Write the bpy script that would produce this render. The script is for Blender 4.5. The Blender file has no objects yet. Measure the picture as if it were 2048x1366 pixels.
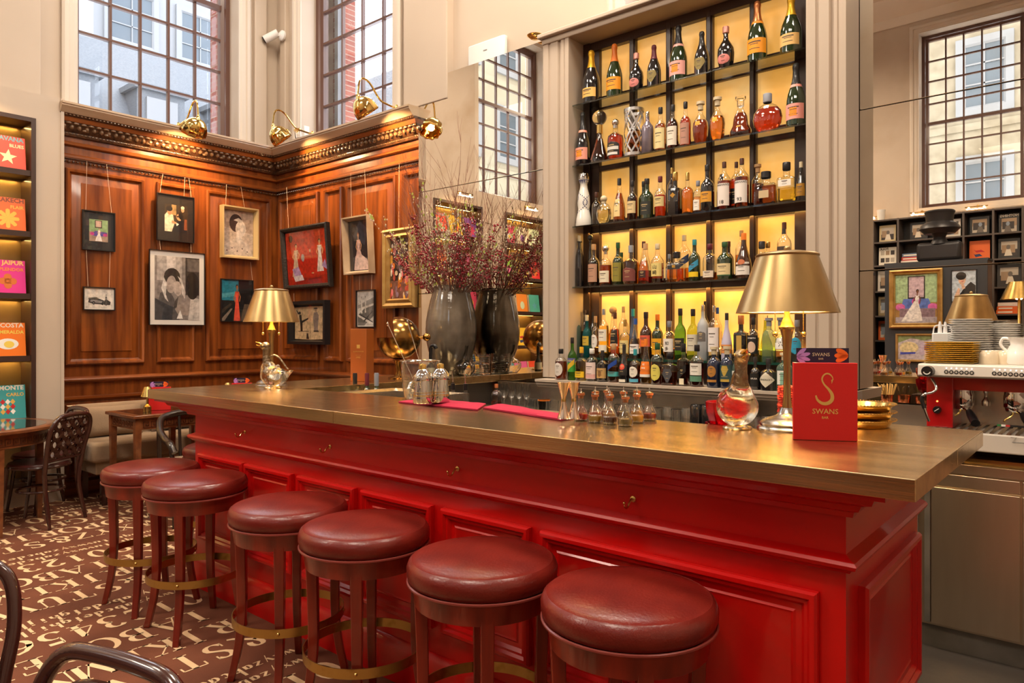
import bpy, bmesh, math, random
from mathutils import Vector, Matrix, Euler
SC = bpy.context.scene
COL = SC.collection
random.seed(7)
PI = math.pi
# ------------------------------------------------------------------ camera, world, light, exposure
FPX = 1429.0; YAW = math.radians(49.75); HY = 666.0; EYE = 1.43
SN, CN = math.sin(YAW), math.cos(YAW)
cd = bpy.data.cameras.new('camera'); cam = bpy.data.objects.new('camera', cd); COL.objects.link(cam)
cam.location = (0, 0, EYE); cam.rotation_euler = (PI/2, 0, math.atan2(CN, SN))
cd.sensor_width = 36; cd.lens = 36*FPX/2048; cd.shift_y = -(683-HY)/2048; cd.clip_start = .05; cd.clip_end = 200
SC.camera = cam
SC.view_settings.view_transform = 'Standard'; SC.view_settings.look = 'None'
SC.view_settings.exposure = 0.0; SC.view_settings.gamma = 1.0; SC.view_settings.use_curve_mapping = False
SC.cycles.caustics_reflective = False; SC.cycles.caustics_refractive = False
SC.cycles.max_bounces = 10; SC.cycles.diffuse_bounces = 3; SC.cycles.glossy_bounces = 5
SC.cycles.transmission_bounces = 10; SC.cycles.transparent_max_bounces = 16
SC.cycles.sample_clamp_indirect = 6.0; SC.cycles.blur_glossy = 0.6
wd = bpy.data.worlds.new('overcast_sky'); SC.world = wd; wd.use_nodes = True
wn = wd.node_tree; bgn = wn.nodes['Background']
sk_tc = wn.nodes.new('ShaderNodeTexCoord'); sk_no = wn.nodes.new('ShaderNodeTexNoise'); sk_no.inputs['Scale'].default_value = 2.5
sk_cr = wn.nodes.new('ShaderNodeValToRGB')
sk_cr.color_ramp.elements[0].color = (.90, .94, 1.0, 1); sk_cr.color_ramp.elements[1].color = (1, 1, 1, 1)
wn.links.new(sk_tc.outputs['Generated'], sk_no.inputs['Vector']); wn.links.new(sk_no.outputs['Fac'], sk_cr.inputs['Fac'])
wn.links.new(sk_cr.outputs['Color'], bgn.inputs['Color']); bgn.inputs['Strength'].default_value = 6.5

def lamp(name, kind, loc, energy, color=(1, 1, 1), rot=(0, 0, 0), size=1.0, sy=None, spot=None, blend=.5, rad=.05):
    l = bpy.data.lights.new(name, kind); l.energy = energy; l.color = color
    if kind == 'AREA':
        l.size = size
        if sy: l.shape = 'RECTANGLE'; l.size_y = sy
    else: l.shadow_soft_size = rad
    if kind == 'SPOT': l.spot_size = math.radians(spot or 60); l.spot_blend = blend
    o = bpy.data.objects.new(name, l); o.location = loc; o.rotation_euler = rot; COL.objects.link(o)
    return o
def portal(name, loc, rot, sx, sy):
    o = lamp(name, 'AREA', loc, 1, rot=rot, size=sx, sy=sy); o.data.cycles.is_portal = True
WARM = (1.0, .80, .56); WARMER = (1.0, .62, .27); DAY = (.90, .95, 1.0)
# added warm fill lights overhead, no fixtures, out of frame
for i, (x, y, e) in enumerate(((-4.6, -.6, 85), (-1.2, -.8, 140), (-2.6, 3.0, 210), (.6, 2.6, 110), (-5.6, -2.8, 150), (-5.6, 3.0, 60), (.3, -.6, 60))):
    lamp('overhead_fill', 'AREA', (x, y, 5.9), e, (1.0, .86, .70), size=1.1)
for nm, loc, rot, sx, sy in (('p', (-7.2, 3.0, 4.6), (0, -PI/2, 0), 2.2, 1.3), ('p', (-5.64, 4.5, 4.6), (-PI/2, 0, 0), 1.1, 2.2),
        ('p', (-7.2, .5, 4.6), (0, -PI/2, 0), 2.2, 1.3), ('p', (-7.2, -1.6, 4.6), (0, -PI/2, 0), 2.2, 1.3),
        ('p', (-1.4, -4.1, 4.6), (PI/2, 0, 0), 1.9, 2.4), ('p', (-4.6, -4.1, 4.6), (PI/2, 0, 0), 1.9, 2.4)):
    portal('window_portal', loc, rot, sx, sy)

# ------------------------------------------------------------------ pixel -> world on a known plane
def ray(px, py):
    x = (px-1024)/FPX
    return (SN*x-CN, CN*x+SN, -(py-HY)/FPX)
def aX(px, py, X): r = ray(px, py); t = X/r[0]; return (X, t*r[1], EYE+t*r[2])
def aY(px, py, Y): r = ray(px, py); t = Y/r[1]; return (t*r[0], Y, EYE+t*r[2])
def aZ(px, py, Z): r = ray(px, py); t = (Z-EYE)/r[2]; return (t*r[0], t*r[1], Z)
MIR = 4.25
def rY(px, py, Y): r = ray(px, py); t = (2*MIR-Y)/r[1]; return (t*r[0], Y, EYE+t*r[2])   # seen in the mirror
def rX(px, py, X): r = ray(px, py); t = X/r[0]; return (X, 2*MIR-t*r[1], EYE+t*r[2])
def dep(X, Y): return -CN*X+SN*Y

# ------------------------------------------------------------------ mesh building
class MB:
    def __init__(s): s.v = []; s.f = []; s.m = []
    def add(s, vs, fs, mi=0, T=None):
        b = len(s.v)
        s.v += [T(*p) for p in vs] if T else [tuple(p) for p in vs]
        for f in fs: s.f.append(tuple(b+i for i in f)); s.m.append(mi)
        return s
    def box(s, x0, x1, y0, y1, z0, z1, mi=0, T=None):
        vs = [(x, y, z) for z in (z0, z1) for y in (y0, y1) for x in (x0, x1)]
        return s.add(vs, [(0, 2, 3, 1), (4, 5, 7, 6), (0, 1, 5, 4), (2, 6, 7, 3), (0, 4, 6, 2), (1, 3, 7, 5)], mi, T)
    def lathe(s, prof, n=24, c=(0, 0, 0), mi=0, T=None, sx=1, sy=1, cap=True, a0=0):
        vs = []
        for r, z in prof:
            for i in range(n):
                a = a0+2*PI*i/n; vs.append((c[0]+r*sx*math.cos(a), c[1]+r*sy*math.sin(a), c[2]+z))
        fs = []
        for k in range(len(prof)-1):
            for i in range(n):
                j = (i+1) % n; fs.append((k*n+i, k*n+j, (k+1)*n+j, (k+1)*n+i))
        if cap:
            if prof[0][0] > 1e-5: fs.append(tuple(range(n-1, -1, -1)))
            if prof[-1][0] > 1e-5: fs.append(tuple((len(prof)-1)*n+i for i in range(n)))
        return s.add(vs, fs, mi, T)
    def tube(s, pts, r, n=8, mi=0, T=None, closed=False, flat=1.0, up=None):
        P = [Vector(p) for p in pts]; N = len(P); rs = r if isinstance(r, (list, tuple)) else [r]*N
        vs = []; prev = None
        for i in range(N):
            if closed: t = P[(i+1) % N]-P[i-1]
            else: t = P[min(i+1, N-1)]-P[max(i-1, 0)]
            if t.length < 1e-9: t = Vector((0, 0, 1))
            t.normalize()
            if prev is None:
                a = Vector(up) if up else (Vector((0, 0, 1)) if abs(t.z) < .9 else Vector((1, 0, 0)))
                prev = (a-t*a.dot(t)).normalized()
            else: prev = (prev-t*prev.dot(t)).normalized()
            b = t.cross(prev)
            for k in range(n):
                a = 2*PI*k/n; vs.append(tuple(P[i]+prev*(rs[i]*flat*math.cos(a))+b*(rs[i]*math.sin(a))))
        fs = []
        for i in range(N if closed else N-1):
            i2 = (i+1) % N
            for k in range(n):
                k2 = (k+1) % n; fs.append((i*n+k, i*n+k2, i2*n+k2, i2*n+k))
        if not closed: fs += [tuple(range(n-1, -1, -1)), tuple((N-1)*n+k for k in range(n))]
        return s.add(vs, fs, mi, T)
    def prism(s, poly, z0, z1, mi=0, T=None):
        n = len(poly); vs = [(x, y, z0) for x, y in poly]+[(x, y, z1) for x, y in poly]
        fs = [tuple(range(n-1, -1, -1)), tuple(range(n, 2*n))]+[(i, (i+1) % n, n+(i+1) % n, n+i) for i in range(n)]
        return s.add(vs, fs, mi, T)
    def sphere(s, c, r, n=12, m=8, mi=0, T=None, sx=1, sy=1, sz=1):
        prof = [(max(r*math.sin(PI*k/m), 1e-6), -r*sz*math.cos(PI*k/m)) for k in range(m+1)]
        return s.lathe(prof, n, c, mi, T, sx, sy, cap=False)
    def rings(s, u0, u1, z0, z1, prof, T, mi=0, cap=True, capmi=None, back=False):
        """mitred rectangular moulding: prof = [(inset, n)...]; T maps (u, n, z)."""
        vs = []
        for i, n in prof: vs += [(u0+i, n, z0+i), (u1-i, n, z0+i), (u1-i, n, z1-i), (u0+i, n, z1-i)]
        fs = []
        for k in range(len(prof)-1):
            for i in range(4): j = (i+1) % 4; fs.append((k*4+i, k*4+j, (k+1)*4+j, (k+1)*4+i))
        s.add(vs, fs, mi, T)
        b = len(s.v)-4
        if cap: s.f.append((b, b+1, b+2, b+3)); s.m.append(mi if capmi is None else capmi)
        return s
    def run(s, prof, u0, u1, T, mi=0, m0=0, m1=0, cap=True):
        """moulding of profile [(n, z)...] along u; ends mitred by m0*n, m1*n."""
        N = len(prof); vs = [(u0+m0*n, n, z) for n, z in prof]+[(u1+m1*n, n, z) for n, z in prof]
        fs = [(i, i+1, N+i+1, N+i) for i in range(N-1)]
        if cap: fs += [tuple(range(N-1, -1, -1)), tuple(range(N, 2*N))]
        return s.add(vs, fs, mi, T)
    def text(s, body, size, T, mi=0, align='C', bold=0.0, sx=1.0):
        """T maps (x, y) to a point."""
        vs, fs, w = glyphs(body, bold)
        off = -w/2 if align == 'C' else (0 if align == 'L' else -w)
        b = len(s.v)
        s.v += [T((x+off)*size*sx, y*size) for x, y in vs]
        for f in fs: s.f.append(tuple(b+i for i in f)); s.m.append(mi)
        return s
    def build(s, name, mats, parent=None, loc=None, rot=None, bevel=0, smooth=40, seg=2, sub=0):
        if not isinstance(mats, (list, tuple)): mats = [mats]
        me = bpy.data.meshes.new(name); me.from_pydata(s.v, [], s.f)
        for m in mats: me.materials.append(m)
        if len(s.f) < 40000:
            if len(mats) > 1: me.polygons.foreach_set('material_index', s.m)
            bm = bmesh.new(); bm.from_mesh(me); bmesh.ops.recalc_face_normals(bm, faces=bm.faces); bm.to_mesh(me); bm.free()
        elif len(mats) > 1: me.polygons.foreach_set('material_index', s.m)
        if smooth:
            me.polygons.foreach_set('use_smooth', [True]*len(me.polygons)); me.set_sharp_from_angle(angle=math.radians(smooth))
        me.update()
        o = bpy.data.objects.new(name, me); COL.objects.link(o)
        if parent: o.parent = parent
        if loc: o.location = loc
        if rot: o.rotation_euler = rot
        if bevel:
            md = o.modifiers.new('edge', 'BEVEL'); md.width = bevel; md.segments = seg; md.limit_method = 'ANGLE'; md.angle_limit = math.radians(40)
        if sub:
            md = o.modifiers.new('sub', 'SUBSURF'); md.levels = sub; md.render_levels = sub
        return o
_gc = {}
def glyphs(body, bold=0.0):
    k = (body, bold)
    if k not in _gc:
        c = bpy.data.curves.new('t', 'FONT'); c.body = body; c.resolution_u = 2; c.offset = bold
        o = bpy.data.objects.new('t', c); me = o.to_mesh()
        vs = [(v.co.x, v.co.y) for v in me.vertices]; fs = [tuple(p.vertices) for p in me.polygons]
        o.to_mesh_clear(); bpy.data.objects.remove(o); bpy.data.curves.remove(c)
        x0 = min([v[0] for v in vs] or [0]); x1 = max([v[0] for v in vs] or [0])
        _gc[k] = ([(x-x0, y) for x, y in vs], fs, x1-x0)
    return _gc[k]
def tag(o, label=None, cat=None, group=None, kind=None):
    if label: o['label'] = label
    if cat: o['category'] = cat
    if group: o['group'] = group
    if kind: o['kind'] = kind
    return o
def empty(name, loc=(0, 0, 0), rz=0, label=None, cat=None, group=None):
    o = bpy.data.objects.new(name, None); COL.objects.link(o); o.location = loc; o.rotation_euler = (0, 0, rz); o.empty_display_size = .05
    return tag(o, label, cat, group)
def struct(o): o['kind'] = 'structure'; return o
def copy_tree(o, parent=None):
    c = o.copy(); COL.objects.link(c)
    if parent: c.parent = parent
    for ch in list(KIDS(o)): copy_tree(ch, c)
    return c
def KIDS(o): return [x for x in bpy.data.objects if x.parent is o] if False else list(o.children)
def sm(p, q, t): return tuple(a+(b-a)*t for a, b in zip(p, q))
def curve_pts(P, n=8):
    """Catmull-Rom through P"""
    P = [Vector(p) for p in P]; out = []
    for i in range(len(P)-1):
        a, b, c, d = P[max(i-1, 0)], P[i], P[i+1], P[min(i+2, len(P)-1)]
        for k in range(n):
            t = k/n
            out.append(tuple(.5*((2*b)+(c-a)*t+(2*a-5*b+4*c-d)*t*t+(3*b-a-3*c+d)*t**3)))
    out.append(tuple(P[-1])); return out

# ------------------------------------------------------------------ materials
def lin(h):
    if isinstance(h, str):
        h = h.lstrip('#'); c = [int(h[i:i+2], 16)/255 for i in (0, 2, 4)]
        return tuple(x/12.92 if x <= .04045 else ((x+.055)/1.055)**2.4 for x in c)
    return h
_mc = {}
def M(name, col=(.5, .5, .5), rough=.5, metal=0, coat=0, trans=0, ior=1.45, emit=None, es=0, bump=None, var=None, spec=.5, sheen=0, aniso=0, alpha=1):
    """bump=(scale, strength, (sx,sy,sz)); var=(scale, colour2, (sx,sy,sz), lo, hi)"""
    if name in _mc: return _mc[name]
    m = bpy.data.materials.new(name); m.use_nodes = True; nt = m.node_tree; b = nt.nodes['Principled BSDF']
    col = lin(col); b.inputs['Base Color'].default_value = (*col, 1); b.inputs['Roughness'].default_value = rough
    b.inputs['Metallic'].default_value = metal; b.inputs['IOR'].default_value = ior
    b.inputs['Specular IOR Level'].default_value = spec
    if coat: b.inputs['Coat Weight'].default_value = coat; b.inputs['Coat Roughness'].default_value = .08
    if trans: b.inputs['Transmission Weight'].default_value = trans
    if sheen: b.inputs['Sheen Weight'].default_value = sheen
    if aniso: b.inputs['Anisotropic'].default_value = aniso
    if alpha < 1: b.inputs['Alpha'].default_value = alpha
    if emit is not None: b.inputs['Emission Color'].default_value = (*lin(emit), 1); b.inputs['Emission Strength'].default_value = es
    if bump or var:
        tc = nt.nodes.new('ShaderNodeTexCoord')
    def noise(sc, st, det=5):
        mp = nt.nodes.new('ShaderNodeMapping'); mp.inputs['Scale'].default_value = st
        nt.links.new(tc.outputs['Object'], mp.inputs['Vector'])
        no = nt.nodes.new('ShaderNodeTexNoise'); no.inputs['Scale'].default_value = sc; no.inputs['Detail'].default_value = det
        nt.links.new(mp.outputs['Vector'], no.inputs['Vector']); return no
    if var:
        no = noise(var[0], var[2] if len(var) > 2 else (1, 1, 1)); cr = nt.nodes.new('ShaderNodeValToRGB')
        cr.color_ramp.elements[0].position = var[3] if len(var) > 3 else .35; cr.color_ramp.elements[1].position = var[4] if len(var) > 4 else .65
        cr.color_ramp.elements[0].color = (*col, 1); cr.color_ramp.elements[1].color = (*lin(var[1]), 1)
        nt.links.new(no.outputs['Fac'], cr.inputs['Fac']); nt.links.new(cr.outputs['Color'], b.inputs['Base Color'])
    if bump:
        no = noise(bump[0], bump[2] if len(bump) > 2 else (1, 1, 1)); bp = nt.nodes.new('ShaderNodeBump')
        bp.inputs['Strength'].default_value = bump[1]; bp.inputs['Distance'].default_value = .01
        nt.links.new(no.outputs['Fac'], bp.inputs['Height']); nt.links.new(bp.outputs['Normal'], b.inputs['Normal'])
    _mc[name] = m; return m
def ink(h, rough=.55): return M('print_'+h.lstrip('#'), h, rough)
def photo_ink(h): c = lin(h); return M('photo_'+h.lstrip('#'), tuple(min(1, q*1.15) for q in c), .5, var=(28, tuple(q*.55 for q in c), (1, 1, 1), .35, .75))
wood = M('mahogany', (.25, .066, .011), .28, coat=.4, var=(3.0, (.085, .017, .0035), (6, 6, .5), .35, .7), bump=(40, .05, (4, 4, .3)))
wood_h = M('mahogany_rail', (.25, .066, .011), .28, coat=.4, var=(3.0, (.085, .017, .0035), (.5, .5, 7), .35, .7))
wood_dk = M('carved_walnut', (.10, .04, .016), .3, coat=.5, var=(30, (.03, .012, .006)), bump=(45, .8))
stoolwood = M('stool_wood', (.25, .024, .010), .28, coat=.25, var=(4, (.12, .012, .006), (4, 4, .4)))
leather = M('oxblood_leather', (.165, .014, .008), .30, coat=.1, bump=(120, .12), var=(7, (.115, .009, .006)))
red = M('red_lacquer', (.56, .0035, .003), .30, coat=.25, var=(2.0, (.50, .003, .003)), bump=(6, .03))
brass_top = M('aged_brass_top', (.86, .62, .31), .22, metal=1, var=(2.2, (.58, .41, .20), (.6, 9, 9), .3, .7), bump=(10, .05, (.4, 14, 14)))
brass = M('brass', (.72, .50, .17), .22, metal=1, var=(8, (.60, .40, .13)))
brass_sh = M('polished_brass', (.85, .60, .20), .08, metal=1)
brass_dull = M('brushed_brass', (.47, .32, .145), .32, metal=1, var=(9, (.33, .22, .095), (1, 1, .3)))
paint = M('cream_paint', (.53, .43, .335), .5, bump=(8, .02), var=(1.2, (.49, .395, .305)))
paint_lt = M('pale_paint', (.62, .54, .45), .45)
steel = M('stainless_steel', (.64, .58, .50), .25, metal=1, var=(3, (.50, .46, .41)))
chrome = M('chrome', (.68, .66, .63), .07, metal=1)
darkframe = M('dark_timber', (.045, .022, .016), .35, coat=.3)
black = M('black_lacquer', (.012, .011, .012), .3)
glass = M('clear_glass', (1, 1, 1), .0, trans=1, ior=1.45)
winframe = M('window_timber', (.11, .05, .035), .35, coat=.2)
mirror_m = M('antiqued_mirror', (.93, .86, .75), .0, metal=1, var=(2.6, (.74, .63, .48), (1, 1, 1), .50, .80))
def thin_glass(name, col, fac, rough=0.02):
    m = bpy.data.materials.new(name); m.use_nodes = True; nt = m.node_tree; nt.nodes.remove(nt.nodes['Principled BSDF'])
    t = nt.nodes.new('ShaderNodeBsdfTransparent'); g = nt.nodes.new('ShaderNodeBsdfGlossy'); x = nt.nodes.new('ShaderNodeMixShader'); f = nt.nodes.new('ShaderNodeLayerWeight')
    p = nt.nodes.new('ShaderNodeMath'); p.operation = 'POWER'; p.inputs[1].default_value = 3.5
    a = nt.nodes.new('ShaderNodeMath'); a.operation = 'MULTIPLY_ADD'; a.inputs[1].default_value = .8*fac; a.inputs[2].default_value = .035*fac; a.use_clamp = True
    t.inputs['Color'].default_value = (*col, 1); g.inputs['Roughness'].default_value = rough; f.inputs['Blend'].default_value = .5
    nt.links.new(f.outputs['Facing'], p.inputs[0]); nt.links.new(p.outputs[0], a.inputs[0]); nt.links.new(a.outputs[0], x.inputs['Fac']); nt.links.new(t.outputs[0], x.inputs[1]); nt.links.new(g.outputs[0], x.inputs[2])
    nt.links.new(x.outputs[0], nt.nodes['Material Output'].inputs['Surface']); _mc[name] = m; return m
wingl = thin_glass('window_glass', (.95, .97, 1), .8)
picgl = thin_glass('picture_glass', (1, 1, 1), .9)
thing = thin_glass('thin_clear_glass', (.97, .98, .98), 2.6)
white = M('white_plastic', (.75, .73, .70), .4)
# ------------------------------------------------------------------ room shell
XA, YB, YO, XR, ZC = -7.0, 4.3, -4.5, 2.8, 6.9
TA = lambda u, n, z: (XA+n, u, z)
TB = lambda u, n, z: (u, YB-n, z)
TO = lambda u, n, z: (u, YO+n, z)
TR = lambda u, n, z: (XR-n, u, z)
# panelled dado walls
PAN = [(0, 0), (0, .030), (.010, .040), (.028, .034), (.040, .012), (.050, .008), (.118, .026), (.118, .033)]
PAN2 = [(0, 0), (0, .030), (.010, .040), (.028, .034), (.040, .012), (.046, .006)]
def panelling(name, T, u0, u1, panels, m0, m1):
    root = empty(name); struct(root)
    b = MB(); b.box(u0, u1, -.12, 0, 0, 3.36, T=T); b.build('wall_face', wood, root, smooth=0)
    for a, c, wide in panels:
        p = MB(); p.rings(a, c, 1.15, 2.87, PAN if wide else PAN2, T); p.build('panel', wood, root, smooth=30)
        p = MB(); p.rings(a, c, .16, .80, PAN2, T); p.build('panel', wood, root, smooth=30)
    m = MB()
    m.run([(0, .99), (.012, .99), (.02, 1.0), (.045, 1.008), (.05, 1.02), (.045, 1.032), (.02, 1.038), (0, 1.045)], u0, u1, T, m0=m0, m1=m1)
    m.run([(0, .83), (.015, .83), (.035, .85), (.035, .868), (0, .875)], u0, u1, T, m0=m0, m1=m1)
    m.run([(0, 0), (.03, 0), (.03, .12), (.015, .14), (0, .14)], u0, u1, T, m0=m0, m1=m1)
    m.run([(0, 2.955), (.018, 2.955), (.026, 2.965), (.026, 2.985), (.012, 2.998), (0, 3.0)], u0, u1, T, m0=m0, m1=m1)
    m.run([(0, 3.07), (.01, 3.065), (.028, 3.075), (.030, 3.09), (.014, 3.10), (0, 3.11)], u0, u1, T, m0=m0, m1=m1)
    m.build('rail', wood_h, root, smooth=30)
    r = MB(); k = u0+(.03 if m0 else 0)
    while k < u1:
        r.sphere((k, .018, 2.93), .010, 6, 4, T=lambda x, y, z: T(x, y, z), sx=1.5); k += .034
    r.build('rope_moulding', wood_dk, root)
    return root
def cornice(name, T, u0, u1, m0, m1):
    root = empty(name); struct(root)
    m = MB()
    m.run([(0, 3.15), (.022, 3.15), (.030, 3.165), (.030, 3.18), (.05, 3.20), (.075, 3.245), (.080, 3.262), (0, 3.262)], u0, u1, T, m0=m0, m1=m1)
    m.build('carved_band', wood_dk, root, smooth=30)
    m = MB(); m.run([(0, 3.262), (.092, 3.262), (.104, 3.300), (0, 3.300)], u0, u1, T, m0=m0, m1=m1); m.build('flat_band', wood_h, root, smooth=30)
    m = MB(); m.run([(0, 3.300), (.112, 3.300), (.126, 3.322), (0, 3.322)], u0, u1, T, m0=m0, m1=m1); m.build('dentil_band', wood_dk, root, smooth=30)
    m = MB(); m.run([(0, 3.322), (.130, 3.322), (.142, 3.335), (.165, 3.365), (.172, 3.372), (.172, 3.385), (.182, 3.388), (.182, 3.405), (-.06, 3.412)], u0, u1, T, m0=m0, m1=m1)
    m.build('crown', M('faded_oak', (.56, .42, .29), .35, coat=.3, var=(2, (.46, .32, .20), (.5, .5, 6))), root, smooth=30)
    e = MB(); k = u0+(.09 if m0 else .02); lim = u1-(.09 if m1 else .0); i = 0
    while k < lim:
        e.sphere((k, .082, 3.252), .012, 6, 4, T=T, sx=2.0)
        e.sphere((k+.03, .062, 3.222), .016, 6, 5, T=T, sx=1.2, sz=1.4)
        for dz in (3.172, 3.312): e.sphere((k, .031 if dz < 3.2 else .119, dz), .007, 5, 4, T=T, sx=1.6); e.sphere((k+.03, .031 if dz < 3.2 else .119, dz), .007, 5, 4, T=T, sx=1.6)
        if i % 3 == 0: e.sphere((k+.02, .058, 3.207), .013, 6, 4, T=T, sx=2.2)
        k += .06; i += 1
    e.build('carving', M('carving_gilt', (.16, .085, .04), .25, coat=.6), root)
    return root
panelling('wall_west', TA, 2.16, 4.3, ((2.235, 2.895, 1), (3.01, 3.37, 0), (3.49, 4.215, 1)), 0, -1)
panelling('wall_north', TB, -7.0, -4.66, ((-6.925, -6.208, 1), (-6.105, -5.812, 0), (-5.735, -5.008, 1), (-4.912, -4.60, 0)), 1, 0)
cornice('trim_1', TA, 2.16, 4.3, 0, -1)
cornice('trim_2', TB, -7.0, -4.66, 1, 0)

def wall_with_holes(name, T, u0, u1, z0, z1, holes, n0=-.40, n1=0.0, mat=None):
    """holes: list of (ua, ub, za, zb), sorted and apart in u"""
    m = MB(); c = u0
    for a, b_, za, zb in holes:
        if a > c: m.box(c, a, n0, n1, z0, z1, T=T)
        if za > z0: m.box(a, b_, n0, n1, z0, za, T=T)
        if zb < z1: m.box(a, b_, n0, n1, zb, z1, T=T)
        c = b_
    if c < u1: m.box(c, u1, n0, n1, z0, z1, T=T)
    return struct(m.build(name, mat or paint, smooth=0))
ARC = [(0, 0), (0, .028), (.02, .04), (.05, .04), (.06, .022), (.10, .022), (.115, .012), (.13, .012), (.13, 0)]
def architrave(name, T, u0, u1, z0, z1, w=.13, n=0.0):
    m = MB()
    pr = [(-w+i, n+k) for i, k in ARC]
    m.rings(u0, u1, z0, z1, pr, T, cap=False)
    return struct(m.build(name, paint_lt, smooth=30))
def window(name, T, u0, u1, z0, z1, cols, rows, n=-.25, heavy=None, fw=.085, mw=.022):
    root = empty(name); struct(root)
    f = MB(); f.rings(u0, u1, z0, z1, [(0, n-.05), (0, n+.05), (fw*.5, n+.05), (fw*.6, n+.03), (fw, n+.015), (fw, n-.05)], T, cap=False)
    f.build('window_frame', winframe, root, smooth=30)
    b = MB(); a0, a1, c0, c1 = u0+fw, u1-fw, z0+fw, z1-fw
    for i in range(1, cols):
        x = a0+(a1-a0)*i/cols; b.box(x-mw/2, x+mw/2, n-.02, n+.016, c0, c1, T=T)
    for j in range(1, rows):
        z = c0+(c1-c0)*j/rows; w = mw*2.2 if heavy == j else mw
        b.box(a0, a1, n-.022, n+.018+(.02 if heavy == j else 0), z-w/2, z+w/2, T=T)
    b.build('glazing_bars', winframe, root, smooth=0)
    g = MB(); g.box(a0, a1, n-.004, n+.002, c0, c1, T=T); g.build('window_pane', wingl, root, smooth=0)
    return root
# tall plaster walls over the panelling, with the sash windows
HOLA = [(-2.25, -1.05, 3.46, 5.95), (-.62, .96, 3.46, 5.95), (2.34, 3.86, 3.43, 5.95)]
wall_with_holes('wall_west', TA, YO, YB+.4, 3.36, ZC, HOLA, n0=-.42, n1=-.02)
struct(MB().box(YO, 2.16, -.42, -.16, 0, 3.36, T=TA).build('wall_west', paint, smooth=0))
HOLB = [(-6.57, -5.09, 3.43, 5.95), (-2.62, -1.15, 3.70, 5.95)]
wall_with_holes('wall_north', TB, XA-.4, XR+.4, 3.36, ZC, HOLB, n0=-.42, n1=-.02)
struct(MB().box(-4.66, XR+.4, -.42, -.02, 0, 3.36, T=TB).build('wall_north', paint, smooth=0))
HOLO = [(-6.35, -4.75, 3.42, 6.15), (-2.76, -1.36, 3.44, 6.22), (.6, 2.1, 3.42, 6.15)]
wall_with_holes('wall_south', TO, XA-.4, XR+.4, 0, ZC, HOLO, n0=-.42, n1=0)
struct(MB().box(YO-.4, YB+.4, -.4, 0, 0, ZC, T=TR).build('wall_east', paint, smooth=0))
k = 1
for T, hs, cols, rows, hv in ((TA, HOLA, 5, 7, 4), (TB, HOLB, 4, 7, None), (TO, HOLO, 5, 8, 4)):
    for h in hs:
        cc = 5 if h[1]-h[0] > 1.3 and T is not TB else 4
        window('window_%d' % k, T, *h, cc, 7 if T is not TO else 8, heavy=hv if T is not TB else 5)
        architrave('trim_%d' % (k+10), T, *h, n=-.02 if T is not TO else 0); k += 1
# piers beside the windows, seen as soft vertical steps in the plaster
for T, u0, u1, n1 in ((TA, 4.02, 4.16, .03), (TA, 1.10, 2.04, .05), (TB, -4.86, -4.31, .06), (TB, -6.90, -6.80, .03)):
    z0 = 3.41
    struct(MB().box(u0, u1, -.03, n1, z0, ZC, T=T).build('trim_20', paint, smooth=0, bevel=.008))
# ceiling and its cove
struct(MB().box(XA-.4, XR+.4, YO-.4, YB+.4, ZC, ZC+.2).build('ceiling', M('ceiling_plaster', (.72, .62, .50), .6), smooth=0))
for i, (T, u0, u1) in enumerate(((TA, YO, YB), (TB, XA, XR), (TO, XA, XR), (TR, YO, YB))):
    m = MB(); m.run([(0, 6.42), (.03, 6.42), (.05, 6.48), (.05, 6.56), (.12, 6.62), (.22, 6.74), (.25, 6.82), (.32, 6.84), (.34, 6.9), (0, 6.9)], u0, u1, T, m0=1, m1=-1)
    struct(m.build('trim_%d' % (30+i), M('ceiling_plaster'), smooth=30))

# ------------------------------------------------------------------ outside the windows
slate = M('slate', (.10, .11, .125), .6, var=(20, (.14, .15, .165), (1, 1, 3)))
render_l = M('pale_render', (.22, .225, .235), .7)
stone_m = M('bath_stone', (.30, .26, .19), .8, var=(3, (.22, .185, .13)), bump=(5, .3, (1, 1, 1)))
extglass = M('far_window_glass', (.08, .10, .12), .15)
def brick_mat():
    m = bpy.data.materials.new('red_brick'); m.use_nodes = True; nt = m.node_tree; b = nt.nodes['Principled BSDF']; b.inputs['Roughness'].default_value = .8
    tc = nt.nodes.new('ShaderNodeTexCoord'); mp = nt.nodes.new('ShaderNodeMapping'); mp.inputs['Rotation'].default_value = (PI/2, 0, 0)
    br = nt.nodes.new('ShaderNodeTexBrick'); br.inputs['Scale'].default_value = 4.5
    br.inputs['Color1'].default_value = (.24, .055, .03, 1); br.inputs['Color2'].default_value = (.19, .04, .024, 1); br.inputs['Mortar'].default_value = (.28, .2, .15, 1)
    nt.links.new(tc.outputs['Object'], mp.inputs['Vector']); nt.links.new(mp.outputs['Vector'], br.inputs['Vector']); nt.links.new(br.outputs['Color'], b.inputs['Base Color'])
    return m
brick = brick_mat()
struct(MB().box(-7.58, -7.42, 3.84, 4.60, 2.9, 7.2).build('wall_exterior', brick, smooth=0))
struct(MB().box(-7.42, -6.36, 4.72, 4.86, 2.9, 7.2).build('wall_exterior', brick, smooth=0))
struct(MB().box(-6.46, -6.40, 4.66, 4.72, 3.3, 7.2).build('trim_40', render_l, smooth=0))
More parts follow.
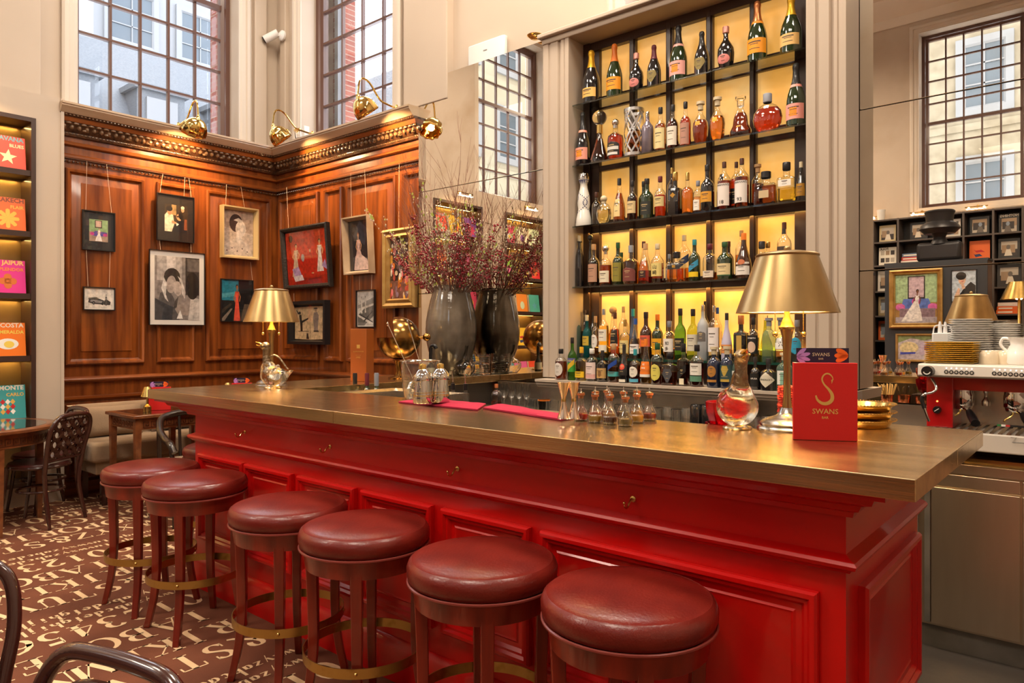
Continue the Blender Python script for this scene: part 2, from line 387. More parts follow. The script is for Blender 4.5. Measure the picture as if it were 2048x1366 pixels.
def house(name, loc, rz, w, h, d, mat, rows, cols, label, roof=None, z0=-3, win=(1.0, 1.7)):
    r = empty(name, loc, rz, label, 'building')
    m = MB(); m.box(-w/2, w/2, 0, d, z0, h); m.build('facade', mat, r, smooth=0)
    for j in range(rows+1): MB().box(-w/2, w/2, -.05, .02, h-.5-j*3.2, h-.3-j*3.2).build('string_course', mat, r, smooth=0)
    for j in range(rows):
        for i in range(cols):
            x = -w/2+(i+.5)*w/cols; z = h-1.4-win[1]-j*3.2
            f = MB(); f.rings(x-win[0]/2, x+win[0]/2, z, z+win[1], [(-.18, 0), (-.18, .1), (0, .1), (.06, .04)], lambda u, n, z_: (u, -n, z_), cap=False)
            for t in (-.01,): f.box(x-.02, x+.02, -.07, -.02, z, z+win[1])
            for q in (1, 2): f.box(x-win[0]/2, x+win[0]/2, -.07, -.02, z+win[1]*q/3-.02, z+win[1]*q/3+.02)
            fo = f.build('window', render_l, r, smooth=0)
            MB().box(x-win[0]/2, x+win[0]/2, -.03, .01, z, z+win[1]).build('pane', extglass, fo, smooth=0)
    if roof:
        q = MB(); q.add([(-w/2, 0, h), (w/2, 0, h), (w/2, 2.2, h+roof), (-w/2, 2.2, h+roof), (-w/2, d, h), (w/2, d, h)], [(0, 1, 2, 3), (3, 2, 5, 4), (0, 3, 4), (1, 5, 2)])
        q.build('roof', slate, r, smooth=0)
        for i in range(cols):
            x = -w/2+(i+.5)*w/cols
            dm = MB(); dm.box(x-.65, x+.65, .3, 2.4, h+.2, h+1.9); dm.box(x-.75, x+.75, .2, 2.5, h+1.9, h+2.05); do = dm.build('dormer', slate, r, smooth=0)
            MB().box(x-.42, x+.42, .22, .32, h+.45, h+1.7).build('dormer_window', render_l, do, smooth=0)
    return r
house('townhouse', (-20, 10.0, 0), PI/2, 9, 6.2, 6, render_l, 1, 4, 'grey slate mansard roof with dormers outside the west window', roof=3.6)
house('rooftop_tower', (-27, 12.0, 0), PI/2, 5, 15, 5, render_l, 2, 2, 'pale tower block rising behind the slate mansard roof', win=(1.5, 1.8))
rf = MB(); rf.add([(-13, 6.4, 3), (-13, 12, 3), (-13, 12, 8.2), (-13, 6.4, 4.9), (-16, 6.4, 3), (-16, 12, 3), (-16, 12, 8.2), (-16, 6.4, 4.9)], [(0, 1, 2, 3), (4, 7, 6, 5), (0, 3, 7, 4), (3, 2, 6, 7), (1, 5, 6, 2), (0, 4, 5, 1)])
rfo = rf.build('gabled_roof', M('grey_roof_brick', (.13, .125, .125), .8, var=(25, (.18, .17, .17))), smooth=0); tag(rfo, 'grey sloping brick gable close outside the west window', 'building')
house('mansion_block', (-9.5, 19, 0), 0, 13, 9.5, 6, render_l, 3, 6, 'pale grey building far outside the window with the brick pier', roof=2.5)
house('stone_building', (-3.5, -15, 0), PI, 22, 14, 6, stone_m, 4, 9, 'bath stone building with tall sash windows, reflected in the mirror')
house('stucco_building', (-17, -4.9, 0), PI/2, 15, 14, 6, M('cream_stucco', (.32, .285, .21), .7), 4, 7, 'cream stucco building reflected beside the slim mirror frame')
# ------------------------------------------------------------------ carpet with woven alphabet rows
def arc(cx, cy, rx, ry, a0, a1, n=9):
    return [(cx+rx*math.cos(math.radians(a0+(a1-a0)*i/n)), cy+ry*math.sin(math.radians(a0+(a1-a0)*i/n))) for i in range(n+1)]
L = lambda *p: list(p)
# glyph: (width, strokes [(mode, points)], serifs [(x, y)]);  T thick, t thin, a broad-nib
GL = {
'A': (.86, [('t', L((.1, 0), (.43, 1))), ('T', L((.43, 1), (.76, 0))), ('t', L((.22, .34), (.62, .34)))], [(.1, 0), (.76, 0)]),
'B': (.74, [('T', L((.2, 0), (.2, 1))), ('a', L((.2, .98))+arc(.38, .75, .22, .23, 90, -90)+L((.2, .52))), ('a', L((.2, .52))+arc(.40, .27, .26, .25, 90, -90)+L((.2, .02)))], [(.15, 0), (.15, 1)]),
'C': (.80, [('a', arc(.45, .5, .36, .49, 45, 315, 14)), ('t', L((.72, .98), (.72, .72)))], []),
'D': (.84, [('T', L((.2, 0), (.2, 1))), ('a', L((.2, .98))+arc(.38, .5, .38, .48, 90, -90, 12)+L((.2, .02)))], [(.15, 0), (.15, 1)]),
'E': (.70, [('T', L((.2, 0), (.2, 1))), ('t', L((.2, .98), (.62, .98))), ('t', L((.2, .5), (.5, .5))), ('t', L((.2, .02), (.64, .02))), ('t', L((.62, .98), (.62, .78))), ('t', L((.64, .02), (.64, .24))), ('t', L((.5, .4), (.5, .6)))], [(.15, 0), (.15, 1)]),
'F': (.66, [('T', L((.2, 0), (.2, 1))), ('t', L((.2, .98), (.60, .98))), ('t', L((.2, .5), (.5, .5))), ('t', L((.60, .98), (.60, .78))), ('t', L((.5, .4), (.5, .6)))], [(.2, 0), (.15, 1)]),
'G': (.86, [('a', arc(.45, .5, .36, .49, 50, 330, 14)), ('T', L((.72, .02), (.72, .42)))], [(.72, .43)]),
'H': (.90, [('T', L((.2, 0), (.2, 1))), ('T', L((.7, 0), (.7, 1))), ('t', L((.2, .5), (.7, .5)))], [(.2, 0), (.2, 1), (.7, 0), (.7, 1)]),
'I': (.42, [('T', L((.21, 0), (.21, 1)))], [(.21, 0), (.21, 1)]),
'J': (.52, [('a', L((.32, 1), (.32, .15))+arc(.18, .12, .14, .2, 0, -130, 6))], [(.32, 1)]),
'K': (.84, [('T', L((.2, 0), (.2, 1))), ('t', L((.28, .42), (.68, 1))), ('T', L((.36, .55), (.72, 0)))], [(.2, 0), (.2, 1), (.68, 1), (.72, 0)]),
'L': (.68, [('T', L((.2, 0), (.2, 1))), ('t', L((.2, .02), (.62, .02))), ('t', L((.62, .02), (.62, .26)))], [(.2, 1), (.15, 0)]),
'M': (1.0, [('t', L((.15, 0), (.15, 1))), ('T', L((.18, 1), (.5, .05))), ('t', L((.5, .05), (.82, 1))), ('T', L((.84, 0), (.84, 1)))], [(.15, 0), (.12, 1), (.84, 0), (.88, 1)]),
'N': (.88, [('t', L((.15, 0), (.15, 1))), ('T', L((.17, 1), (.72, .02))), ('t', L((.73, 0), (.73, 1)))], [(.15, 0), (.12, 1), (.73, 1)]),
'O': (.88, [('a', arc(.44, .5, .36, .49, 0, 360, 20))], []),
'P': (.70, [('T', L((.2, 0), (.2, 1))), ('a', L((.2, .98))+arc(.36, .71, .26, .27, 90, -90)+L((.2, .44)))], [(.2, 0), (.15, 1)]),
'Q': (.90, [('a', arc(.44, .5, .36, .49, 0, 360, 20)), ('T', L((.45, .1), (.85, -.22)))], []),
'R': (.80, [('T', L((.2, 0), (.2, 1))), ('a', L((.2, .98))+arc(.36, .74, .24, .24, 90, -90)+L((.2, .50))), ('T', L((.38, .5), (.68, 0)))], [(.2, 0), (.15, 1), (.70, 0)]),
'S': (.64, [('a', arc(.33, .75, .22, .24, 35, 190, 7)+L((.2, .58), (.33, .5), (.46, .42))+arc(.33, .26, .24, .25, 20, -150, 8)), ('t', L((.53, .98), (.53, .76))), ('t', L((.1, .02), (.1, .26)))], []),
'T': (.78, [('T', L((.39, 0), (.39, 1))), ('t', L((.08, .98), (.70, .98))), ('t', L((.08, .98), (.08, .76))), ('t', L((.70, .98), (.70, .76)))], [(.39, 0)]),
'U': (.84, [('a', L((.2, 1), (.2, .3))+arc(.42, .28, .22, .27, 180, 360, 8)), ('t', L((.64, .28), (.64, 1)))], [(.2, 1), (.64, 1)]),
'V': (.84, [('T', L((.1, 1), (.43, .0))), ('t', L((.43, .0), (.74, 1)))], [(.1, 1), (.74, 1)]),
'W': (1.1, [('T', L((.1, 1), (.36, .0))), ('t', L((.36, .0), (.56, .95))), ('T', L((.56, .95), (.78, 0))), ('t', L((.78, .0), (1.0, 1)))], [(.1, 1), (.56, 1), (1.0, 1)]),
'X': (.82, [('T', L((.12, 1), (.70, 0))), ('t', L((.12, 0), (.68, 1)))], [(.12, 1), (.70, 0), (.12, 0), (.68, 1)]),
'Y': (.80, [('T', L((.08, 1), (.40, .48))), ('t', L((.40, .48), (.70, 1))), ('T', L((.40, 0), (.40, .5)))], [(.08, 1), (.70, 1), (.40, 0)]),
'Z': (.74, [('t', L((.1, .98), (.64, .98))), ('T', L((.62, .96), (.1, .04))), ('t', L((.1, .02), (.66, .02))), ('t', L((.1, .98), (.1, .78))), ('t', L((.66, .02), (.66, .24)))], []),
'&': (.90, [('a', arc(.36, .76, .17, .2, -40, 220, 9)+L((.3, .5), (.7, .06), (.84, 0))), ('a', L((.3, .52))+arc(.32, .25, .24, .25, 110, 340, 9)+L((.74, .5)))], []),
'1': (.44, [('T', L((.24, 0), (.24, 1))), ('t', L((.08, .84), (.24, .98)))], [(.24, 0)]),
'2': (.64, [('a', arc(.31, .72, .22, .26, 170, -20, 8)+L((.36, .4), (.1, .06))), ('T', L((.1, .05), (.56, .05))), ('t', L((.56, .03), (.58, .22)))], []),
'3': (.60, [('a', arc(.28, .75, .2, .23, 160, -80, 8)), ('a', arc(.28, .27, .25, .26, 85, -150, 9))], []),
'4': (.66, [('t', L((.44, 1), (.06, .32))), ('t', L((.06, .30), (.60, .30))), ('T', L((.44, 0), (.44, 1)))], [(.44, 0)]),
'5': (.60, [('t', L((.16, .98), (.16, .56))), ('T', L((.16, .94), (.52, .94))), ('a', L((.16, .56))+arc(.28, .30, .25, .30, 100, -150, 9))], []),
'6': (.64, [('a', L((.52, .96), (.3, .84), (.14, .6))+arc(.32, .30, .23, .29, 160, 520, 14))], []),
'7': (.60, [('T', L((.1, .94), (.54, .94))), ('a', L((.54, .94), (.32, .5), (.22, 0))), ('t', L((.1, .98), (.08, .76)))], []),
'8': (.62, [('a', arc(.31, .75, .18, .23, -90, 270, 12)), ('a', arc(.31, .26, .23, .26, 90, 450, 12))], []),
'9': (.64, [('a', L((.14, .04), (.34, .16), (.50, .4))+arc(.32, .70, .23, .29, -20, 340, 14))], []),
'0': (.66, [('a', arc(.33, .5, .25, .49, 0, 360, 16))], []),
}
LOWER = {
'a': (.5, [('a', arc(.22, .2, .15, .2, 60, 300, 7)), ('T', L((.36, 0), (.36, .4)))], []), 'b': (.5, [('T', L((.1, 0), (.1, .95))), ('a', arc(.26, .22, .16, .21, 140, -140, 7))], []),
'c': (.44, [('a', arc(.24, .22, .16, .22, 50, 310, 8))], []), 'd': (.5, [('T', L((.38, 0), (.38, .95))), ('a', arc(.23, .22, .16, .21, 40, 320, 7))], []),
'e': (.46, [('a', arc(.24, .22, .17, .22, 0, 310, 8)), ('t', L((.08, .24), (.4, .24)))], []), 'f': (.34, [('T', L((.14, 0), (.14, .8))), ('t', L((.14, .8), (.3, .93))), ('t', L((.02, .45), (.28, .45)))], []),
'g': (.5, [('a', arc(.23, .22, .16, .21, 40, 320, 7)), ('T', L((.38, .42), (.38, -.25))), ('t', L((.38, -.25), (.1, -.36)))], []), 'h': (.54, [('T', L((.1, 0), (.1, .95))), ('a', L((.1, .3), (.25, .43), (.4, .34), (.42, 0)))], []),
'i': (.26, [('T', L((.12, 0), (.12, .45))), ('T', L((.12, .6), (.12, .72)))], []), 'j': (.26, [('T', L((.14, .45), (.14, -.25))), ('t', L((.14, -.25), (-.02, -.35))), ('T', L((.14, .6), (.14, .72)))], []),
'k': (.5, [('T', L((.1, 0), (.1, .95))), ('t', L((.12, .2), (.38, .45))), ('T', L((.2, .26), (.42, 0)))], []), 'l': (.26, [('T', L((.12, 0), (.12, .95)))], []),
'm': (.74, [('T', L((.1, 0), (.1, .45))), ('a', L((.1, .3), (.22, .43), (.34, .34), (.35, 0))), ('a', L((.35, .3), (.48, .43), (.6, .34), (.61, 0)))], []), 'n': (.54, [('T', L((.1, 0), (.1, .45))), ('a', L((.1, .3), (.25, .43), (.4, .34), (.42, 0)))], []),
'o': (.5, [('a', arc(.24, .22, .17, .22, 0, 360, 12))], []), 'p': (.5, [('T', L((.1, -.35), (.1, .45))), ('a', arc(.26, .22, .16, .21, 140, -140, 7))], []),
'q': (.5, [('T', L((.38, -.35), (.38, .45))), ('a', arc(.23, .22, .16, .21, 40, 320, 7))], []), 'r': (.38, [('T', L((.1, 0), (.1, .45))), ('t', L((.1, .3), (.32, .43)))], []),
's': (.4, [('a', L((.34, .38), (.2, .45), (.1, .34), (.2, .24), (.32, .14), (.2, .0), (.06, .08)))], []), 't': (.34, [('T', L((.14, .05), (.14, .68))), ('t', L((.14, .03), (.3, .04))), ('t', L((.02, .45), (.28, .45)))], []),
'u': (.54, [('a', L((.12, .45), (.12, .1), (.25, 0), (.4, .12))), ('T', L((.42, 0), (.42, .45)))], []), 'v': (.48, [('T', L((.05, .45), (.24, 0))), ('t', L((.24, 0), (.42, .45)))], []),
'w': (.66, [('T', L((.05, .45), (.2, 0))), ('t', L((.2, 0), (.32, .43))), ('T', L((.32, .43), (.46, 0))), ('t', L((.46, 0), (.6, .45)))], []), 'x': (.46, [('T', L((.06, .45), (.4, 0))), ('t', L((.06, 0), (.4, .45)))], []),
'y': (.48, [('T', L((.05, .45), (.24, 0))), ('t', L((.42, .45), (.14, -.35)))], []), 'z': (.44, [('t', L((.06, .43), (.38, .43))), ('T', L((.38, .43), (.06, .02))), ('t', L((.06, .02), (.4, .02)))], []),
}
def put_glyph(mb, g, T, tw=.17, hw=.05, mi=1, serif=.09):
    w, strokes, serifs = g
    for mode, pts in strokes:
        vs = []; fs = []; n = len(pts)
        for i, (x, y) in enumerate(pts):
            a = pts[max(i-1, 0)]; b = pts[min(i+1, n-1)]; dx, dy = b[0]-a[0], b[1]-a[1]; l = math.hypot(dx, dy) or 1
            if mode == 'T': W = tw
            elif mode == 't': W = hw
            else: W = hw+(tw-hw)*abs(dy/l)**1.3
            if mode == 'T': nx, ny = (1, 0) if abs(dy) > abs(dx)*.4 else (0, 1)
            elif abs(dy) > abs(dx): nx, ny = 1, 0
            else: nx, ny = 0, 1
            if mode == 'a': nx, ny = -dy/l, dx/l
            vs += [T(x-nx*W/2-w/2, y-ny*W/2), T(x+nx*W/2-w/2, y+ny*W/2)]
        for i in range(n-1): fs.append((2*i, 2*i+1, 2*i+3, 2*i+2))
        mb.add(vs, fs, mi)
    for x, y in serifs:
        y0, y1 = (0, .045) if y < .5 else (y-.045, y)
        mb.add([T(x-serif-tw*.5-w/2, y0), T(x+serif+tw*.5-w/2, y0), T(x+serif+tw*.5-w/2, y1), T(x-serif-tw*.5-w/2, y1)], [(0, 1, 2, 3)], mi)
carpet = MB()
def carpet_z(v): return v
carpet.box(XA-.3, -.53, YO-.3, 1.96, -.02, 0, 0); carpet.box(XA-.3, -4.0, 1.96, YB+.3, -.02, 0, 0); carpet.box(-.53, XR+.3, YO-.3, 1.96, -.02, 0, 0)
rows = [(0, '0123456789', .128, 1.42+3*.128, .17, GL), (.25, 'ABCDEFGHI', .1427, 1.58, .165, GL), (.485, 'JKLMNOPQR', .1427, 1.60, .165, GL),
        (.72, 'STUVWXYZ&', .1427, 1.60, .165, GL), (.965, 'abcdefghijklmnopqrstuvwxyz', .0494, 1.60, .085, LOWER), (1.075, 'abcdefghijklmnopqrstuvwxyz', .0494, 1.57, .085, LOWER)]
lift = .0015
for per in range(-3, 3):
    for off, chars, pitch, y_first, size, src in rows:
        xc = -3.797+off+per*1.245
        if xc < -6.9 or xc > -1.2: continue
        n = len(chars)
        for rep in range(-3, 4):
            for i, ch in enumerate(chars):
                yc = y_first-pitch*i+rep*1.284
                if yc < -.5 or yc > 4.15: continue
                if xc > -4.15 and yc > 1.86: continue
                lift_i = lift
                Tg = lambda x, y, xc=xc, yc=yc, size=size: (xc+(y-.5 if src is GL else y-.25)*size, yc-x*size, lift_i)
                put_glyph(carpet, src[ch], Tg)
carp = M('carpet_brown', (.17, .052, .022), .95, bump=(260, .3), var=(3, (.12, .034, .014)))
carpl = M('carpet_cream', (.80, .56, .32), .95, bump=(260, .3), var=(4, (.70, .47, .26)))
struct(carpet.build('floor', [carp, carpl], smooth=0))
struct(MB().box(-4.0, XR+.3, 1.96, YB+.3, -.02, 0).build('floor', M('bar_floor', (.035, .027, .021), .5, bump=(30, .1)), smooth=0))

# ------------------------------------------------------------------ mirrors
def wall_mirror(name, x0, x1, label, tilts, rz=0):
    zz = [1.055, 1.772, 2.660, 3.63]
    root = empty(name, (x0, MIR, 0), rz, label, 'mirror')
    b = MB(); b.box(.004, x1-x0-.004, .012, .04, zz[0], zz[3]-.005); b.build('backing', darkframe, root, smooth=0)
    for i in range(3):
        zc = (zz[i]+zz[i+1])/2; h = (zz[i+1]-zz[i])/2-.0015; w = x1-x0
        m = MB(); bv = .0025
        m.add([(0, .004, -h), (w, .004, -h), (w, .004, h), (0, .004, h), (bv, 0, -h+bv), (w-bv, 0, -h+bv), (w-bv, 0, h-bv), (bv, 0, h-bv), (0, .010, -h), (w, .010, -h), (w, .010, h), (0, .010, h)],
              [(4, 5, 6, 7), (0, 1, 5, 4), (1, 2, 6, 5), (2, 3, 7, 6), (3, 0, 4, 7), (8, 9, 1, 0), (9, 10, 2, 1), (10, 11, 3, 2), (11, 8, 0, 3)])
        m.build('mirror_pane', mirror_m, root, loc=(0, 0, zc), rot=(math.radians(tilts[i]), 0, 0), smooth=0)
    return root
wall_mirror('wall_mirror', -4.672, -3.10, 'antiqued frameless wall mirror in three panes behind the grey vase', (0, 0, .12))
wall_mirror('wall_mirror', -1.133, .9, 'antiqued frameless wall mirror in three panes behind the coffee machine', (0, 0, .12), rz=math.radians(-1.05))
s = MB(); s.box(-3.70, -3.08, 4.20, 4.235, .86, 1.052); s.box(-3.08, .9, 4.20, 4.235, .86, 1.052)
struct(s.build('trim_50', steel, smooth=0))

# ------------------------------------------------------------------ back bar: pilasters, header, sill, timber grid, lit panels, glass shelves
bb = empty('back_bar_surround', (0, 0, 0), 0, 'cream painted back bar surround with fluted pilasters and header', 'shelving')
def pilaster(x0, x1):
    m = MB(); y = 4.0; w = x1-x0
    pts = [(x0, 4.24), (x0, y), (x0+.012, y-.006), (x0+.05, y-.006), (x0+.056, y+.004), (x0+.064, y+.004), (x0+.07, y-.004), (x0+w*.58, y-.004), (x0+w*.62, y+.012), (x0+w*.68, y+.012), (x0+w*.70, y-.004), (x1-.045, y-.004), (x1-.04, y+.002), (x1-.03, y-.006), (x1, y-.006), (x1, 4.24)]
    m.prism(pts, 1.12, 3.46); return m.build('pilaster', paint, bb, smooth=0)
pilaster(-3.10, -2.873); pilaster(-1.291, -1.085)
h = MB(); h.box(-3.10, -1.085, 3.985, 4.24, 3.46, 3.50); h.box(-3.12, -1.07, 3.955, 4.24, 3.50, 3.53); h.build('header', paint, bb, smooth=0, bevel=.006)
pl = MB(); pl.run([(0, 1.060), (.05, 1.060), (.055, 1.072), (.065, 1.076), (.069, 1.090), (.080, 1.096), (.080, 1.112), (-.33, 1.112), (-.33, 1.06)], -3.07, -1.07, lambda u, n, z: (u, 3.95-n, z))
pl.build('sill_shelf', paint, bb, smooth=30)
MB().box(-3.07, -1.07, 4.195, 4.235, .885, 1.06).build('apron', steel, bb, smooth=0)
gx = [-2.873, -2.751, -2.511, -2.465, -2.238, -2.191, -1.960, -1.917, -1.682, -1.643, -1.417, -1.291]
fr = MB(); YF = 4.19
fr.box(-2.873, -2.82, YF-.02, 4.24, 1.112, 3.46); fr.box(-2.82, -2.751, YF, 4.24, 1.112, 3.46)
fr.box(-1.417, -1.291, YF, 4.24, 1.112, 3.46)
for a, b_ in ((-2.511, -2.465), (-2.238, -2.191), (-1.960, -1.917), (-1.682, -1.643)):
    fr.box(a, b_, YF, 4.24, 1.112, 3.46); fr.box(a+.008, b_-.008, YF-.012, YF, 1.112, 3.44)
for z in (3.03, 2.60, 2.167, 1.743):
    fr.box(-2.751, -1.417, YF+.004, 4.24, z-.045, z+.045)
fr.box(-2.82, -1.33, YF-.01, 4.24, 3.40, 3.46); fr.box(-2.82, -1.33, YF, 4.24, 1.112, 1.30)
fr.build('timber_grid', darkframe, bb, smooth=0, bevel=.003)
def amber_mat():
    m = bpy.data.materials.new('backlit_amber_panel'); m.use_nodes = True; nt = m.node_tree; b = nt.nodes['Principled BSDF']; b.inputs['Roughness'].default_value = .5
    tc = nt.nodes.new('ShaderNodeTexCoord'); no = nt.nodes.new('ShaderNodeTexNoise'); no.inputs['Scale'].default_value = 3.5; no.inputs['Detail'].default_value = 4
    cr = nt.nodes.new('ShaderNodeValToRGB'); cr.color_ramp.elements[0].position = .35; cr.color_ramp.elements[1].position = .68
    cr.color_ramp.elements[0].color = (.84, .42, .075, 1); cr.color_ramp.elements[1].color = (.88, .54, .19, 1)
    nt.links.new(tc.outputs['Object'], no.inputs['Vector']); nt.links.new(no.outputs['Fac'], cr.inputs['Fac'])
    nt.links.new(cr.outputs['Color'], b.inputs['Base Color']); nt.links.new(cr.outputs['Color'], b.inputs['Emission Color']); b.inputs['Emission Strength'].default_value = AMB
    return m
AMB = .55
am = amber_mat(); zed = [1.30, 1.743, 2.167, 2.60, 3.03, 3.41]
cols_ = [(-2.751, -2.511), (-2.465, -2.238), (-2.191, -1.960), (-1.917, -1.682), (-1.643, -1.417)]
for a, b_ in cols_:
    for z0, z1 in zip(zed, zed[1:]): MB().box(a-.005, b_+.005, 4.222, 4.232, z0, z1).build('lit_panel', am, bb, smooth=0)
# warm strip lights washing the lower panels
for z, e in ((1.748, 4.0), (2.165, 2.2), (1.31, 5.5)):
    lamp('shelf_light', 'AREA', (-2.08, 4.165, z-.035 if z > 1.4 else z+.02), e, (1, .55, .12), rot=((0 if z > 1.4 else PI), 0, 0), size=1.5, sy=.02)
shelfglass = thin_glass('shelf_glass', (.72, .78, .74), 2.2, .03)
SHZ = [3.002, 2.584, 2.165, 1.748]
for i, z in enumerate(SHZ):
    o = MB().box(-2.870, -1.294, 4.035, 4.176, z-.010, z).build('glass_shelf', shelfglass, smooth=0)
    tag(o, ('topmost glass shelf carrying the champagne bottles', 'second glass shelf from the top with decanters and cognac', 'third glass shelf from the top with whisky bottles', 'lowest tall glass shelf with whisky bottles, just above eye level')[i], 'shelf')
rz = 1.262
o = MB().box(-2.868, -1.296, 4.06, 4.185, rz-.012, rz); o.box(-2.868, -1.296, 4.052, 4.06, rz-.014, rz)
o = o.build('riser_shelf', M('green_glass', (.02, .09, .06), .05, trans=.4), smooth=0); tag(o, 'low green glass riser shelf carrying the back row of spirits', 'shelf')

# ------------------------------------------------------------------ the bar
bar = empty('bar_counter', (0, 0, 0), 0, 'long red panelled bar counter with mouldings and brass bag hooks', 'bar')
TF = lambda u, n, z: (u, 1.95-n, z)
TE = lambda u, n, z: (-.53+n, u, z)
c = MB(); c.box(-4.026, -.53, 1.951, 2.38, .0, 1.045); c.box(-.98, -.53, 2.38, 2.81, 0, 1.045); c.box(-4.026, -3.76, 2.38, 4.18, 0, 1.045)
c.build('body', red, bar, smooth=0)
c = MB(); c.box(-3.755, -.985, 2.381, 2.392, 0, 1.045); c.box(-3.758, -3.747, 2.392, 4.19, 0, 1.045); c.box(-.98, -.54, 2.811, 2.822, 0, 1.045); c.box(-.992, -.981, 2.392, 2.811, 0, 1.045); c.build('service_cladding', M('dark_steel_cladding', (.12, .10, .085), .35, metal=.8), bar, smooth=0)
RP = [(0, 0), (0, .018), (.006, .026), (.018, .026), (.026, .016), (.034, .016), (.044, .004), (.060, .002), (.066, .006), (.074, .002)]
for a, b_ in ((-3.958, -3.476), (-3.456, -3.024), (-2.977, -2.537), (-2.492, -2.051), (-1.997, -1.559), (-1.511, -.595)):
    MB().rings(a, b_, .27, .752, RP, TF).build('front_panel', red, bar, smooth=30)
MB().rings(2.063, 2.752, .27, .752, RP, TE).build('end_panel', red, bar, smooth=30)
m = MB()
m.run([(0, .815), (.012, .818), (.018, .826), (.030, .832), (.034, .842), (.028, .850), (.012, .856), (0, .862)], -4.026, -.53, TF, m0=-1, m1=1)
m.run([(0, .815), (.012, .818), (.018, .826), (.030, .832), (.034, .842), (.028, .850), (.012, .856), (0, .862)], 1.95, 2.80, TE, m0=-1)
m.build('dado_rail', red, bar, smooth=30)
m = MB()
CP = [(0, .962), (.022, .964), (.026, .978), (.040, .984), (.048, 1.0), (.080, 1.012), (.088, 1.030), (.118, 1.034), (.118, 1.048), (0, 1.048)]
m.run(CP, -4.026, -.53, TF, m0=-2.2, m1=1)
m.run(CP, 1.951-.0, 1.962, TE, m0=-1)
m.build('cornice', red, bar, smooth=30)
m = MB()
PB = [(0, 0), (.028, 0), (.028, .135), (.020, .15), (.008, .165), (0, .17)]
m.run(PB, -4.026, -.53, TF, m0=-1, m1=1); m.run(PB, 1.951, 2.81, TE, m0=-1)
m.build('plinth', red, bar, smooth=30)
for x in (-3.481, -2.738, -1.924, -1.155):
    hk = MB(); p = curve_pts([(x, 1.948, .912), (x, 1.938, .911), (x, 1.928, .902), (x, 1.920, .892), (x, 1.909, .890), (x, 1.901, .897), (x, 1.898, .905)], 5)
    hk.tube(p, .0032, 8); hk.sphere((x, 1.898, .907), .0052, 8, 6)
    hk.lathe([(.010, 0), (.010, .003), (.005, .006)], 12, mi=0, T=lambda a, b_, c_, x=x: (x+a, 1.951-c_, .911+b_))
    hk.build('bag_hook', brass, bar)
top = empty('countertop', (0, 0, 0), 0, 'brass sheet countertop running the length of the red bar and turning the corner', 'countertop')
TZ0, TZ1 = 1.048, 1.10
for k, (poly) in enumerate(([(-4.33, 1.812), (-2.521, 1.812), (-2.521, 2.43), (-3.72, 2.43), (-4.33, 2.43)],
        [(-2.520, 1.812), (-.345, 1.812), (-.345, 2.367), (-.95, 2.367), (-.95, 2.43), (-2.520, 2.43)],
        [(-.95, 2.368), (-.345, 2.368), (-.345, 2.872), (-.95, 2.872)],
        [(-4.33, 2.431), (-3.72, 2.431), (-3.72, 3.86), (-4.33, 3.86)], [(-4.33, 3.861), (-3.72, 3.861), (-3.72, 4.245), (-4.33, 4.245)])):
    t = MB(); t.prism(poly, TZ0, TZ1); t.build('countertop_section', brass_top, top, smooth=0, bevel=.002)
# ------------------------------------------------------------------ bar stools
SEATZ = .742
def bar_stool():
    r = empty('bar_stool')
    s = MB()
    s.lathe([(.001, -.075), (.218, -.075), (.232, -.068), (.238, -.05), (.2385, -.03), (.232, -.014), (.222, -.006), (.2195, -.007), (.205, 0), (.15, .008), (.07, .012), (.001, .013)], 48, (0, 0, SEATZ-.012))
    st = s.build('seat', leather, r, smooth=60)
    p = MB(); p.tube([(.2345*math.cos(a*PI/32), .2345*math.sin(a*PI/32), SEATZ-.086) for a in range(64)], .0045, 6, closed=True)
    p.build('piping', M('oxblood_piping', (.22, .04, .03), .3), st)
    a = MB(); a.lathe([(.205, -.155), (.213, -.155), (.222, -.09), (.205, -.09)], 40, (0, 0, SEATZ)); a.lathe([(.001, -.088), (.22, -.088)], 40, (0, 0, SEATZ), cap=False)
    a.build('apron', stoolwood, r)
    for k in range(4):
        an = PI/4+k*PI/2; ca, sa = math.cos(an), math.sin(an)
        P = curve_pts([(.196, SEATZ-.09, 0), (.190, .50, 0), (.187, .30, 0), (.200, .15, 0), (.232, 0, 0)], 5)
        l = MB(); vs = []; fs = []
        for i, (rr, z, _) in enumerate(P):
            w = .021-.007*i/(len(P)-1)
            for du, dv in ((-w, -w), (w, -w), (w, w), (-w, w)):
                vs.append(((rr+du)*ca-dv*sa, (rr+du)*sa+dv*ca, z))
        for i in range(len(P)-1):
            for q in range(4): q2 = (q+1) % 4; fs.append((i*4+q, (i+1)*4+q, (i+1)*4+q2, i*4+q2))
        fs += [(0, 1, 2, 3), (len(vs)-1, len(vs)-2, len(vs)-3, len(vs)-4)]
        l.add(vs, fs); l.build('leg', stoolwood, r, smooth=50, bevel=.003)
    f = MB(); n = 56; vs = []; fs = []
    for i in range(n):
        a_ = 2*PI*i/n
        for rr, z in ((.222, .255), (.222, .290), (.2185, .290), (.2185, .255)): vs.append((rr*math.cos(a_), rr*math.sin(a_), z))
    for i in range(n):
        j = (i+1) % n
        for q in range(4): q2 = (q+1) % 4; fs.append((i*4+q, j*4+q, j*4+q2, i*4+q2))
    f.add(vs, fs); fo = f.build('foot_ring', M('worn_brass', (.42, .29, .09), .35, metal=1, var=(14, (.25, .15, .04), (1, 1, 1), .55, .75)), r, smooth=30)
    sc = MB()
    for k in range(4): a_ = PI/4+k*PI/2; sc.sphere((.222*math.cos(a_), .222*math.sin(a_), .272), .007, 8, 5)
    sc.build('screw', brass, fo)
    return r
st0 = bar_stool()
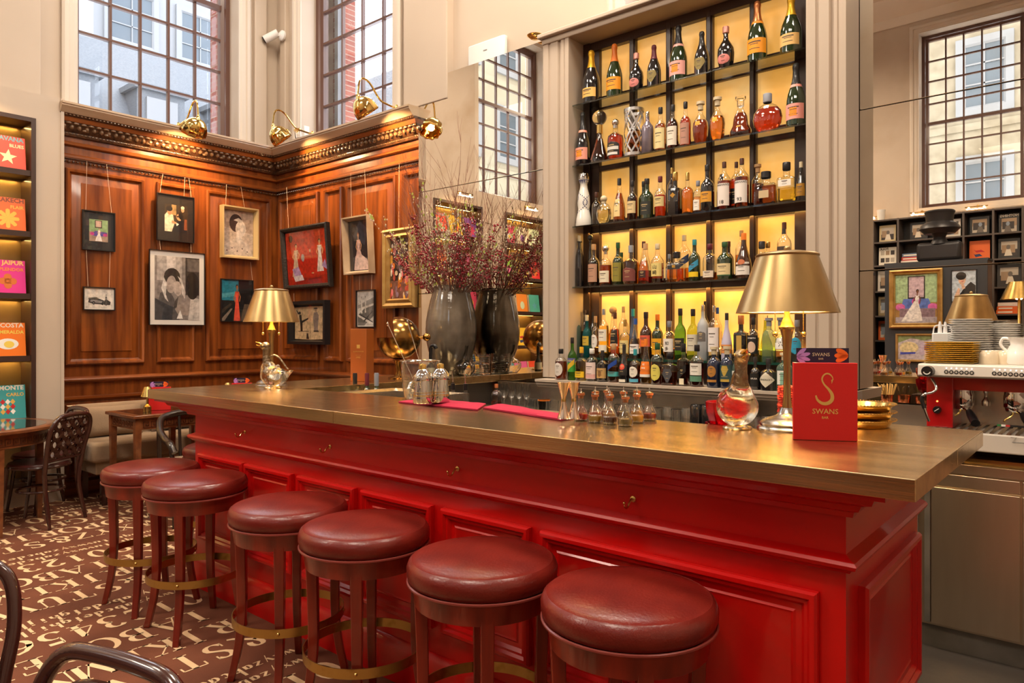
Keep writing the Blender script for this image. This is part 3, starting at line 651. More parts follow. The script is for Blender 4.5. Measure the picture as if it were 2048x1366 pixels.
ST = [(-3.927, 1.665, .06, 'at the sofa end of the red bar'), (-3.430, 1.665, -.03, 'second from the sofa end of the bar'), (-2.622, 1.665, .04, 'third from the sofa end, with a gap before it'),
      (-2.122, 1.665, -.02, 'fourth from the sofa end'), (-1.532, 1.665, .03, 'second from the menu end of the bar'), (-1.015, 1.688, -.04, 'at the bar end under the big lamp'),
      (-4.31, 2.27, .1, 'half hidden behind the far corner')]
for i, (x, y, a, d) in enumerate(ST):
    o = st0 if i == 0 else copy_tree(st0)
    o.location = (x, y, 0); o.rotation_euler = (0, 0, a+(0 if i else .0))
    tag(o, 'round oxblood leather bar stool '+d, 'stool', 'oxblood bar stools around the bar')
# ------------------------------------------------------------------ bookcases on the west wall
CX = -6.88
bk = struct(empty('wall_west_bookcase_surround'))
def surround():
    m = MB(); T = lambda u, n, z: (CX+n, u, z); u = -1.60
    ops = [(-1.55+.0, -.62), (-.42, .53), (1.03, 1.98)]
    for a, b in ops:
        m.box(u, a, -.13, 0, 0, 3.43, T=T); m.box(a, b, -.13, 0, 3.216, 3.43, T=T); m.box(a, b, -.13, 0, 0, .16, T=T); u = b
    m.box(u, 2.19, -.13, 0, 0, 3.43, T=T); m.box(2.165, 2.19, 0, .008, 0, 3.43, T=T)
    m.build('face', paint, bk, smooth=0)
    for a, b in ops:
        f = MB(); f.rings(a, b, .16, 3.216, [(0, -.26), (0, .012), (.035, .012), (.035, -.26)], T, cap=False); f.build('timber_lining', darkframe, bk, smooth=0)
        MB().box(a, b, -.27, -.255, .16, 3.216, T=T).build('back_panel', M('gilded_back', (.40, .27, .11), .35, metal=.7, var=(3, (.30, .19, .07))), bk, smooth=0)
        for z in (2.777, 2.272, 1.757, 1.242, .727):
            MB().box(a+.03, b-.03, -.25, 0, z-.045, z, T=T).build('shelf_board', darkframe, bk, smooth=0)
        for z in (3.17, 2.72, 2.215, 1.70, 1.185):
            lamp('shelf_strip', 'AREA', (CX-.20, (a+b)/2, z), 2.4, (1, .60, .18), size=.02, sy=.85)
surround()
def book(parent_lab, x, y, z, w, h, col, title=(), tcol='#f0e6d0', motif=None, mcol='#f4e3b0', rz=PI/2, tilt=.12, group=None, t=.035, cat='book'):
    """cover faces +X when rz = pi/2; (x, y, z): middle of the lower front edge"""
    r = empty('coffee_table_book', (x, y, z), rz, parent_lab, cat, group); r.rotation_euler = (0, 0, rz)
    ct, st = math.cos(tilt), math.sin(tilt)
    T = lambda u, n, v: (u, n*-ct+v*st, v*ct+n*st) if False else (u, -n*ct+v*st, v*ct+n*st)
    z0 = t*st
    T2 = lambda u, n, v: (u, v*st-n*ct, v*ct+n*st+0.0)
    m = MB(); m.box(-w/2, w/2, -t, 0, 0, h, T=T2); m.build('cover', ink(col, .4), r, smooth=0)
    p = MB(); p.box(-w/2+.004, w/2+.002-.004+.003, -t+.004, -.004, .004, h-.004, T=T2); p.build('pages', ink('#e9e0cf'), r, smooth=0)
    k = MB(); tk = MB(); mats = [ink(tcol), ink(mcol), ink('#d8702a'), ink('#c2262a'), ink('#f2ece0'), ink('#6fb3b0'), ink('#2c3a66')]
    F = lambda x_, y_: T2(x_, .0008, y_)
    yy = h*.86
    for i, tx in enumerate(title):
        s = (.050 if i == 0 else .038)*w/.25; tk.text(tx, s, lambda a, b, yy=yy: F(a+w*.46, b+yy), 0 if i == 0 else 1, 'R', bold=.03); yy -= .052*w/.25
    cy = h*.36
    def poly(pts, mi): k.add([F(px, py) for px, py in pts], [tuple(range(len(pts)))], mi)
    def ell(cx, cy_, rx, ry, mi, n=20): poly([(cx+rx*math.cos(2*PI*i/n), cy_+ry*math.sin(2*PI*i/n)) for i in range(n)], mi)
    if motif == 'star':
        c0 = .065*h/.27
        pts = [((c0 if i % 2 == 0 else c0*.42)*math.sin(PI*i/5+.1), cy+(c0 if i % 2 == 0 else c0*.42)*math.cos(PI*i/5+.1)) for i in range(10)]
        k.add([F(0, cy)]+[F(*q) for q in pts], [(0, 1+i, 1+(i+1) % 10) for i in range(10)], 1)
    elif motif == 'petals':
        for q in range(8):
            a = 2*PI*q/8
            pts = [(.0, 0), (.04, .016), (.075, .014), (.082, 0), (.075, -.014), (.04, -.016)]
            k.add([F(px*math.cos(a)-py*math.sin(a), cy+px*math.sin(a)+py*math.cos(a)) for px, py in pts], [tuple(range(6))], 1)
    elif motif == 'clover':
        for q in range(4): a = PI/4*0+PI/2*q; ell(.035*math.cos(a), cy+.035*math.sin(a), .028, .028, 2, 14)
        ell(0, cy, .024, .024, 2, 10)
    elif motif == 'egg':
        ell(0, cy, .075, .045, 4); F0 = F; F = lambda x_, y_: T2(x_, .0016, y_); ell(.008, cy-.004, .036, .028, 1); F = F0
    elif motif == 'harlequin':
        for i in range(3):
            for j in range(3):
                x_, y_ = -.035+.035*i, cy+.04-.04*j; poly([(x_-.018, y_), (x_, y_-.024), (x_+.018, y_), (x_, y_+.024)], (3, 4, 1)[(i+j) % 3])
    elif motif == 'swoosh':
        poly([(-.07, cy+.01), (-.02, cy+.05), (.05, cy+.04), (.08, cy+.06), (.04, cy+.01), (-.01, cy+.015)], 3); poly([(-.04, cy-.05), (0, cy-.01), (.06, cy-.02), (.08, cy), (.05, cy-.06), (0, cy-.05)], 6)
    elif motif == 'photo':
        sd = random.Random(int(abs(x*913+z*771+y*37))); mats += [ink(q_) for q_ in ('#b9ac9c', '#6c625a', '#3b3330', '#d8cbb8', '#a08468', '#8a93a0')]; a_, b_ = w*.38, h*.36; cy = h*(.5 if not title else .42); o_ = sd.randrange(6)
        for q_, (u0, v0, u1, v1) in enumerate(((-1, -1, 1, 1), (-1, -1, 1, -.2+.3*sd.random()), (-1+sd.random(), -.6, .9, .5))):
            F0 = F; F = lambda x_, y_, q_=q_: T2(x_, .0008+.0003*q_, y_); poly([(u0*a_, cy+v0*b_), (u1*a_, cy+v0*b_), (u1*a_, cy+v1*b_), (u0*a_, cy+v1*b_)], 7+(o_+q_*2) % 6); F = F0
        F = lambda x_, y_: T2(x_, .0020, y_); e_ = sd.uniform(-.2, .2)*a_; ell(e_, cy+.2*b_, .26*a_, .32*b_, 7+(o_+1) % 6, 14); poly([(e_-.5*a_, cy-b_), (e_+.5*a_, cy-b_), (e_+.25*a_, cy-.1*b_), (e_-.25*a_, cy-.1*b_)], 7+(o_+3) % 6)
    elif motif == 'grid':
        mats += [ink(q_) for q_ in ('#b9ac9c', '#6c625a', '#3b3330', '#a08468')]
        for i in range(3):
            for j in range(2): a_ = w*(-.28+.28*i); b_ = h*(.30+.40*j); poly([(a_-w*.11, b_-h*.12), (a_+w*.11, b_-h*.12), (a_+w*.11, b_+h*.12), (a_-w*.11, b_+h*.12)], 7+(i+j*2) % 4)
    elif motif: ell(0, cy, .05, .06, 1)
    if k.v: k.build('cover_print', mats, r, smooth=0)
    if tk.v: tk.build('cover_title', mats, r, smooth=0)
    return r
BX = CX-.045
SHELF5 = (2.777, 2.272, 1.757, 1.242, .727)
T5 = [(('HAVANA', 'BLUES'), '#e8472b', '#7fb8c4', 'star', '#f6dfae', 'orange-red travel book with a pale star on the cover'), (('MARRAKECH', 'FLAIR'), '#ee6a24', '#8a4a30', 'petals', '#f0b84a', 'orange travel book with yellow petals on the cover'),
      (('JAIPUR', 'SPLENDOR'), '#e5308f', '#f5c46a', 'clover', '#f08a30', 'magenta travel book with an orange clover on the cover'), (('COSTA', 'SMERALDA'), '#f47a1c', '#f3dcc4', 'egg', '#f1cf55', 'orange travel book with a white and yellow oval'),
      (('MONTE', 'CARLO'), '#3f9c9c', '#e8dcc8', 'harlequin', '#e0b050', 'teal travel book with harlequin diamonds on the lowest shelf')]
for z, (tt, c1, c2, mo, mc, lb) in zip(SHELF5, T5):
    book(lb, BX, 1.80, z, .25, .275, c1, tt, c2, mo, mc)
pal = ['#f2c230', '#e7502c', '#5aa7b5', '#f0e2c0', '#d8302f', '#8fbf3f', '#e98a2a', '#7a4a9a', '#2f6fae', '#e36aa0', '#c9d8b0', '#c23a5a', '#f5d36a', '#4fae9a', '#f7f0e0']
names = ['yellow', 'red-orange', 'sky blue', 'cream', 'scarlet', 'lime green', 'amber', 'purple', 'royal blue', 'pink', 'pale sage', 'crimson', 'pale yellow', 'sea green', 'ivory']
tiers = ['top', 'second', 'third', 'fourth', 'lowest']
motifs = ['dot', 'star', 'petals', 'swoosh', 'clover', 'egg']
q = 0
for ci, (ys, nm) in enumerate((((1.50, 1.20), 'corner'), ((.36, .06, -.24), 'middle'), ((-.80, -1.08, -1.36), 'farther'))):
    for si, z in enumerate(SHELF5):
        for yi, y in enumerate(ys):
            i = (q*7+si*3+ci) % len(pal); q += 1
            if ci == 0 and si == 2 and yi == 0: i = 2
            mo = 'swoosh' if i == 2 else motifs[q % 6]
            book('%s book, %s shelf of the %s bookcase, %s' % (names[i], tiers[si], nm, ('near side', 'middle', 'far side')[yi]), BX, y, z, .25, .27, pal[i], (), '#ffffff', mo, pal[(i+4) % len(pal)])
def picture_light(x, y, z, rz, lab):
    r = empty('picture_light', (x, y, z), rz, lab, 'picture light', 'brass picture lights above the bookcases')
    m = MB(); m.tube([(-.15, -.12, 0), (.15, -.12, 0)], .008, 8); m.tube([(0, 0, .02), (0, -.06, .03), (0, -.12, .0)], .006, 6); m.lathe([(.022, 0), (.022, .008)], 12, T=lambda a, b, c: (a, -c, .02+b)); m.build('arm', brass_sh, r)
    for s in (-.10, .10):
        b = MB(); b.sphere((s, -.12, -.014), .016, 10, 8); b.build('bulb', M('lit_bulb', (1, .8, .5), .4, emit=(1, .72, .35), es=14), r)
    return r
for i, y in enumerate((1.50, .06, -1.08)):
    picture_light(CX, y, 3.33, PI/2, 'brass picture light over the %s bookcase of bright books' % ('corner', 'middle', 'far')[i])
    lamp('picture_light_beam', 'AREA', (CX+.13, y, 3.29), 4, WARMER, rot=(0, 0, 0), size=.05, sy=.25)

# ------------------------------------------------------------------ framed pictures
def E_(c, cx, cy, rx, ry, rot=0, n=18):
    ca, sa = math.cos(rot), math.sin(rot)
    return (c, [(cx+rx*math.cos(2*PI*i/n)*ca-ry*math.sin(2*PI*i/n)*sa, cy+rx*math.cos(2*PI*i/n)*sa+ry*math.sin(2*PI*i/n)*ca) for i in range(n)])
def R_(c, x0, y0, x1, y1): return (c, [(x0, y0), (x1, y0), (x1, y1), (x0, y1)])
def P_(c, *p): return (c, list(zip(p[::2], p[1::2])))
def figure(cx, y0, h, dress, skin='#e0b090', hair='#3a2418', flare=.16, lean=0, asp=1.0, arms=1):
    X = lambda x, t: cx+(x+lean*t)*asp*h
    o = [(dress, [(X(-flare, 0), y0), (X(flare, 0), y0), (X(flare*.75, .25), y0+h*.25), (X(.055, .58), y0+h*.58), (X(.085, .80), y0+h*.80), (X(-.085, .80), y0+h*.80), (X(-.055, .58), y0+h*.58), (X(-flare*.75, .25), y0+h*.25)])]
    if arms:
        o += [(skin, [(X(-.08, .79), y0+h*.79), (X(-.14, .6), y0+h*.60), (X(-.08, .5), y0+h*.50), (X(-.05, .53), y0+h*.53), (X(-.10, .61), y0+h*.61), (X(-.05, .76), y0+h*.76)]),
              (skin, [(X(.08, .79), y0+h*.79), (X(.15, .66), y0+h*.66), (X(.11, .52), y0+h*.52), (X(.08, .54), y0+h*.54), (X(.11, .66), y0+h*.66), (X(.05, .76), y0+h*.76)])]
    o += [(skin, [(X(-.02, .8), y0+h*.79), (X(.02, .8), y0+h*.79), (X(.02, .88), y0+h*.87), (X(-.02, .88), y0+h*.87)])]
    o += [E_(hair, X(0, .93), y0+h*.935, .052*h*asp, .062*h), E_(skin, X(.006, .92), y0+h*.915, .038*h*asp, .050*h)]
    return o
def clip(pts): return [(min(max(x, 0), 1), min(max(y, 0), 1)) for x, y in pts]
def picture(lab, kind, T, u0, u1, z0, z1, fmat, prof, art, mat_in=0.0, matcol='#f2ece0', wires=(), lean=0, group='framed pictures on the panelling', name='framed_picture', photo=(0, 0, 1, 1)):
    """T maps (u, n, z) with n away from the wall; prof: frame section"""
    r = empty(name, T((u0+u1)/2, 0, z0), 0, lab, 'picture', group)
    o = Vector(r.location); TL = lambda u, n, z: tuple(Vector(T(u, n+lean*(z-z0)/(z1-z0)+.004, z))-o)
    f = MB(); f.rings(u0, u1, z0, z1, prof+[(prof[-1][0], .004)], TL, cap=False); f.box(u0+.003, u1-.003, .0, .004, z0+.003, z1-.003, T=TL); f.build('frame', fmat, r, smooth=0)
    i = prof[-1][0]; a0, a1, c0, c1 = u0+i, u1-i, z0+i, z1-i
    if mat_in: MB().box(a0, a1, .005, .007, c0, c1, T=TL).build('mount', ink(matcol), r, smooth=0)
    w, h = a1-a0, c1-c0; p0, q0, p1, q1 = photo
    b0, b1, d0, d1 = a0+w*p0, a0+w*p1, c0+h*q0, c0+h*q1
    cols = []; k = MB()
    for j, (c, pts) in enumerate(art):
        if c not in cols: cols.append(c)
        pts = clip(pts); n = .008+.00012*j; m = len(pts)
        cx_, cy_ = sum(p[0] for p in pts)/m, sum(p[1] for p in pts)/m
        k.add([TL(b0+(b1-b0)*x, n, d0+(d1-d0)*y) for x, y in pts], [tuple(range(m))], cols.index(c))
    k.build('picture_print', [photo_ink(c) for c in cols], r, smooth=0)
    g = MB(); g.box(a0, a1, .0125, .0135, c0, c1, T=TL)
    g.build('glazing', picgl, r, smooth=0)
    if wires:
        wv = MB()
        for ua, za, ub, zb in wires: wv.tube([TL(ua, .012, za), TL(ub, .008, zb)], .0016, 5)
        wv.build('hanging_wire', M('nylon_wire', (.75, .55, .38), .4), r)
    return r
def AX(px, py, X=-6.955): return aX(px, py, X)[1:]
def BY(px, py, Y=4.255): p = aY(px, py, Y); return (p[0], p[2])
HA = lambda u, n, z: (-6.958+n, u, z)
HB = lambda u, n, z: (u, 4.258-n, z)
thin = [(0, 0), (0, .022), (.008, .022), (.008, .012)]
thick = [(0, 0), (0, .03), (.012, .04), (.03, .036), (.042, .014)]
boxy = [(0, 0), (0, .07), (.014, .07), (.034, .022)]
gold = M('gilt_frame', (.62, .42, .16), .35, metal=.8, var=(9, (.45, .28, .09)))
pale_f = M('limed_oak_frame', (.42, .32, .22), .45, var=(5, (.30, .21, .14)))
def pa(px0, py0, px1, py1):
    """bounds on the west panelling from two opposite pixel corners at equal u"""
    u0, z1 = AX(px0, py0); u1, z0 = AX(px1, py1); return u0, u1, z0, z1
gownroom = [R_('#8fae7c', 0, .45, 1, 1), R_('#a58a78', 0, 0, 1, .45), R_('#2a2020', .3, .62, .68, .97), R_('#c8a89a', .34, .66, .64, .94), P_('#5a4a9a', .05, .3, .35, .48, .95, .44, .95, .26, .3, .24), E_('#c43a8a', .15, .34, .12, .07), E_('#c43a8a', .85, .32, .12, .07)]+figure(.5, .02, .62, '#efe6e2', flare=.3, lean=.05)
# black mounted colour print, upper one of the pair
u0, z1 = AX(163, 419); u1, _ = AX(229, 427); _, z0 = AX(163, 499)
picture('small colour photo of a white-gowned woman in a wide black mount', 'p', HA, u0, u1, z0, z1, black, thin, gownroom, 1, '#191a1e', wires=((u0+.03, z1, u0+.04, 2.95), (u1-.03, z1, u1-.07, 2.95)), photo=(.2, .22, .8, .80))
u0b, z1b = AX(165, 573); u1b, _ = AX(229, 576); _, z0b = AX(165, 620)
car = [R_('#efe6da', 0, 0, 1, 1), P_('#3c3a3c', .1, .3, .3, .22, .62, .2, .7, .26, .68, .42, .5, .5, .3, .52, .12, .46), P_('#8f8c8a', .16, .36, .3, .30, .6, .28, .62, .38, .4, .44, .2, .44), E_('#151515', .3, .28, .055, .09), E_('#8f8c8a', .3, .28, .02, .035), E_('#151515', .62, .24, .04, .07), P_('#56534f', .1, .46, .12, .54, .4, .58, .5, .52), P_('#2c2a2a', .66, .2, .9, .18, .93, .34, .8, .46, .7, .44)]+figure(.76, .16, .58, '#4a4846', '#a8a29c', '#222222', .10, asp=.6)
picture('small black and white photo of a woman by a vintage car', 'p', HA, u0b, u1b, z0b, z1b, black, thin, car, 1, '#efe6da', wires=((u0b+.04, z1b, u0+.035, z0), (u1b-.05, z1b, u1-.04, z0)), photo=(.05, .05, .95, .95))
u0, z1 = AX(312, 385); u1, _ = AX(387, 396); _, z0 = AX(312, 480)
party = [R_('#3a2a18', 0, 0, 1, 1), R_('#a08050', .3, .62, .5, 1), P_('#efe0c4', 0, 0, .3, 0, .42, .3, .36, .62, .12, .72, 0, .6), E_('#c08a60', .22, .74, .11, .13), E_('#1c120c', .2, .84, .14, .1), P_('#16131a', .34, .0, .98, 0, .9, .42, .66, .5, .5, .36), E_('#c89468', .62, .55, .11, .13, .5), E_('#1c120c', .7, .60, .1, .14, .4), R_('#111111', .52, .55, .64, .60), P_('#f2e8d8', .46, .36, .62, .3, .52, .22), E_('#d0a078', .78, .84, .07, .09), E_('#e8ddc8', .78, .92, .08, .06), P_('#8a4a2a', .84, .1, .98, .1, .96, .5, .86, .5), P_('#c89468', .3, .34, .52, .28, .5, .36, .32, .42)]
picture('colour party photo in a black mount above the large monochrome one', 'p', HA, u0, u1, z0, z1, black, thin, party, 1, '#221a16', wires=((u0+.03, z1, u0+.06, 2.95), (u1-.03, z1, u1-.05, 2.95), (u1-.10, z1, u1-.09, 2.95)), photo=(.2, .2, .84, .80))
u0c, z1c = AX(297, 498); u1c, _ = AX(408, 510); _, z0c = AX(297, 650)
veil = [R_('#8c8480', 0, 0, 1, 1), R_('#b6aeaa', .05, .62, .6, 1), R_('#d8d0cc', .26, .76, .46, 1), R_('#3c3634', .68, .4, 1, 1), R_('#6a625e', .72, .78, 1, .98), P_('#5a5656', 0, .1, .12, .42, .3, .5, .42, .34, .55, .0, 0, 0), P_('#3a3c42', 0, .0, 0, .34, .22, .26, .4, .2, .38, 0), E_('#2c2624', .38, .68, .18, .14), E_('#b8aaa2', .36, .56, .11, .14, -.2), E_('#c4b6ae', .5, .50, .09, .12, .3), P_('#e0dad6', .2, .66, .26, .58, .24, .40, .3, .28, .22, .34, .14, .5), P_('#dcd4ce', .5, .7, .58, .58, .6, .42, .66, .34, .68, .44, .6, .64), P_('#9a8e88', .4, .22, .66, .28, .8, .38, .86, .2, .7, .06, .5, .1), P_('#cfc8c2', .74, .0, 1, 0, 1, .34, .8, .38), E_('#1e1a1a', .84, .55, .16, .22), P_('#f0ece8', .48, .02, .56, .16, .62, .02), P_('#4c4644', .44, .3, .52, .38, .48, .2, .4, .16)]
picture('large black and white photo with wide white mount, couple behind a veil', 'p', HA, u0c, u1c, z0c, z1c, black, [(0, 0), (0, .022), (.005, .022), (.005, .012)], veil, 1, '#ece6de', wires=((u0+.035, z1c, u0+.03, z0), (u1-.03, z1c, u1-.03, z0)), photo=(.09, .065, .91, .93))
u0, z1 = AX(439, 410); u1, _ = AX(511, 421); _, z0 = AX(439, 515)
tiara = [R_('#b8a08c', 0, 0, 1, 1), P_('#cdb9a6', 0, .62, 1, .5, 1, 0, 0, 0), P_('#d8c8b8', .0, .0, .04, .22, .3, .34, .46, .38, .62, .36, .86, .26, .98, .0), P_('#e2d4c6', .42, .36, .44, .52, .6, .5, .62, .36, .7, .3, .5, .26), E_('#3a2a26', .42, .72, .22, .20), E_('#e4d6c8', .58, .60, .17, .18, -.2), P_('#e4d6c8', .66, .66, .77, .58, .72, .52, .64, .48), E_('#c8b8a8', .44, .58, .035, .06), P_('#cfc2b4', .34, .78, .5, .84, .66, .78, .6, .72, .46, .76)]+[E_('#4a3a38', .12+.17*i, .10+.06*(i % 2), .02, .015) for i in range(5)]
picture('sepia profile portrait of a woman with tiara in a pale gold frame', 'p', HA, u0, u1, z0, z1, M('pale_gold_frame', (.66, .50, .25), .4, metal=.5), boxy, tiara, wires=((u0+.06, z1, u0+.07, 2.95), (u1-.13, z1, u1-.17, 2.95)))
u0, z1 = AX(440, 557); u1, _ = AX(505, 561); _, z0 = AX(440, 643)
reddress = [R_('#0c1618', 0, 0, 1, 1), R_('#1f7f96', 0, .5, .55, 1), P_('#4f9fae', 0, .55, .5, .62, .5, .72, 0, .66), R_('#0c0c10', .55, .3, 1, 1), P_('#8a7a6c', 0, .04, .3, .3, .36, .3, .1, 0, 0, 0), P_('#3a3026', .0, .26, .3, .44, .34, .40, .0, .16), P_('#56483a', .6, .0, 1, .0, 1, .4, .74, .42)]+figure(.5, .0, .9, '#e0503a', '#a8683e', '#120a08', .13, asp=.9)
picture('colour photo of a woman in a long coral dress against blue sky', 'p', HA, u0, u1, z0, z1, black, thin, reddress, wires=((u0+.35, z1, u0+.33, z1+.19),), name='framed_picture')
# north panelling
u0, z1 = BY(575, 461); u1, _ = BY(668, 447); _, z0 = BY(575, 580)
dance = [R_('#c92a14', 0, 0, 1, 1), P_('#d8401f', 0, .5, 1, .62, 1, 1, 0, 1), P_('#b02410', 0, .1, 1, .16, 1, 0, 0, 0)]+figure(.2, .16, .62, '#e7c9b0', '#e2a878', '#4a1c10', .14, lean=.08)+[P_('#c2a4d8', .12, .3, .28, .34, .36, .14, .2, .1), P_('#efe6ee', .14, .16, .36, .18, .4, .08, .18, .06)]+figure(.8, .22, .60, '#f0e8e6', '#e2a878', '#2a1210', .13, lean=.02)+[P_('#b69ad2', .84, .32, .96, .24, .92, .44), E_('#5a1a10', .13, .88, .05, .07), E_('#a8a0a8', .4, .5, .04, .07), E_('#d8b090', .58, .62, .02, .03), E_('#f0d8a0', .62, .2, .03, .012), P_('#8a1a0e', .5, .1, .8, .12, .8, .1, .5, .08)]
pf = M('carved_black_frame', (.02, .016, .014), .35, bump=(60, .6))
picture('large scarlet picture of two dancing women in a carved black frame', 'p', HB, u0, u1, z0, z1, pf, [(0, 0), (0, .045), (.015, .055), (.035, .045), (.045, .02)], dance, lean=.05, wires=((u0+.12, z1, u0+.13, 2.95),))
u0, z1 = BY(586, 604); u1, _ = BY(661, 604); _, z0 = BY(586, 688)
pages = [R_('#120e0c', 0, 0, 1, 1), P_('#dcc096', .02, .04, .49, .02, .5, .96, .02, .94), P_('#e2c69c', .5, .02, .97, .04, .97, .95, .5, .96), P_('#2a2420', .12, .27, .46, .27, .46, .255, .12, .255), P_('#1c1a1a', .2, .27, .26, .27, .26, .5, .44, .6, .43, .64, .24, .56, .22, .74, .15, .72, .18, .5), E_('#2a2624', .17, .78, .035, .045), P_('#1c1a1a', .12, .74, .06, .86, .08, .87, .16, .76), P_('#9a8a80', .62, .24, .72, .24, .75, .7, .7, .8, .6, .78, .58, .6), E_('#b89a80', .66, .85, .035, .05), E_('#2a2624', .66, .90, .06, .02), P_('#4a4440', .6, .24, .76, .24, .74, .28, .6, .28), P_('#2c2826', .38, .04, .46, .04, .43, .2, .39, .2)]
picture('two yellowed book pages of dancing men in a deep black box frame', 'p', HB, u0, u1, z0, z1, black, [(0, 0), (0, .07), (.03, .07), (.04, .02)], pages, wires=((u0+.04, z1, u0+.03, z1+.09),))
u0, z1 = BY(699, 439); u1, _ = BY(751, 430); _, z0 = BY(699, 551)
pink = [R_('#1c1c26', 0, 0, 1, 1), P_('#3a3c4a', .2, .7, .5, 1, .9, .8, .7, .5)]+figure(.42, .03, .74, '#e6c0b8', '#d8a27c', '#8a4a22', .26, lean=.0, asp=1.3)+[P_('#e9cdc6', .2, .02, .95, .02, .8, .22, .5, .34, .26, .3)]
picture('portrait of a seated woman in a pink gown in a pale wood frame', 'p', HB, u0, u1, z0, z1, pale_f, boxy, pink, lean=.03, wires=((u0+.09, z1, u0+.10, 2.95), (u1-.08, z1, u1-.08, 2.95)))
u0, z1 = BY(715, 581); u1, _ = BY(752, 579); _, z0 = BY(715, 655)
boat = [R_('#c9c5c0', 0, 0, 1, 1), P_('#8e8b88', 0, .5, 1, .66, 1, .84, 0, .6), P_('#6a6866', 0, .0, .4, .0, 1, .3, 1, .6, .4, .5, 0, .3), P_('#d8d4cf', .0, .34, 1, .06, 1, .0, .9, 0, .0, .28), P_('#2c2a2a', .1, .36, .9, .12, .92, .08, .1, .32), P_('#3a3838', .4, .1, .9, .4, .9, .44, .4, .16)]+figure(.25, .36, .50, '#e4e0da', '#a09a94', '#1c1a1a', .09)+figure(.48, .38, .50, '#d0ccc6', '#a09a94', '#1c1a1a', .08)
picture('narrow black and white photo of two people on a yacht', 'p', HB, u0, u1, z0, z1, black, thin, boat, 1, '#efe8de', wires=((u0+.05, z1, u0+.04, z1+.14), (u1-.05, z1, u1-.05, z1+.14)), photo=(.03, .03, .97, .97))
u0, z1 = BY(771, 462); _, z0 = BY(771, 617); u1 = -4.682
rr = random.Random(4)
flow = [R_('#3a2420', 0, 0, 1, 1), R_('#8a5a4a', 0, 0, 1, .3)]+[E_(rr.choice(['#e8a83a', '#e47a2a', '#e8c8a0', '#c86a6a', '#f0e0d0', '#b04a3a', '#9a7a8a']), rr.random(), rr.random()*.9, .03+.05*rr.random(), .03+.04*rr.random(), n=9) for _ in range(60)]
picture('gilt framed painting of orange flowers beside the mirror', 'p', HB, u0, u1, z0, z1, gold, [(0, 0), (0, .04), (.02, .055), (.045, .04), (.07, .05), (.085, .02)], flow, wires=((u0+.2, z1, u0+.2, 2.95),))
# picture rail wire hooks
m = MB(); m.tube([(-6.96, 2.2, 2.952), (-6.96, 4.25, 2.952)], .004, 6); m.tube([(-6.95, 4.262, 2.952), (-4.68, 4.262, 2.952)], .004, 6)
struct(m.build('trim_60', M('bronze_rail', (.10, .05, .03), .4, metal=.6)))

# ------------------------------------------------------------------ brass shell picture lights on the cornice
def shell_light(mount, shade, lab, en=14):
    """mount and shade: world points; shade opens towards the wall and down"""
    r = empty('shell_wall_light', mount, 0, lab, 'wall light', 'brass shell lights along the cornice')
    o = Vector(mount); S = Vector(shade)-o; d = Vector((S.x, S.y, 0)).normalized()
    top = S+Vector((0, 0, .115))
    a = MB(); P = curve_pts([(0, 0, 0), tuple(d*.10+Vector((0, 0, .02))), tuple(S*.45+Vector((0, 0, .09))), tuple(S*.72+Vector((0, 0, .24))), tuple(Vector((S.x, S.y, 0))*.93+Vector((0, 0, S.z+.28))), tuple(top+Vector((0, 0, .05))), tuple(top)], 6)
    a.tube(P, .0085, 8); a.build('gooseneck', brass_sh, r)
    b = MB(); b.lathe([(.028, -.015), (.028, 0), (.012, .012), (.012, .03)], 14); b.sphere((0, 0, .005), .02, 10, 8); b.build('wall_fixing', brass_sh, r)
    h = MB(); n = 22; vs = []; fs = []; mrow = 9
    # clam shell: a scalloped half dome whose mouth faces -d and downward
    side = Vector((-d.y, d.x, 0)); ax = (-d*.62+Vector((0, 0, -.78))).normalized(); up = side.cross(ax).normalized()
    for k in range(mrow):
        t = k/(mrow-1); ph = t*PI*.56; rad = .118*math.sin(ph)**.85; zz = .105*(1-math.cos(ph))*1.25
        for i in range(n):
            an = 2*PI*i/n; q_ = rad*(1+.06*math.cos(an*11)*t)
            p = top+ax*(zz-.0)+side*(q_*math.cos(an))+up*(q_*math.sin(an)*.82); vs.append(tuple(p))
    for k in range(mrow-1):
        for i in range(n): j = (i+1) % n; fs.append((k*n+i, k*n+j, (k+1)*n+j, (k+1)*n+i))
    h.add(vs, fs); so = h.build('shell_shade', brass_sh, r)
    md = so.modifiers.new('solid', 'SOLIDIFY'); md.thickness = .004
    c = MB(); c.lathe([(.018, .0), (.018, .03), (.010, .045)], 12, c=tuple(top-Vector((0, 0, .015)))); c.build('lamp_holder', brass_sh, r)
    bb_ = MB(); bb_.sphere(tuple(top+ax*.07), .022, 10, 8); bb_.build('bulb', M('lit_bulb'), r)
    dirv = ax; rot = dirv.to_track_quat('-Z', 'Y').to_euler()
    lamp('shell_light_beam', 'SPOT', tuple(o+top+ax*.10), en, WARMER, rot=rot, spot=120, blend=.8, rad=.03)
    return r
shell_light((-6.86, aX(357, 245, -6.86)[1], 3.415), aX(396, 262, -6.50), 'brass shell lamp on the west cornice beneath the large window', 130)
shell_light((aY(625, 268, 4.16)[0], 4.16, 3.415), aY(546, 278, 3.80), 'brass shell lamp at the corner of the two windows', 110)
shell_light((aY(793, 213, 4.16)[0], 4.16, 3.415), aY(716, 222, 3.80), 'brass shell lamp beside the tall mirror', 130)

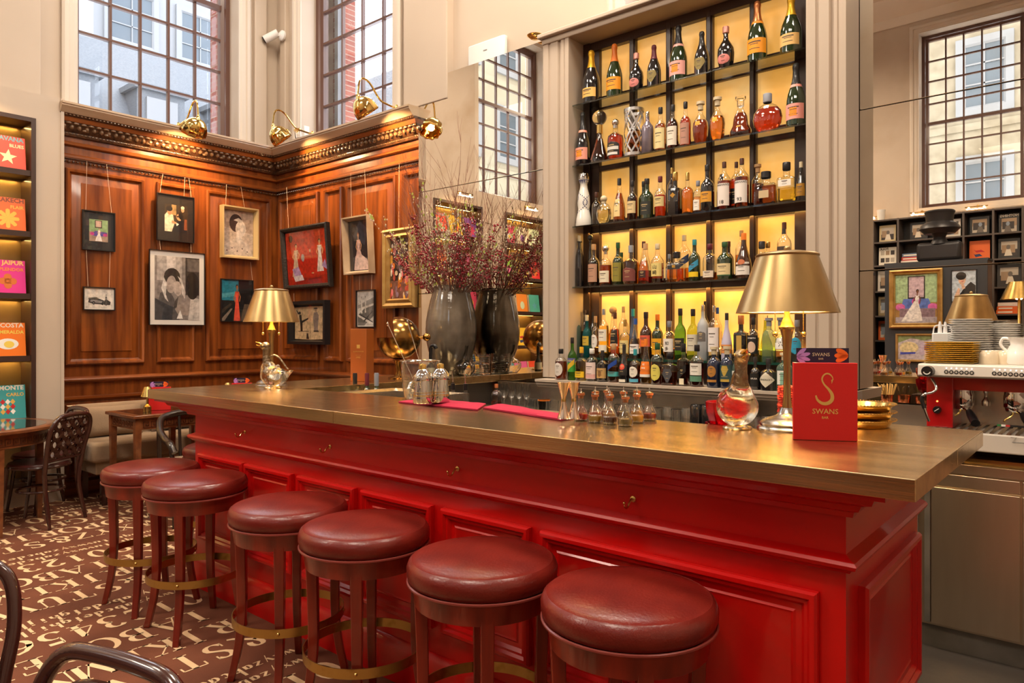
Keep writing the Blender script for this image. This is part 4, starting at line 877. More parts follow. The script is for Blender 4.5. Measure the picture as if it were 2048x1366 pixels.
# ------------------------------------------------------------------ camera, jars, speaker above the panelling
cc = aY(566, 72, 4.26)
r = empty('security_camera', cc, 0, 'white bullet security camera in the corner between the windows', 'security camera')
m = MB(); m.lathe([(.055, 0), (.055, .02), (.03, .04)], 20, T=lambda a, b, c: (a, -c, b)); m.tube([(0, -.02, 0), (-.05, -.07, 0)], .018, 8); m.build('bracket', white, r)
m = MB(); m.tube([(-.03, -.04, .03), (-.13, -.14, -.05)], .042, 18); m.build('housing', white, r)
m = MB(); m.tube([(-.128, -.138, -.048), (-.136, -.146, -.055)], .036, 18); m.build('lens', black, r)
for i, (px, tilt, lab) in enumerate(((600, .25, 'clear glass jar with gold lid tipped on the cornice ledge'), (612, .0, 'white paper candle box on the cornice ledge'))):
    p = aY(px, 268, 4.21); r = empty('ledge_jar', (p[0], 4.20, 3.412), 0, lab, 'jar')
    if i == 0:
        m = MB(); m.lathe([(.001, .001), (.035, .001), (.038, .01), (.038, .10), (.034, .10), (.034, .008), (.001, .006)], 20, T=lambda a, b, c, t=tilt: (a*math.cos(t)-c*math.sin(t), b, .010+c*math.cos(t)+a*math.sin(t))); m.build('glass_body', glass, r)
        m = MB(); m.lathe([(.04, .098), (.04, .108), (.001, .112)], 20, T=lambda a, b, c, t=tilt: (a*math.cos(t)-c*math.sin(t), b, .010+c*math.cos(t)+a*math.sin(t))); m.build('lid', brass_sh, r)
    else:
        m = MB(); m.box(-.025, .03, -.03, .03, 0, .125); m.build('box_body', white, r, bevel=.003)
p = aY(960, 110, 4.2)
r = empty('speaker', (p[0], 4.283, 3.60), 0, 'white wall speaker perched on top of the mirror edge', 'speaker')
m = MB(); m.prism([(-.20, -.012), (-.18, -.022), (.18, -.022), (.20, -.012), (.20, .024), (-.20, .024)], 0, .19); m.build('cabinet', white, r, bevel=.008, smooth=30)
MB().box(-.02, .02, -.0245, -.021, .11, .118).build('badge', M('grey_badge', (.3, .3, .3), .4), r, smooth=0)
p = aY(1070, 84, 4.2); o = MB(); o.lathe([(.03, 0), (.06, .022), (.062, .026), (.055, .026), (.028, .006), (.001, .004)], 22); o = o.build('brass_dish', brass_sh, loc=(p[0], 4.2, 3.634)); tag(o, 'small round brass dish on the mirror top by the pilaster', 'dish')
# ------------------------------------------------------------------ tables, chairs and sofa at the west wall
tan = M('taupe_linen', (.30, .20, .115), .85, bump=(150, .3), var=(5, (.26, .17, .10)), sheen=.2)
chair_m = M('dark_bentwood', (.045, .014, .010), .2, coat=.6)
table_m = M('walnut_table', (.22, .075, .025), .3, coat=.4, var=(4, (.13, .04, .014), (.6, 5, 5)))
def pillow(mb, cx, cy, cz, w, h, t, T, mi=0):
    n = 10; vs = []; fs = []
    for s in (1, -1):
        for i in range(n+1):
            for j in range(n+1):
                u, v = -1+2*i/n, -1+2*j/n; e = (1-u**4)*(1-v**4)
                k = 1-.06*(1-abs(u))*abs(v)**3
                vs.append((cx+u*w/2*(1-.05*(1-v*v)*abs(u)), cy+s*t/2*e**.6, cz+v*h/2*(1-.06*(1-u*u)*abs(v))))
    N = (n+1)*(n+1)
    for b, rev in ((0, 0), (N, 1)):
        for i in range(n):
            for j in range(n):
                q = (b+i*(n+1)+j, b+(i+1)*(n+1)+j, b+(i+1)*(n+1)+j+1, b+i*(n+1)+j+1); fs.append(q if rev else q[::-1])
    mb.add(vs, fs, mi, T)
sofa = empty('sofa', (-6.6, 3.2, 0), 0, 'long taupe upholstered banquette against the panelled west wall', 'sofa')
so = Vector(sofa.location); TSo = lambda x, y, z: (x-so.x, y-so.y, z)
MB().box(-6.93, -6.80, 2.27, 4.20, .40, .81, T=TSo).build('backrest', tan, sofa, bevel=.035, seg=4)
MB().box(-6.82, -6.36, 2.23, 4.20, .36, .53, T=TSo).build('seat_cushion', tan, sofa, bevel=.035, seg=4)
MB().box(-6.88, -6.40, 2.27, 4.18, .26, .37, T=TSo).build('base_rail', tan, sofa, bevel=.01)
for x in (-6.85, -6.43):
    for y in (2.34, 3.25, 4.10): m = MB(); m.box(x-.022, x+.022, y-.022, y+.022, 0, .27, T=TSo); m.build('leg', chair_m, sofa, smooth=0)
for i, (px, py, w, lab) in enumerate(((225, 868, .50, 'plump taupe scatter cushion behind the table corner on the sofa'), (352, 850, .46, 'darker scatter cushion on the sofa beside the red bar'))):
    y = aX(px, py, -6.72)[1]
    r = MB(); pillow(r, 0, 0, 0, w, .27, .12, lambda a, b, c: (b, a, c)); o = r.build('scatter_cushion', tan if i == 0 else M('brown_velvet', (.16, .10, .06), .8, sheen=.3), loc=(-6.73, y, .665), rot=(0, -.18, 0)); tag(o, lab, 'cushion')

def greek(mb, T, u0, u1, z0, z1, mi=0):
    """raised key fret between u0..u1"""
    p = .052; n = max(1, int((u1-u0)/p)); p = (u1-u0)/n; t = .006; h = z1-z0
    for i in range(n):
        a = u0+i*p
        for x0, x1, y0, y1 in ((.05, .15, 0, .8), (.05, .75, .7, .8), (.65, .75, .25, .8), (.35, .75, .25, .35), (.35, .45, .25, .55), (.05, 1.05, 0, .09)):
            mb.box(a+x0*p, a+x1*p, 0, .004, z0+y0*h, z0+y1*h, mi, T)
fret = M('fret_inlay', (.09, .028, .012), .35, coat=.3)
def rect_table(x0, x1, y0, y1, h, lab):
    r = empty('side_table', ((x0+x1)/2, (y0+y1)/2, 0), 0, lab, 'table'); w, d = (x1-x0)/2, (y1-y0)/2
    m = MB(); m.box(-w, w, -d, d, h-.025, h); m.build('table_top', table_m, r, bevel=.004)
    MB().box(-w+.06, w-.06, -d+.06, d-.06, h-.002, h+.0012).build('inset_panel', M('smoked_glass', (.03, .018, .014), .06, coat=.5), r, smooth=0)
    a = MB(); a.box(-w+.03, w-.03, -d+.03, -d+.045, h-.115, h-.025); a.box(-w+.03, w-.03, d-.045, d-.03, h-.115, h-.025); a.box(-w+.03, -w+.045, -d+.03, d-.03, h-.115, h-.025); a.box(w-.045, w-.03, -d+.03, d-.03, h-.115, h-.025)
    ao = a.build('apron', table_m, r, smooth=0)
    g = MB(); greek(g, lambda u, n, z: (u, -d+.03-n, z), -w+.08, w-.08, h-.10, h-.04); g.build('key_fret', fret, ao, smooth=0); g = MB(); greek(g, lambda u, n, z: (w-.03+n, u, z), -d+.08, d-.08, h-.10, h-.04); g.build('key_fret', fret, ao, smooth=0)
    for sx in (-1, 1):
        for sy in (-1, 1):
            l = MB(); cx, cy = sx*(w-.045), sy*(d-.045); a_, b_ = .024, .015
            l.add([(cx-b_, cy-b_, 0), (cx+b_, cy-b_, 0), (cx+b_, cy+b_, 0), (cx-b_, cy+b_, 0), (cx-a_, cy-a_, h-.025), (cx+a_, cy-a_, h-.025), (cx+a_, cy+a_, h-.025), (cx-a_, cy+a_, h-.025)], [(3, 2, 1, 0), (4, 5, 6, 7), (0, 1, 5, 4), (1, 2, 6, 5), (2, 3, 7, 6), (3, 0, 4, 7)])
            l.build('leg', table_m, r, smooth=0)
    return r
rect_table(-6.32, -5.76, 2.31, 2.88, .79, 'rectangular walnut table with key fret apron in front of the sofa')
rect_table(-6.30, -5.70, 2.96, 3.60, .79, 'walnut table mostly hidden behind the far end of the bar')
rt = empty('round_table', (-6.34, 1.46, 0), 0, 'round walnut table with dark glass top by the lit bookcase', 'table')
m = MB(); m.lathe([(.001, .722), (.49, .722), (.50, .728), (.50, .745), (.494, .75), (.001, .75)], 64); m.build('table_top', table_m, rt)
m = MB(); m.lathe([(.001, .7505), (.42, .7505), (.42, .7515), (.001, .7515)], 64); m.build('glass_inset', M('smoked_glass'), rt)
m = MB(); m.lathe([(.425, .62), (.43, .62), (.43, .722), (.425, .722)], 64, cap=False); ao = m.build('apron', table_m, rt)
g = MB(); greek(g, lambda u, n, z: ((.43+n)*math.cos(u/.43), (.43+n)*math.sin(u/.43), z), -2.7, 0.01, .635, .70); g.build('key_fret', fret, ao, smooth=0)
for k in range(4):
    a_ = PI/4*0+k*PI/2+.08; cx, cy = .40*math.cos(a_), .40*math.sin(a_); p, q = .026, .015
    l = MB(); l.add([(cx-q, cy-q, 0), (cx+q, cy-q, 0), (cx+q, cy+q, 0), (cx-q, cy+q, 0), (cx-p, cy-p, .722), (cx+p, cy-p, .722), (cx+p, cy+p, .722), (cx-p, cy+p, .722)], [(3, 2, 1, 0), (4, 5, 6, 7), (0, 1, 5, 4), (1, 2, 6, 5), (2, 3, 7, 6), (3, 0, 4, 7)])
    l.build('leg', table_m, rt, smooth=0)

def hoop_chair(lab, loc, rz, panel=True, hz=.84, arms=False, group='dark bentwood chairs'):
    """faces local -Y, back at +Y"""
    r = empty('bentwood_chair', loc, rz, lab, 'chair', group)
    by = lambda z: .19+.10*max(0, (z-.45))/.4
    hw = .205
    prof = [(-hw*.88, .40), (-hw*.93, .55), (-hw, .68), (-hw*.93, hz-.06), (-hw*.70, hz-.012), (-hw*.3, hz), (hw*.3, hz), (hw*.70, hz-.012), (hw*.93, hz-.06), (hw, .68), (hw*.93, .55), (hw*.88, .40)]
    P = curve_pts([(x, by(z), z) for x, z in prof], 5)
    m = MB(); m.tube(P, .017, 10); m.build('back_hoop', chair_m, r)
    s = MB(); s.lathe([(.001, .435), (.19, .435), (.205, .442), (.207, .455), (.200, .466), (.12, .462), (.001, .458)], 36, sy=.98); s.build('seat', leather if False else M('dark_leather_seat', (.06, .012, .010), .3, coat=.4), r)
    s = MB(); s.tube([(.198*math.cos(a*PI/18), .195*math.sin(a*PI/18), .44) for a in range(36)], .014, 8, closed=True); s.build('seat_ring', chair_m, r)
    s = MB(); s.tube([(.15*math.cos(a*PI/18), .155*math.sin(a*PI/18)+.01, .255) for a in range(36)], .0095, 8, closed=True); s.build('lower_ring', chair_m, r)
    for sx in (-1, 1):
        l = MB(); l.tube(curve_pts([(sx*hw*.88, .19, .42), (sx*.17, .19, .25), (sx*.185, .235, .0)], 5), [.016]*9+[.012]*2, 8); l.build('leg', chair_m, r)
        l = MB(); l.tube([(sx*.155, -.13, .44), (sx*.165, -.155, .2), (sx*.175, -.185, 0)], [.017, .014, .011], 8); l.build('leg', chair_m, r)
        if arms:
            a = MB(); a.tube(curve_pts([(sx*hw*.97, by(.70), .70), (sx*.25, .05, .68), (sx*.26, -.10, .66), (sx*.25, -.18, .60), (sx*.19, -.16, .45)], 6), .015, 8); a.build('arm', chair_m, r)
    if panel:
        # perforated splat: grid of round holes in a bent panel
        pn = MB(); cols, rows = 4, 4; x0, x1, z0, z1 = -hw*.86, hw*.86, .50, hz-.03; cw, ch = (x1-x0)/cols, (z1-z0)/rows; hr = min(cw, ch)*.31
        for i in range(cols):
            for j in range(rows):
                cx, cz = x0+(i+.5)*cw, z0+(j+.5)*ch; K = 16; vs = []; fs = []
                for dy in (-.005, .005):
                    for k in range(K):
                        a = 2*PI*(k+.5)/K; ca, sa = math.cos(a), math.sin(a); q = 1/max(abs(ca), abs(sa))
                        vs.append((cx+hr*ca, by(cz)+dy, cz+hr*sa)); vs.append((cx+q*ca*cw/2, by(cz+q*sa*ch/2)+dy, cz+q*sa*ch/2))
                for k in range(K):
                    k2 = (k+1) % K
                    fs.append((2*k, 2*k+1, 2*k2+1, 2*k2)); b = 2*K; fs.append((b+2*k, b+2*k2, b+2*k2+1, b+2*k+1)); fs.append((2*k, 2*k2, b+2*k2, b+2*k))
                pn.add(vs, fs)
        pn.build('perforated_splat', chair_m, r, smooth=40)
        c = MB(); c.tube([(x, by(.49), .49) for x in (-hw*.9, 0, hw*.9)], .012, 8); c.build('back_rail', chair_m, r)
    else:
        MB().box(-hw*.9, hw*.9, .196, .206, .50, .62).build('lower_panel', chair_m, r, smooth=0)
        inner = [(-hw*.70, .60), (-hw*.74, .70), (-hw*.66, hz-.085), (-hw*.3, hz-.05), (hw*.3, hz-.05), (hw*.66, hz-.085), (hw*.74, .70), (hw*.70, .60)]
        m = MB(); m.tube(curve_pts([(x, by(z)-.006, z) for x, z in inner], 5), .010, 8); m.build('inner_hoop', chair_m, r)
    return r
hoop_chair('dark bentwood chair with round holes in its back, closest to the bar stools', (-6.20, 1.81, 0), math.radians(-56), hz=.82)
hoop_chair('dark bentwood chair behind the round table, its rounded top rail showing', (-6.62, 1.95, 0), math.radians(4), hz=.80)
hoop_chair('glossy bentwood chair cut off at the bottom edge, hoop top only', (-1.36, .275, 0), math.radians(15), False, hz=.815, arms=False)
hoop_chair('glossy bentwood chair cut off at the side edge, only its curved rail showing', (-2.04, .27, 0), math.radians(60), False, hz=.845, arms=False)
def horseshoe_chair(lab, loc, rz):
    r = empty('horseshoe_armchair', loc, rz, lab, 'chair')
    P = curve_pts([(-.27, -.26, .56), (-.285, -.22, .615), (-.27, -.14, .615), (-.28, -.04, .635), (-.285, .08, .70), (-.22, .22, .775), (0, .275, .80), (.22, .22, .775), (.285, .08, .70), (.28, -.04, .635), (.27, -.14, .615), (.285, -.22, .615), (.27, -.26, .56)], 6)
    m = MB(); m.tube(P, .026, 12); m.build('arm_rail', black_w, r)
    MB().box(-.25, .25, -.24, .22, .38, .46).build('seat', tan, r, bevel=.02, seg=3)
    for sx in (-1, 1):
        for sy, zt in ((-1, .60), (1, .74)):
            l = MB(); l.tube([(sx*.255, sy*.215, 0), (sx*.255, sy*.205, .42), (sx*.272, sy*.17, zt)], .017, 8); l.build('leg', black_w, r)
        for x in (.10,):
            l = MB(); l.tube([(sx*x, .215, .42), (sx*x, .262, .785)], .012, 8); l.build('back_spindle', black_w, r)
    m = MB(); m.box(-.25, .25, .20, .23, .33, .40); m.box(-.25, .25, -.24, -.21, .33, .40); m.build('seat_frame', black_w, r, smooth=0)
    return r
black_w = M('ebonised_wood', (.018, .009, .006), .28, coat=.35)
horseshoe_chair('dark horseshoe armchair with beige seat between sofa and red bar', (-5.42, 2.68, 0), math.radians(80))

# small brass table lamps and folders on the sofa tables
def folder(lab, loc, rz, w=.185, h=.235, t=.022, big=False, ex=True):
    r = empty('menu_folder', loc, rz, lab, 'menu', 'red bar menus')
    TT = lambda u, n, z: (u, -n, z)
    MB().box(-w/2, w/2, -t/2, t/2, 0, h).build('cover', M('menu_red', (.62, .012, .010), .45, bump=(300, .05)), r, bevel=.0015)
    if ex:
        c = MB(); c.box(-w/2+.012, w/2-.020, t/2+.001, t/2+.004, .01, h+.045); c.build('insert_card', ink('#241533'), r, smooth=0)
        k = MB(); F = lambda x, y: (x, t/2+.0004, y); zc = h+.022
        def ell(cx, cy, rx, ry, rot, mi):
            pts = [(rx*math.cos(2*PI*i/12), ry*math.sin(2*PI*i/12)) for i in range(12)]
            k.add([F(max(-w/2+.012, min(w/2-.02, cx+a*math.cos(rot)-b*math.sin(rot))), min(h+.044, cy+a*math.sin(rot)+b*math.cos(rot))) for a, b in pts], [tuple(range(12))], mi)
        for a in (-.75, -.25, .25, .8): ell(-w/2+.012+.022*math.cos(a), zc-.004+.022*math.sin(a), .020, .0065, a, 0)
        for a in (.55, 0, -.5): ell(w/2-.024-.018*math.cos(a), zc+.018*math.sin(a)*1.0, .020, .009, -a, 1)
        k.text('SWANS', .015, lambda a, b: F(a-.008, b+zc-.002), 2); k.text('BAR', .008, lambda a, b: F(a-.008, b+zc-.013), 2)
        k.build('insert_print', [ink('#b784c8'), ink('#f26a1f'), ink('#d8c7a0')], r, smooth=0)
    if big:
        k = MB(); F = lambda x, y: (x, -t/2-.0006, y)
        sp = curve_pts([(.020, .182, 0), (.021, .193, 0), (.013, .203, 0), (.003, .205, 0), (-.006, .198, 0), (-.009, .186, 0), (-.003, .172, 0), (.010, .157, 0), (.019, .142, 0), (.019, .126, 0), (.008, .115, 0), (-.008, .114, 0), (-.022, .124, 0), (-.027, .138, 0)], 5)
        n = len(sp); vs = []; fs = []
        for i, (x, y, _) in enumerate(sp):
            a = sp[max(i-1, 0)]; b = sp[min(i+1, n-1)]; dx, dy = b[0]-a[0], b[1]-a[1]; l_ = math.hypot(dx, dy) or 1; t_ = i/(n-1)
            wd = .0005+.0018*min(1, t_*6)+.0032*max(0, math.sin(PI*min(1, max(0, (t_-.45)/.55))))**1.2
            vs += [F(x-dy/l_*wd, y+dx/l_*wd), F(x+dy/l_*wd, y-dx/l_*wd)]
        for i in range(n-1): fs.append((2*i, 2*i+1, 2*i+3, 2*i+2))
        k.add(vs, fs); k.add([F(.017, .186), F(.024, .190), F(.0185, .174)], [(0, 1, 2)])
        k.text('SWANS', .022, lambda a, b: F(a, b+.082), 0, bold=.01); k.text('BAR', .0105, lambda a, b: F(a, b+.067), 0, bold=.02)
        k.build('gold_emblem', M('gold_foil', (.80, .50, .14), .3, metal=.6), r, smooth=0)
    return r
def mini_lamp(lab, loc):
    r = empty('cordless_lamp', loc, 0, lab, 'lamp', 'small brass cordless lamps')
    m = MB(); m.lathe([(.001, 0), (.032, 0), (.032, .045), (.022, .055), (.010, .065), (.008, .14), (.001, .14)], 20); m.build('base', brass, r)
    m = MB(); m.lathe([(.052, .125), (.026, .205), (.001, .207), (.001, .205), (.0245, .203), (.050, .125)], 24, cap=False); m.build('lamp_shade', brass, r)
    m = MB(); m.sphere((0, 0, .155), .014, 8, 6); m.build('bulb', M('lit_bulb'), r)
    return r
p = aX(303, 818, -6.36); mini_lamp('small brass cordless lamp on the table in front of the sofa', (-5.97, 2.50, .792))
folder('red menu folder with patterned card on the table by the sofa', (-6.05, 2.63, .792), math.radians(62), .17, .19)
mini_lamp('small brass cordless lamp on the hidden table beyond the bar', (-5.92, aX(456, 760, -5.92)[1], .792))
folder('red menu folder peeking above the far end of the brass counter', (-5.98, aX(484, 765, -5.98)[1], .792), math.radians(55), .17, .19)
# ------------------------------------------------------------------ things on the brass counter
CZ = 1.1005
steelm = M('steel_base', (.35, .34, .34), .25, metal=1)
def table_lamp(lab, x, y, rz, en):
    r = empty('table_lamp', (x, y, CZ), rz, lab, 'lamp', 'brass table lamps')
    b = MB(); b.lathe([(.001, 0), (.097, 0), (.098, .006), (.093, .012), (.088, .014), (.089, .022), (.080, .032), (.060, .040), (.036, .048), (.026, .060), (.020, .075), (.001, .075)], 40); b.build('base', steelm, r)
    s = MB(); s.lathe([(.017, .07), (.0125, .11), (.0115, .20), (.013, .27), (.018, .325), (.022, .342), (.015, .344), (.001, .344)], 28); s.build('stem', brass_dull, r)
    n = MB(); n.lathe([(.026, .342), (.027, .350), (.021, .358), (.020, .364), (.015, .374), (.010, .386), (.009, .42), (.001, .42)], 28); n.build('collar', brass, r)
    sh = MB(); sh.lathe([(.168, .398), (.100, .592), (.097, .592), (.1645, .399)], 64, cap=False); so = sh.build('lamp_shade', brass_dull, r, smooth=30)
    li = MB(); li.lathe([(.1640, .4005), (.0965, .589), (.001, .589)], 64, cap=False); li.build('shade_lining', M('shade_lining', (.88, .72, .42), .5), so)
    tp = MB(); tp.lathe([(.103, .590), (.104, .595), (.098, .600), (.060, .607), (.001, .610)], 48); tp.sphere((0, 0, .617), .011, 12, 8); tp.build('shade_cap', brass_dull, so)
    for s_ in (-1, 1):
        u = MB(); u.sphere((s_*.05, 0, .475), .026, 12, 8, sz=1.2); u.tube([(0, 0, .41), (s_*.05, 0, .42), (s_*.05, 0, .44)], .008, 6); u.build('bulb', M('warm_bulb', (1, .8, .5), .4, emit=(1, .66, .26), es=14), r)
        c = MB()
        for k in range(19): c.sphere((s_*.048, -.02, .432-k*.0052), .0021, 6, 4)
        c.sphere((s_*.048, -.02, .325), .0095, 12, 8); c.build('pull_chain', brass, r)
    lamp('table_lamp_light', 'POINT', (x, y, CZ+.515), en*.9, WARMER, rad=.04)
    return r
LX, LY = -.86, 2.47
table_lamp('large brass table lamp with conical shade behind the red menu', LX, LY, math.radians(40), 60)
table_lamp('brass table lamp with conical shade at the sofa end of the counter', -4.02, 2.43, math.radians(50), 30)

duckmetal = M('pewter_gilt', (.32, .24, .15), .3, metal=1, var=(30, (.16, .11, .07)), bump=(90, .5))
duckglass = M('ribbed_glass', (1, .93, .76), .03, trans=1, ior=1.33, bump=(22, .25, (1, 3, .6)))
def duck(lab, loc, rz):
    r = empty('duck_decanter', loc, rz, lab, 'decanter')
    b = MB(); n = 20; P = curve_pts([(-.125, 0, .108), (-.085, 0, .085), (-.035, 0, .072), (.004, 0, .082), (.024, 0, .112), (.034, 0, .150), (.036, 0, .168)], 4)
    K = [.003, .006, .010, .016, .024, .032, .039, .045, .052, .057, .061, .0625, .0620, .060, .057, .052, .046, .041, .037, .033, .030, .0275, .0255, .024, .0235]
    b.tube(P, [q*(1.14 if q > .03 else 1) for q in K][:len(P)], 28); b.build('glass_body', duckglass, r)
    f = MB(); f.lathe([(.001, 0), (.048, 0), (.050, .004), (.046, .009), (.030, .012), (.026, .018), (.001, .018)], 32); f.build('foot', M('silver_gilt', (.62, .52, .38), .2, metal=1), r)
    n = MB(); n.tube(curve_pts([(.034, 0, .150), (.036, 0, .158), (.040, 0, .180), (.040, 0, .205), (.038, 0, .228), (.042, 0, .243)], 5), [.0265]*3+[.0245]*5+[.0225]*4+[.0205]*4+[.0205, .021, .0215, .022, .0225, .0225, .023, .023, .023, .022][:10], 18)
    n.sphere((.046, 0, .250), .0255, 18, 12, sx=1.15); n.build('metal_neck', duckmetal, r)
    k = MB()
    k.tube([(.060, 0, .256), (.080, 0, .268), (.106, 0, .276)], [.014, .010, .003], 10, flat=.5); k.tube([(.060, 0, .243), (.080, 0, .250), (.102, 0, .258)], [.012, .009, .003], 10, flat=.5)
    k.build('beak', brass, r)
    e = MB()
    for s_ in (-1, 1): e.sphere((.052, s_*.0245, .256), .0045, 8, 6)
    e.build('eye', brass_sh, r)
    h = MB(); h.tube(curve_pts([(.020, 0, .185), (-.005, 0, .197), (-.035, 0, .185), (-.062, 0, .155), (-.088, 0, .118), (-.098, 0, .116)], 5), .0055, 8); h.build('handle', duckmetal, r)
    w = MB()
    for s_ in (-1, 1):
        for q in range(3): w.tube(curve_pts([(.02, s_*.050, .075+.012*q), (-.015, s_*.052, .088+.006*q), (-.055, s_*.034, .092)], 5), .0028, 6)
    w.build('wing_ribs', duckglass, r)
    return r
duck('glass duck decanter with pewter neck, beak towards the sofa, before the lamp', (-3.85, 2.335, CZ), math.radians(215))
duck('glass duck decanter with gilded head beside the red menu folder', (-1.00, 2.385, CZ), math.radians(-50))
# the two glass ducks are filled with pale liqueur
p0, p1 = aZ(1583, 879.5, 1.1), aZ(1711.5, 883.5, 1.1)
folder('large red menu with a gold swan emblem standing on the counter', ((p0[0]+p1[0])/2, (p0[1]+p1[1])/2+.012, CZ), math.atan2(p1[1]-p0[1], p1[0]-p0[0]), math.dist(p0, p1), .238, .020, big=True)

# brass trays
def tray(lab, x, y, z, r_, tilt=0):
    m = MB(); m.lathe([(.001, 0), (r_*.80, 0), (r_*.83, .004), (r_*.90, .020), (r_, .023), (r_*1.01, .026), (r_, .027), (r_*.88, .024), (r_*.81, .006), (.001, .003)], 64)
    for k in range(72): a = 2*PI*k/72; m.sphere((r_*1.0*math.cos(a), r_*1.0*math.sin(a), .026), .0026, 5, 4)
    o = m.build('brass_tray', brass, loc=(x, y, z), rot=(tilt, 0, .3)); tag(o, lab, 'tray', 'round brass trays by the menu')
for i, nm in enumerate(('lowest of the three stacked round brass trays behind the menu', 'middle one of the three stacked round brass trays', 'topmost round brass tray of the stack behind the menu')):
    tray(nm, -.70, 2.74, CZ+.0005+i*.0272, .118)
# coasters and red glass
for i in range(17):
    m = MB(); n = 24; pts = [((.036+.003*math.cos(8*2*PI*k/n))*math.cos(2*PI*k/n), (.036+.003*math.cos(8*2*PI*k/n))*math.sin(2*PI*k/n)) for k in range(n)]
    m.prism(pts, 0, .0060); o = m.build('red_coaster', M('coral_plastic', (.75, .07, .045), .35), loc=(-.905+.002*math.sin(i*2.1), 2.615+.002*math.cos(i*1.3), CZ+.0005+i*.0082), rot=(0, .0, i*.5), smooth=30)
    tag(o, 'scalloped coral coaster in the tall stack behind the big lamp', 'coaster', 'stack of coral coasters')

# towels
def towel(lab, quad, t, seed):
    rr = random.Random(seed); nu, nv = 22, 8; m = MB(); vs = []
    def P(u, v, top):
        a = sm(quad[0], quad[1], u); b = sm(quad[3], quad[2], u); p = sm(a, b, v)
        e = min(1, 8*min(u, 1-u))*min(1, 5*min(v, 1-v)); e = e**.5
        wz = .0018*math.sin(u*9+v*4+seed)+.0012*math.sin(u*21+v*7)
        return (p[0], p[1], CZ+(.001+(t*(.45+.55*e)+wz*e if top else 0)))
    for top in (1, 0):
        for i in range(nu+1):
            for j in range(nv+1): vs.append(P(i/nu, j/nv, top))
    N = (nu+1)*(nv+1); fs = []
    for i in range(nu):
        for j in range(nv):
            q = (i*(nv+1)+j, (i+1)*(nv+1)+j, (i+1)*(nv+1)+j+1, i*(nv+1)+j+1); fs.append(q); fs.append(tuple(N+x for x in q[::-1]))
    for i in range(nu):
        for j in (0, nv): a = i*(nv+1)+j; b = a+nv+1; fs.append((a, b, N+b, N+a))
    for j in range(nv):
        for i in (0, nu): a = i*(nv+1)+j; b = a+1; fs.append((a, b, N+b, N+a))
    m.add(vs, fs); o = m.build('bar_towel', M('raspberry_linen', (.42, .012, .045), .85, bump=(180, .25)), smooth=60); tag(o, lab, 'towel', 'folded pink bar towels'); return o
def Zp(px, py, z=CZ): return aZ(px, py, z)
towel('folded pink towel under the two cocktail shakers', [Zp(797, 806), Zp(955, 822), Zp(972, 810), Zp(850, 801)], .014, 1)
towel('folded pink towel under the jiggers beside the dropper bottles', [Zp(966, 818), Zp(1122, 842), Zp(1147, 837), Zp(995, 811)], .015, 2)

def jigger(lab, x, y, z):
    m = MB(); m.lathe([(.0235, 0), (.0225, .002), (.0165, .025), (.0075, .062), (.0072, .070), (.0085, .074), (.0160, .105), (.0235, .132), (.0225, .132), (.0150, .105), (.0065, .078), (.001, .076)], 32)
    o = m.build('jigger', M('rose_gold_steel', (.78, .62, .50), .1, metal=1), loc=(x, y, z)); tag(o, lab, 'jigger', 'tall double jiggers')
    b = MB(); b.lathe([(.0090, -.005), (.0095, 0), (.0090, .005)], 24, c=(0, 0, .067)); b.build('waist_band', brass, o)
p = Zp(1124, 838, CZ+.016); jigger('tall steel double jigger on the towel edge, away from the bottles', p[0], p[1]+.01, CZ+.017)
p = Zp(1143, 838, CZ+.016); jigger('tall steel double jigger next to the red dropper bottle', p[0], p[1]+.015, CZ+.017)
corkm = M('cork', (.55, .17, .05), .6, var=(60, (.40, .10, .03)))
def dropper(lab, x, y, liq, lname):
    r = empty('dropper_bottle', (x, y, CZ), 0, lab, 'bottle', 'bitters dropper bottles')
    g = MB(); g.lathe([(.001, .0), (.022, .0), (.0255, .004), (.0265, .014), (.0262, .026), (.021, .040), (.013, .052), (.0105, .062), (.0110, .092), (.0125, .094)], 28, cap=False); g.build('glass_body', thing, r)
    l = MB(); l.lathe([(.001, .004), (.0215, .004), (.0245, .010), (.0250, .026), (.001, .026)], 28); l.build('bitters', M('bitters_'+lname, liq, .05, coat=.6, spec=.6), r)
    c = MB(); c.lathe([(.009, .084), (.0115, .094), (.0145, .096), (.0145, .104), (.001, .104)], 20); c.build('cork', corkm, r)
    k = MB(); k.lathe([(.0147, .1035), (.0147, .1055), (.004, .1065), (.0022, .110), (.0030, .114), (.0016, .120), (.001, .122)], 16); k.build('dropper_spout', chrome, r)
    b = MB(); b.lathe([(.001, .0), (.0235, .0), (.0270, .0028), (.0272, .007), (.026, .009), (.001, .009)], 28); b.build('thick_base', thing, r)
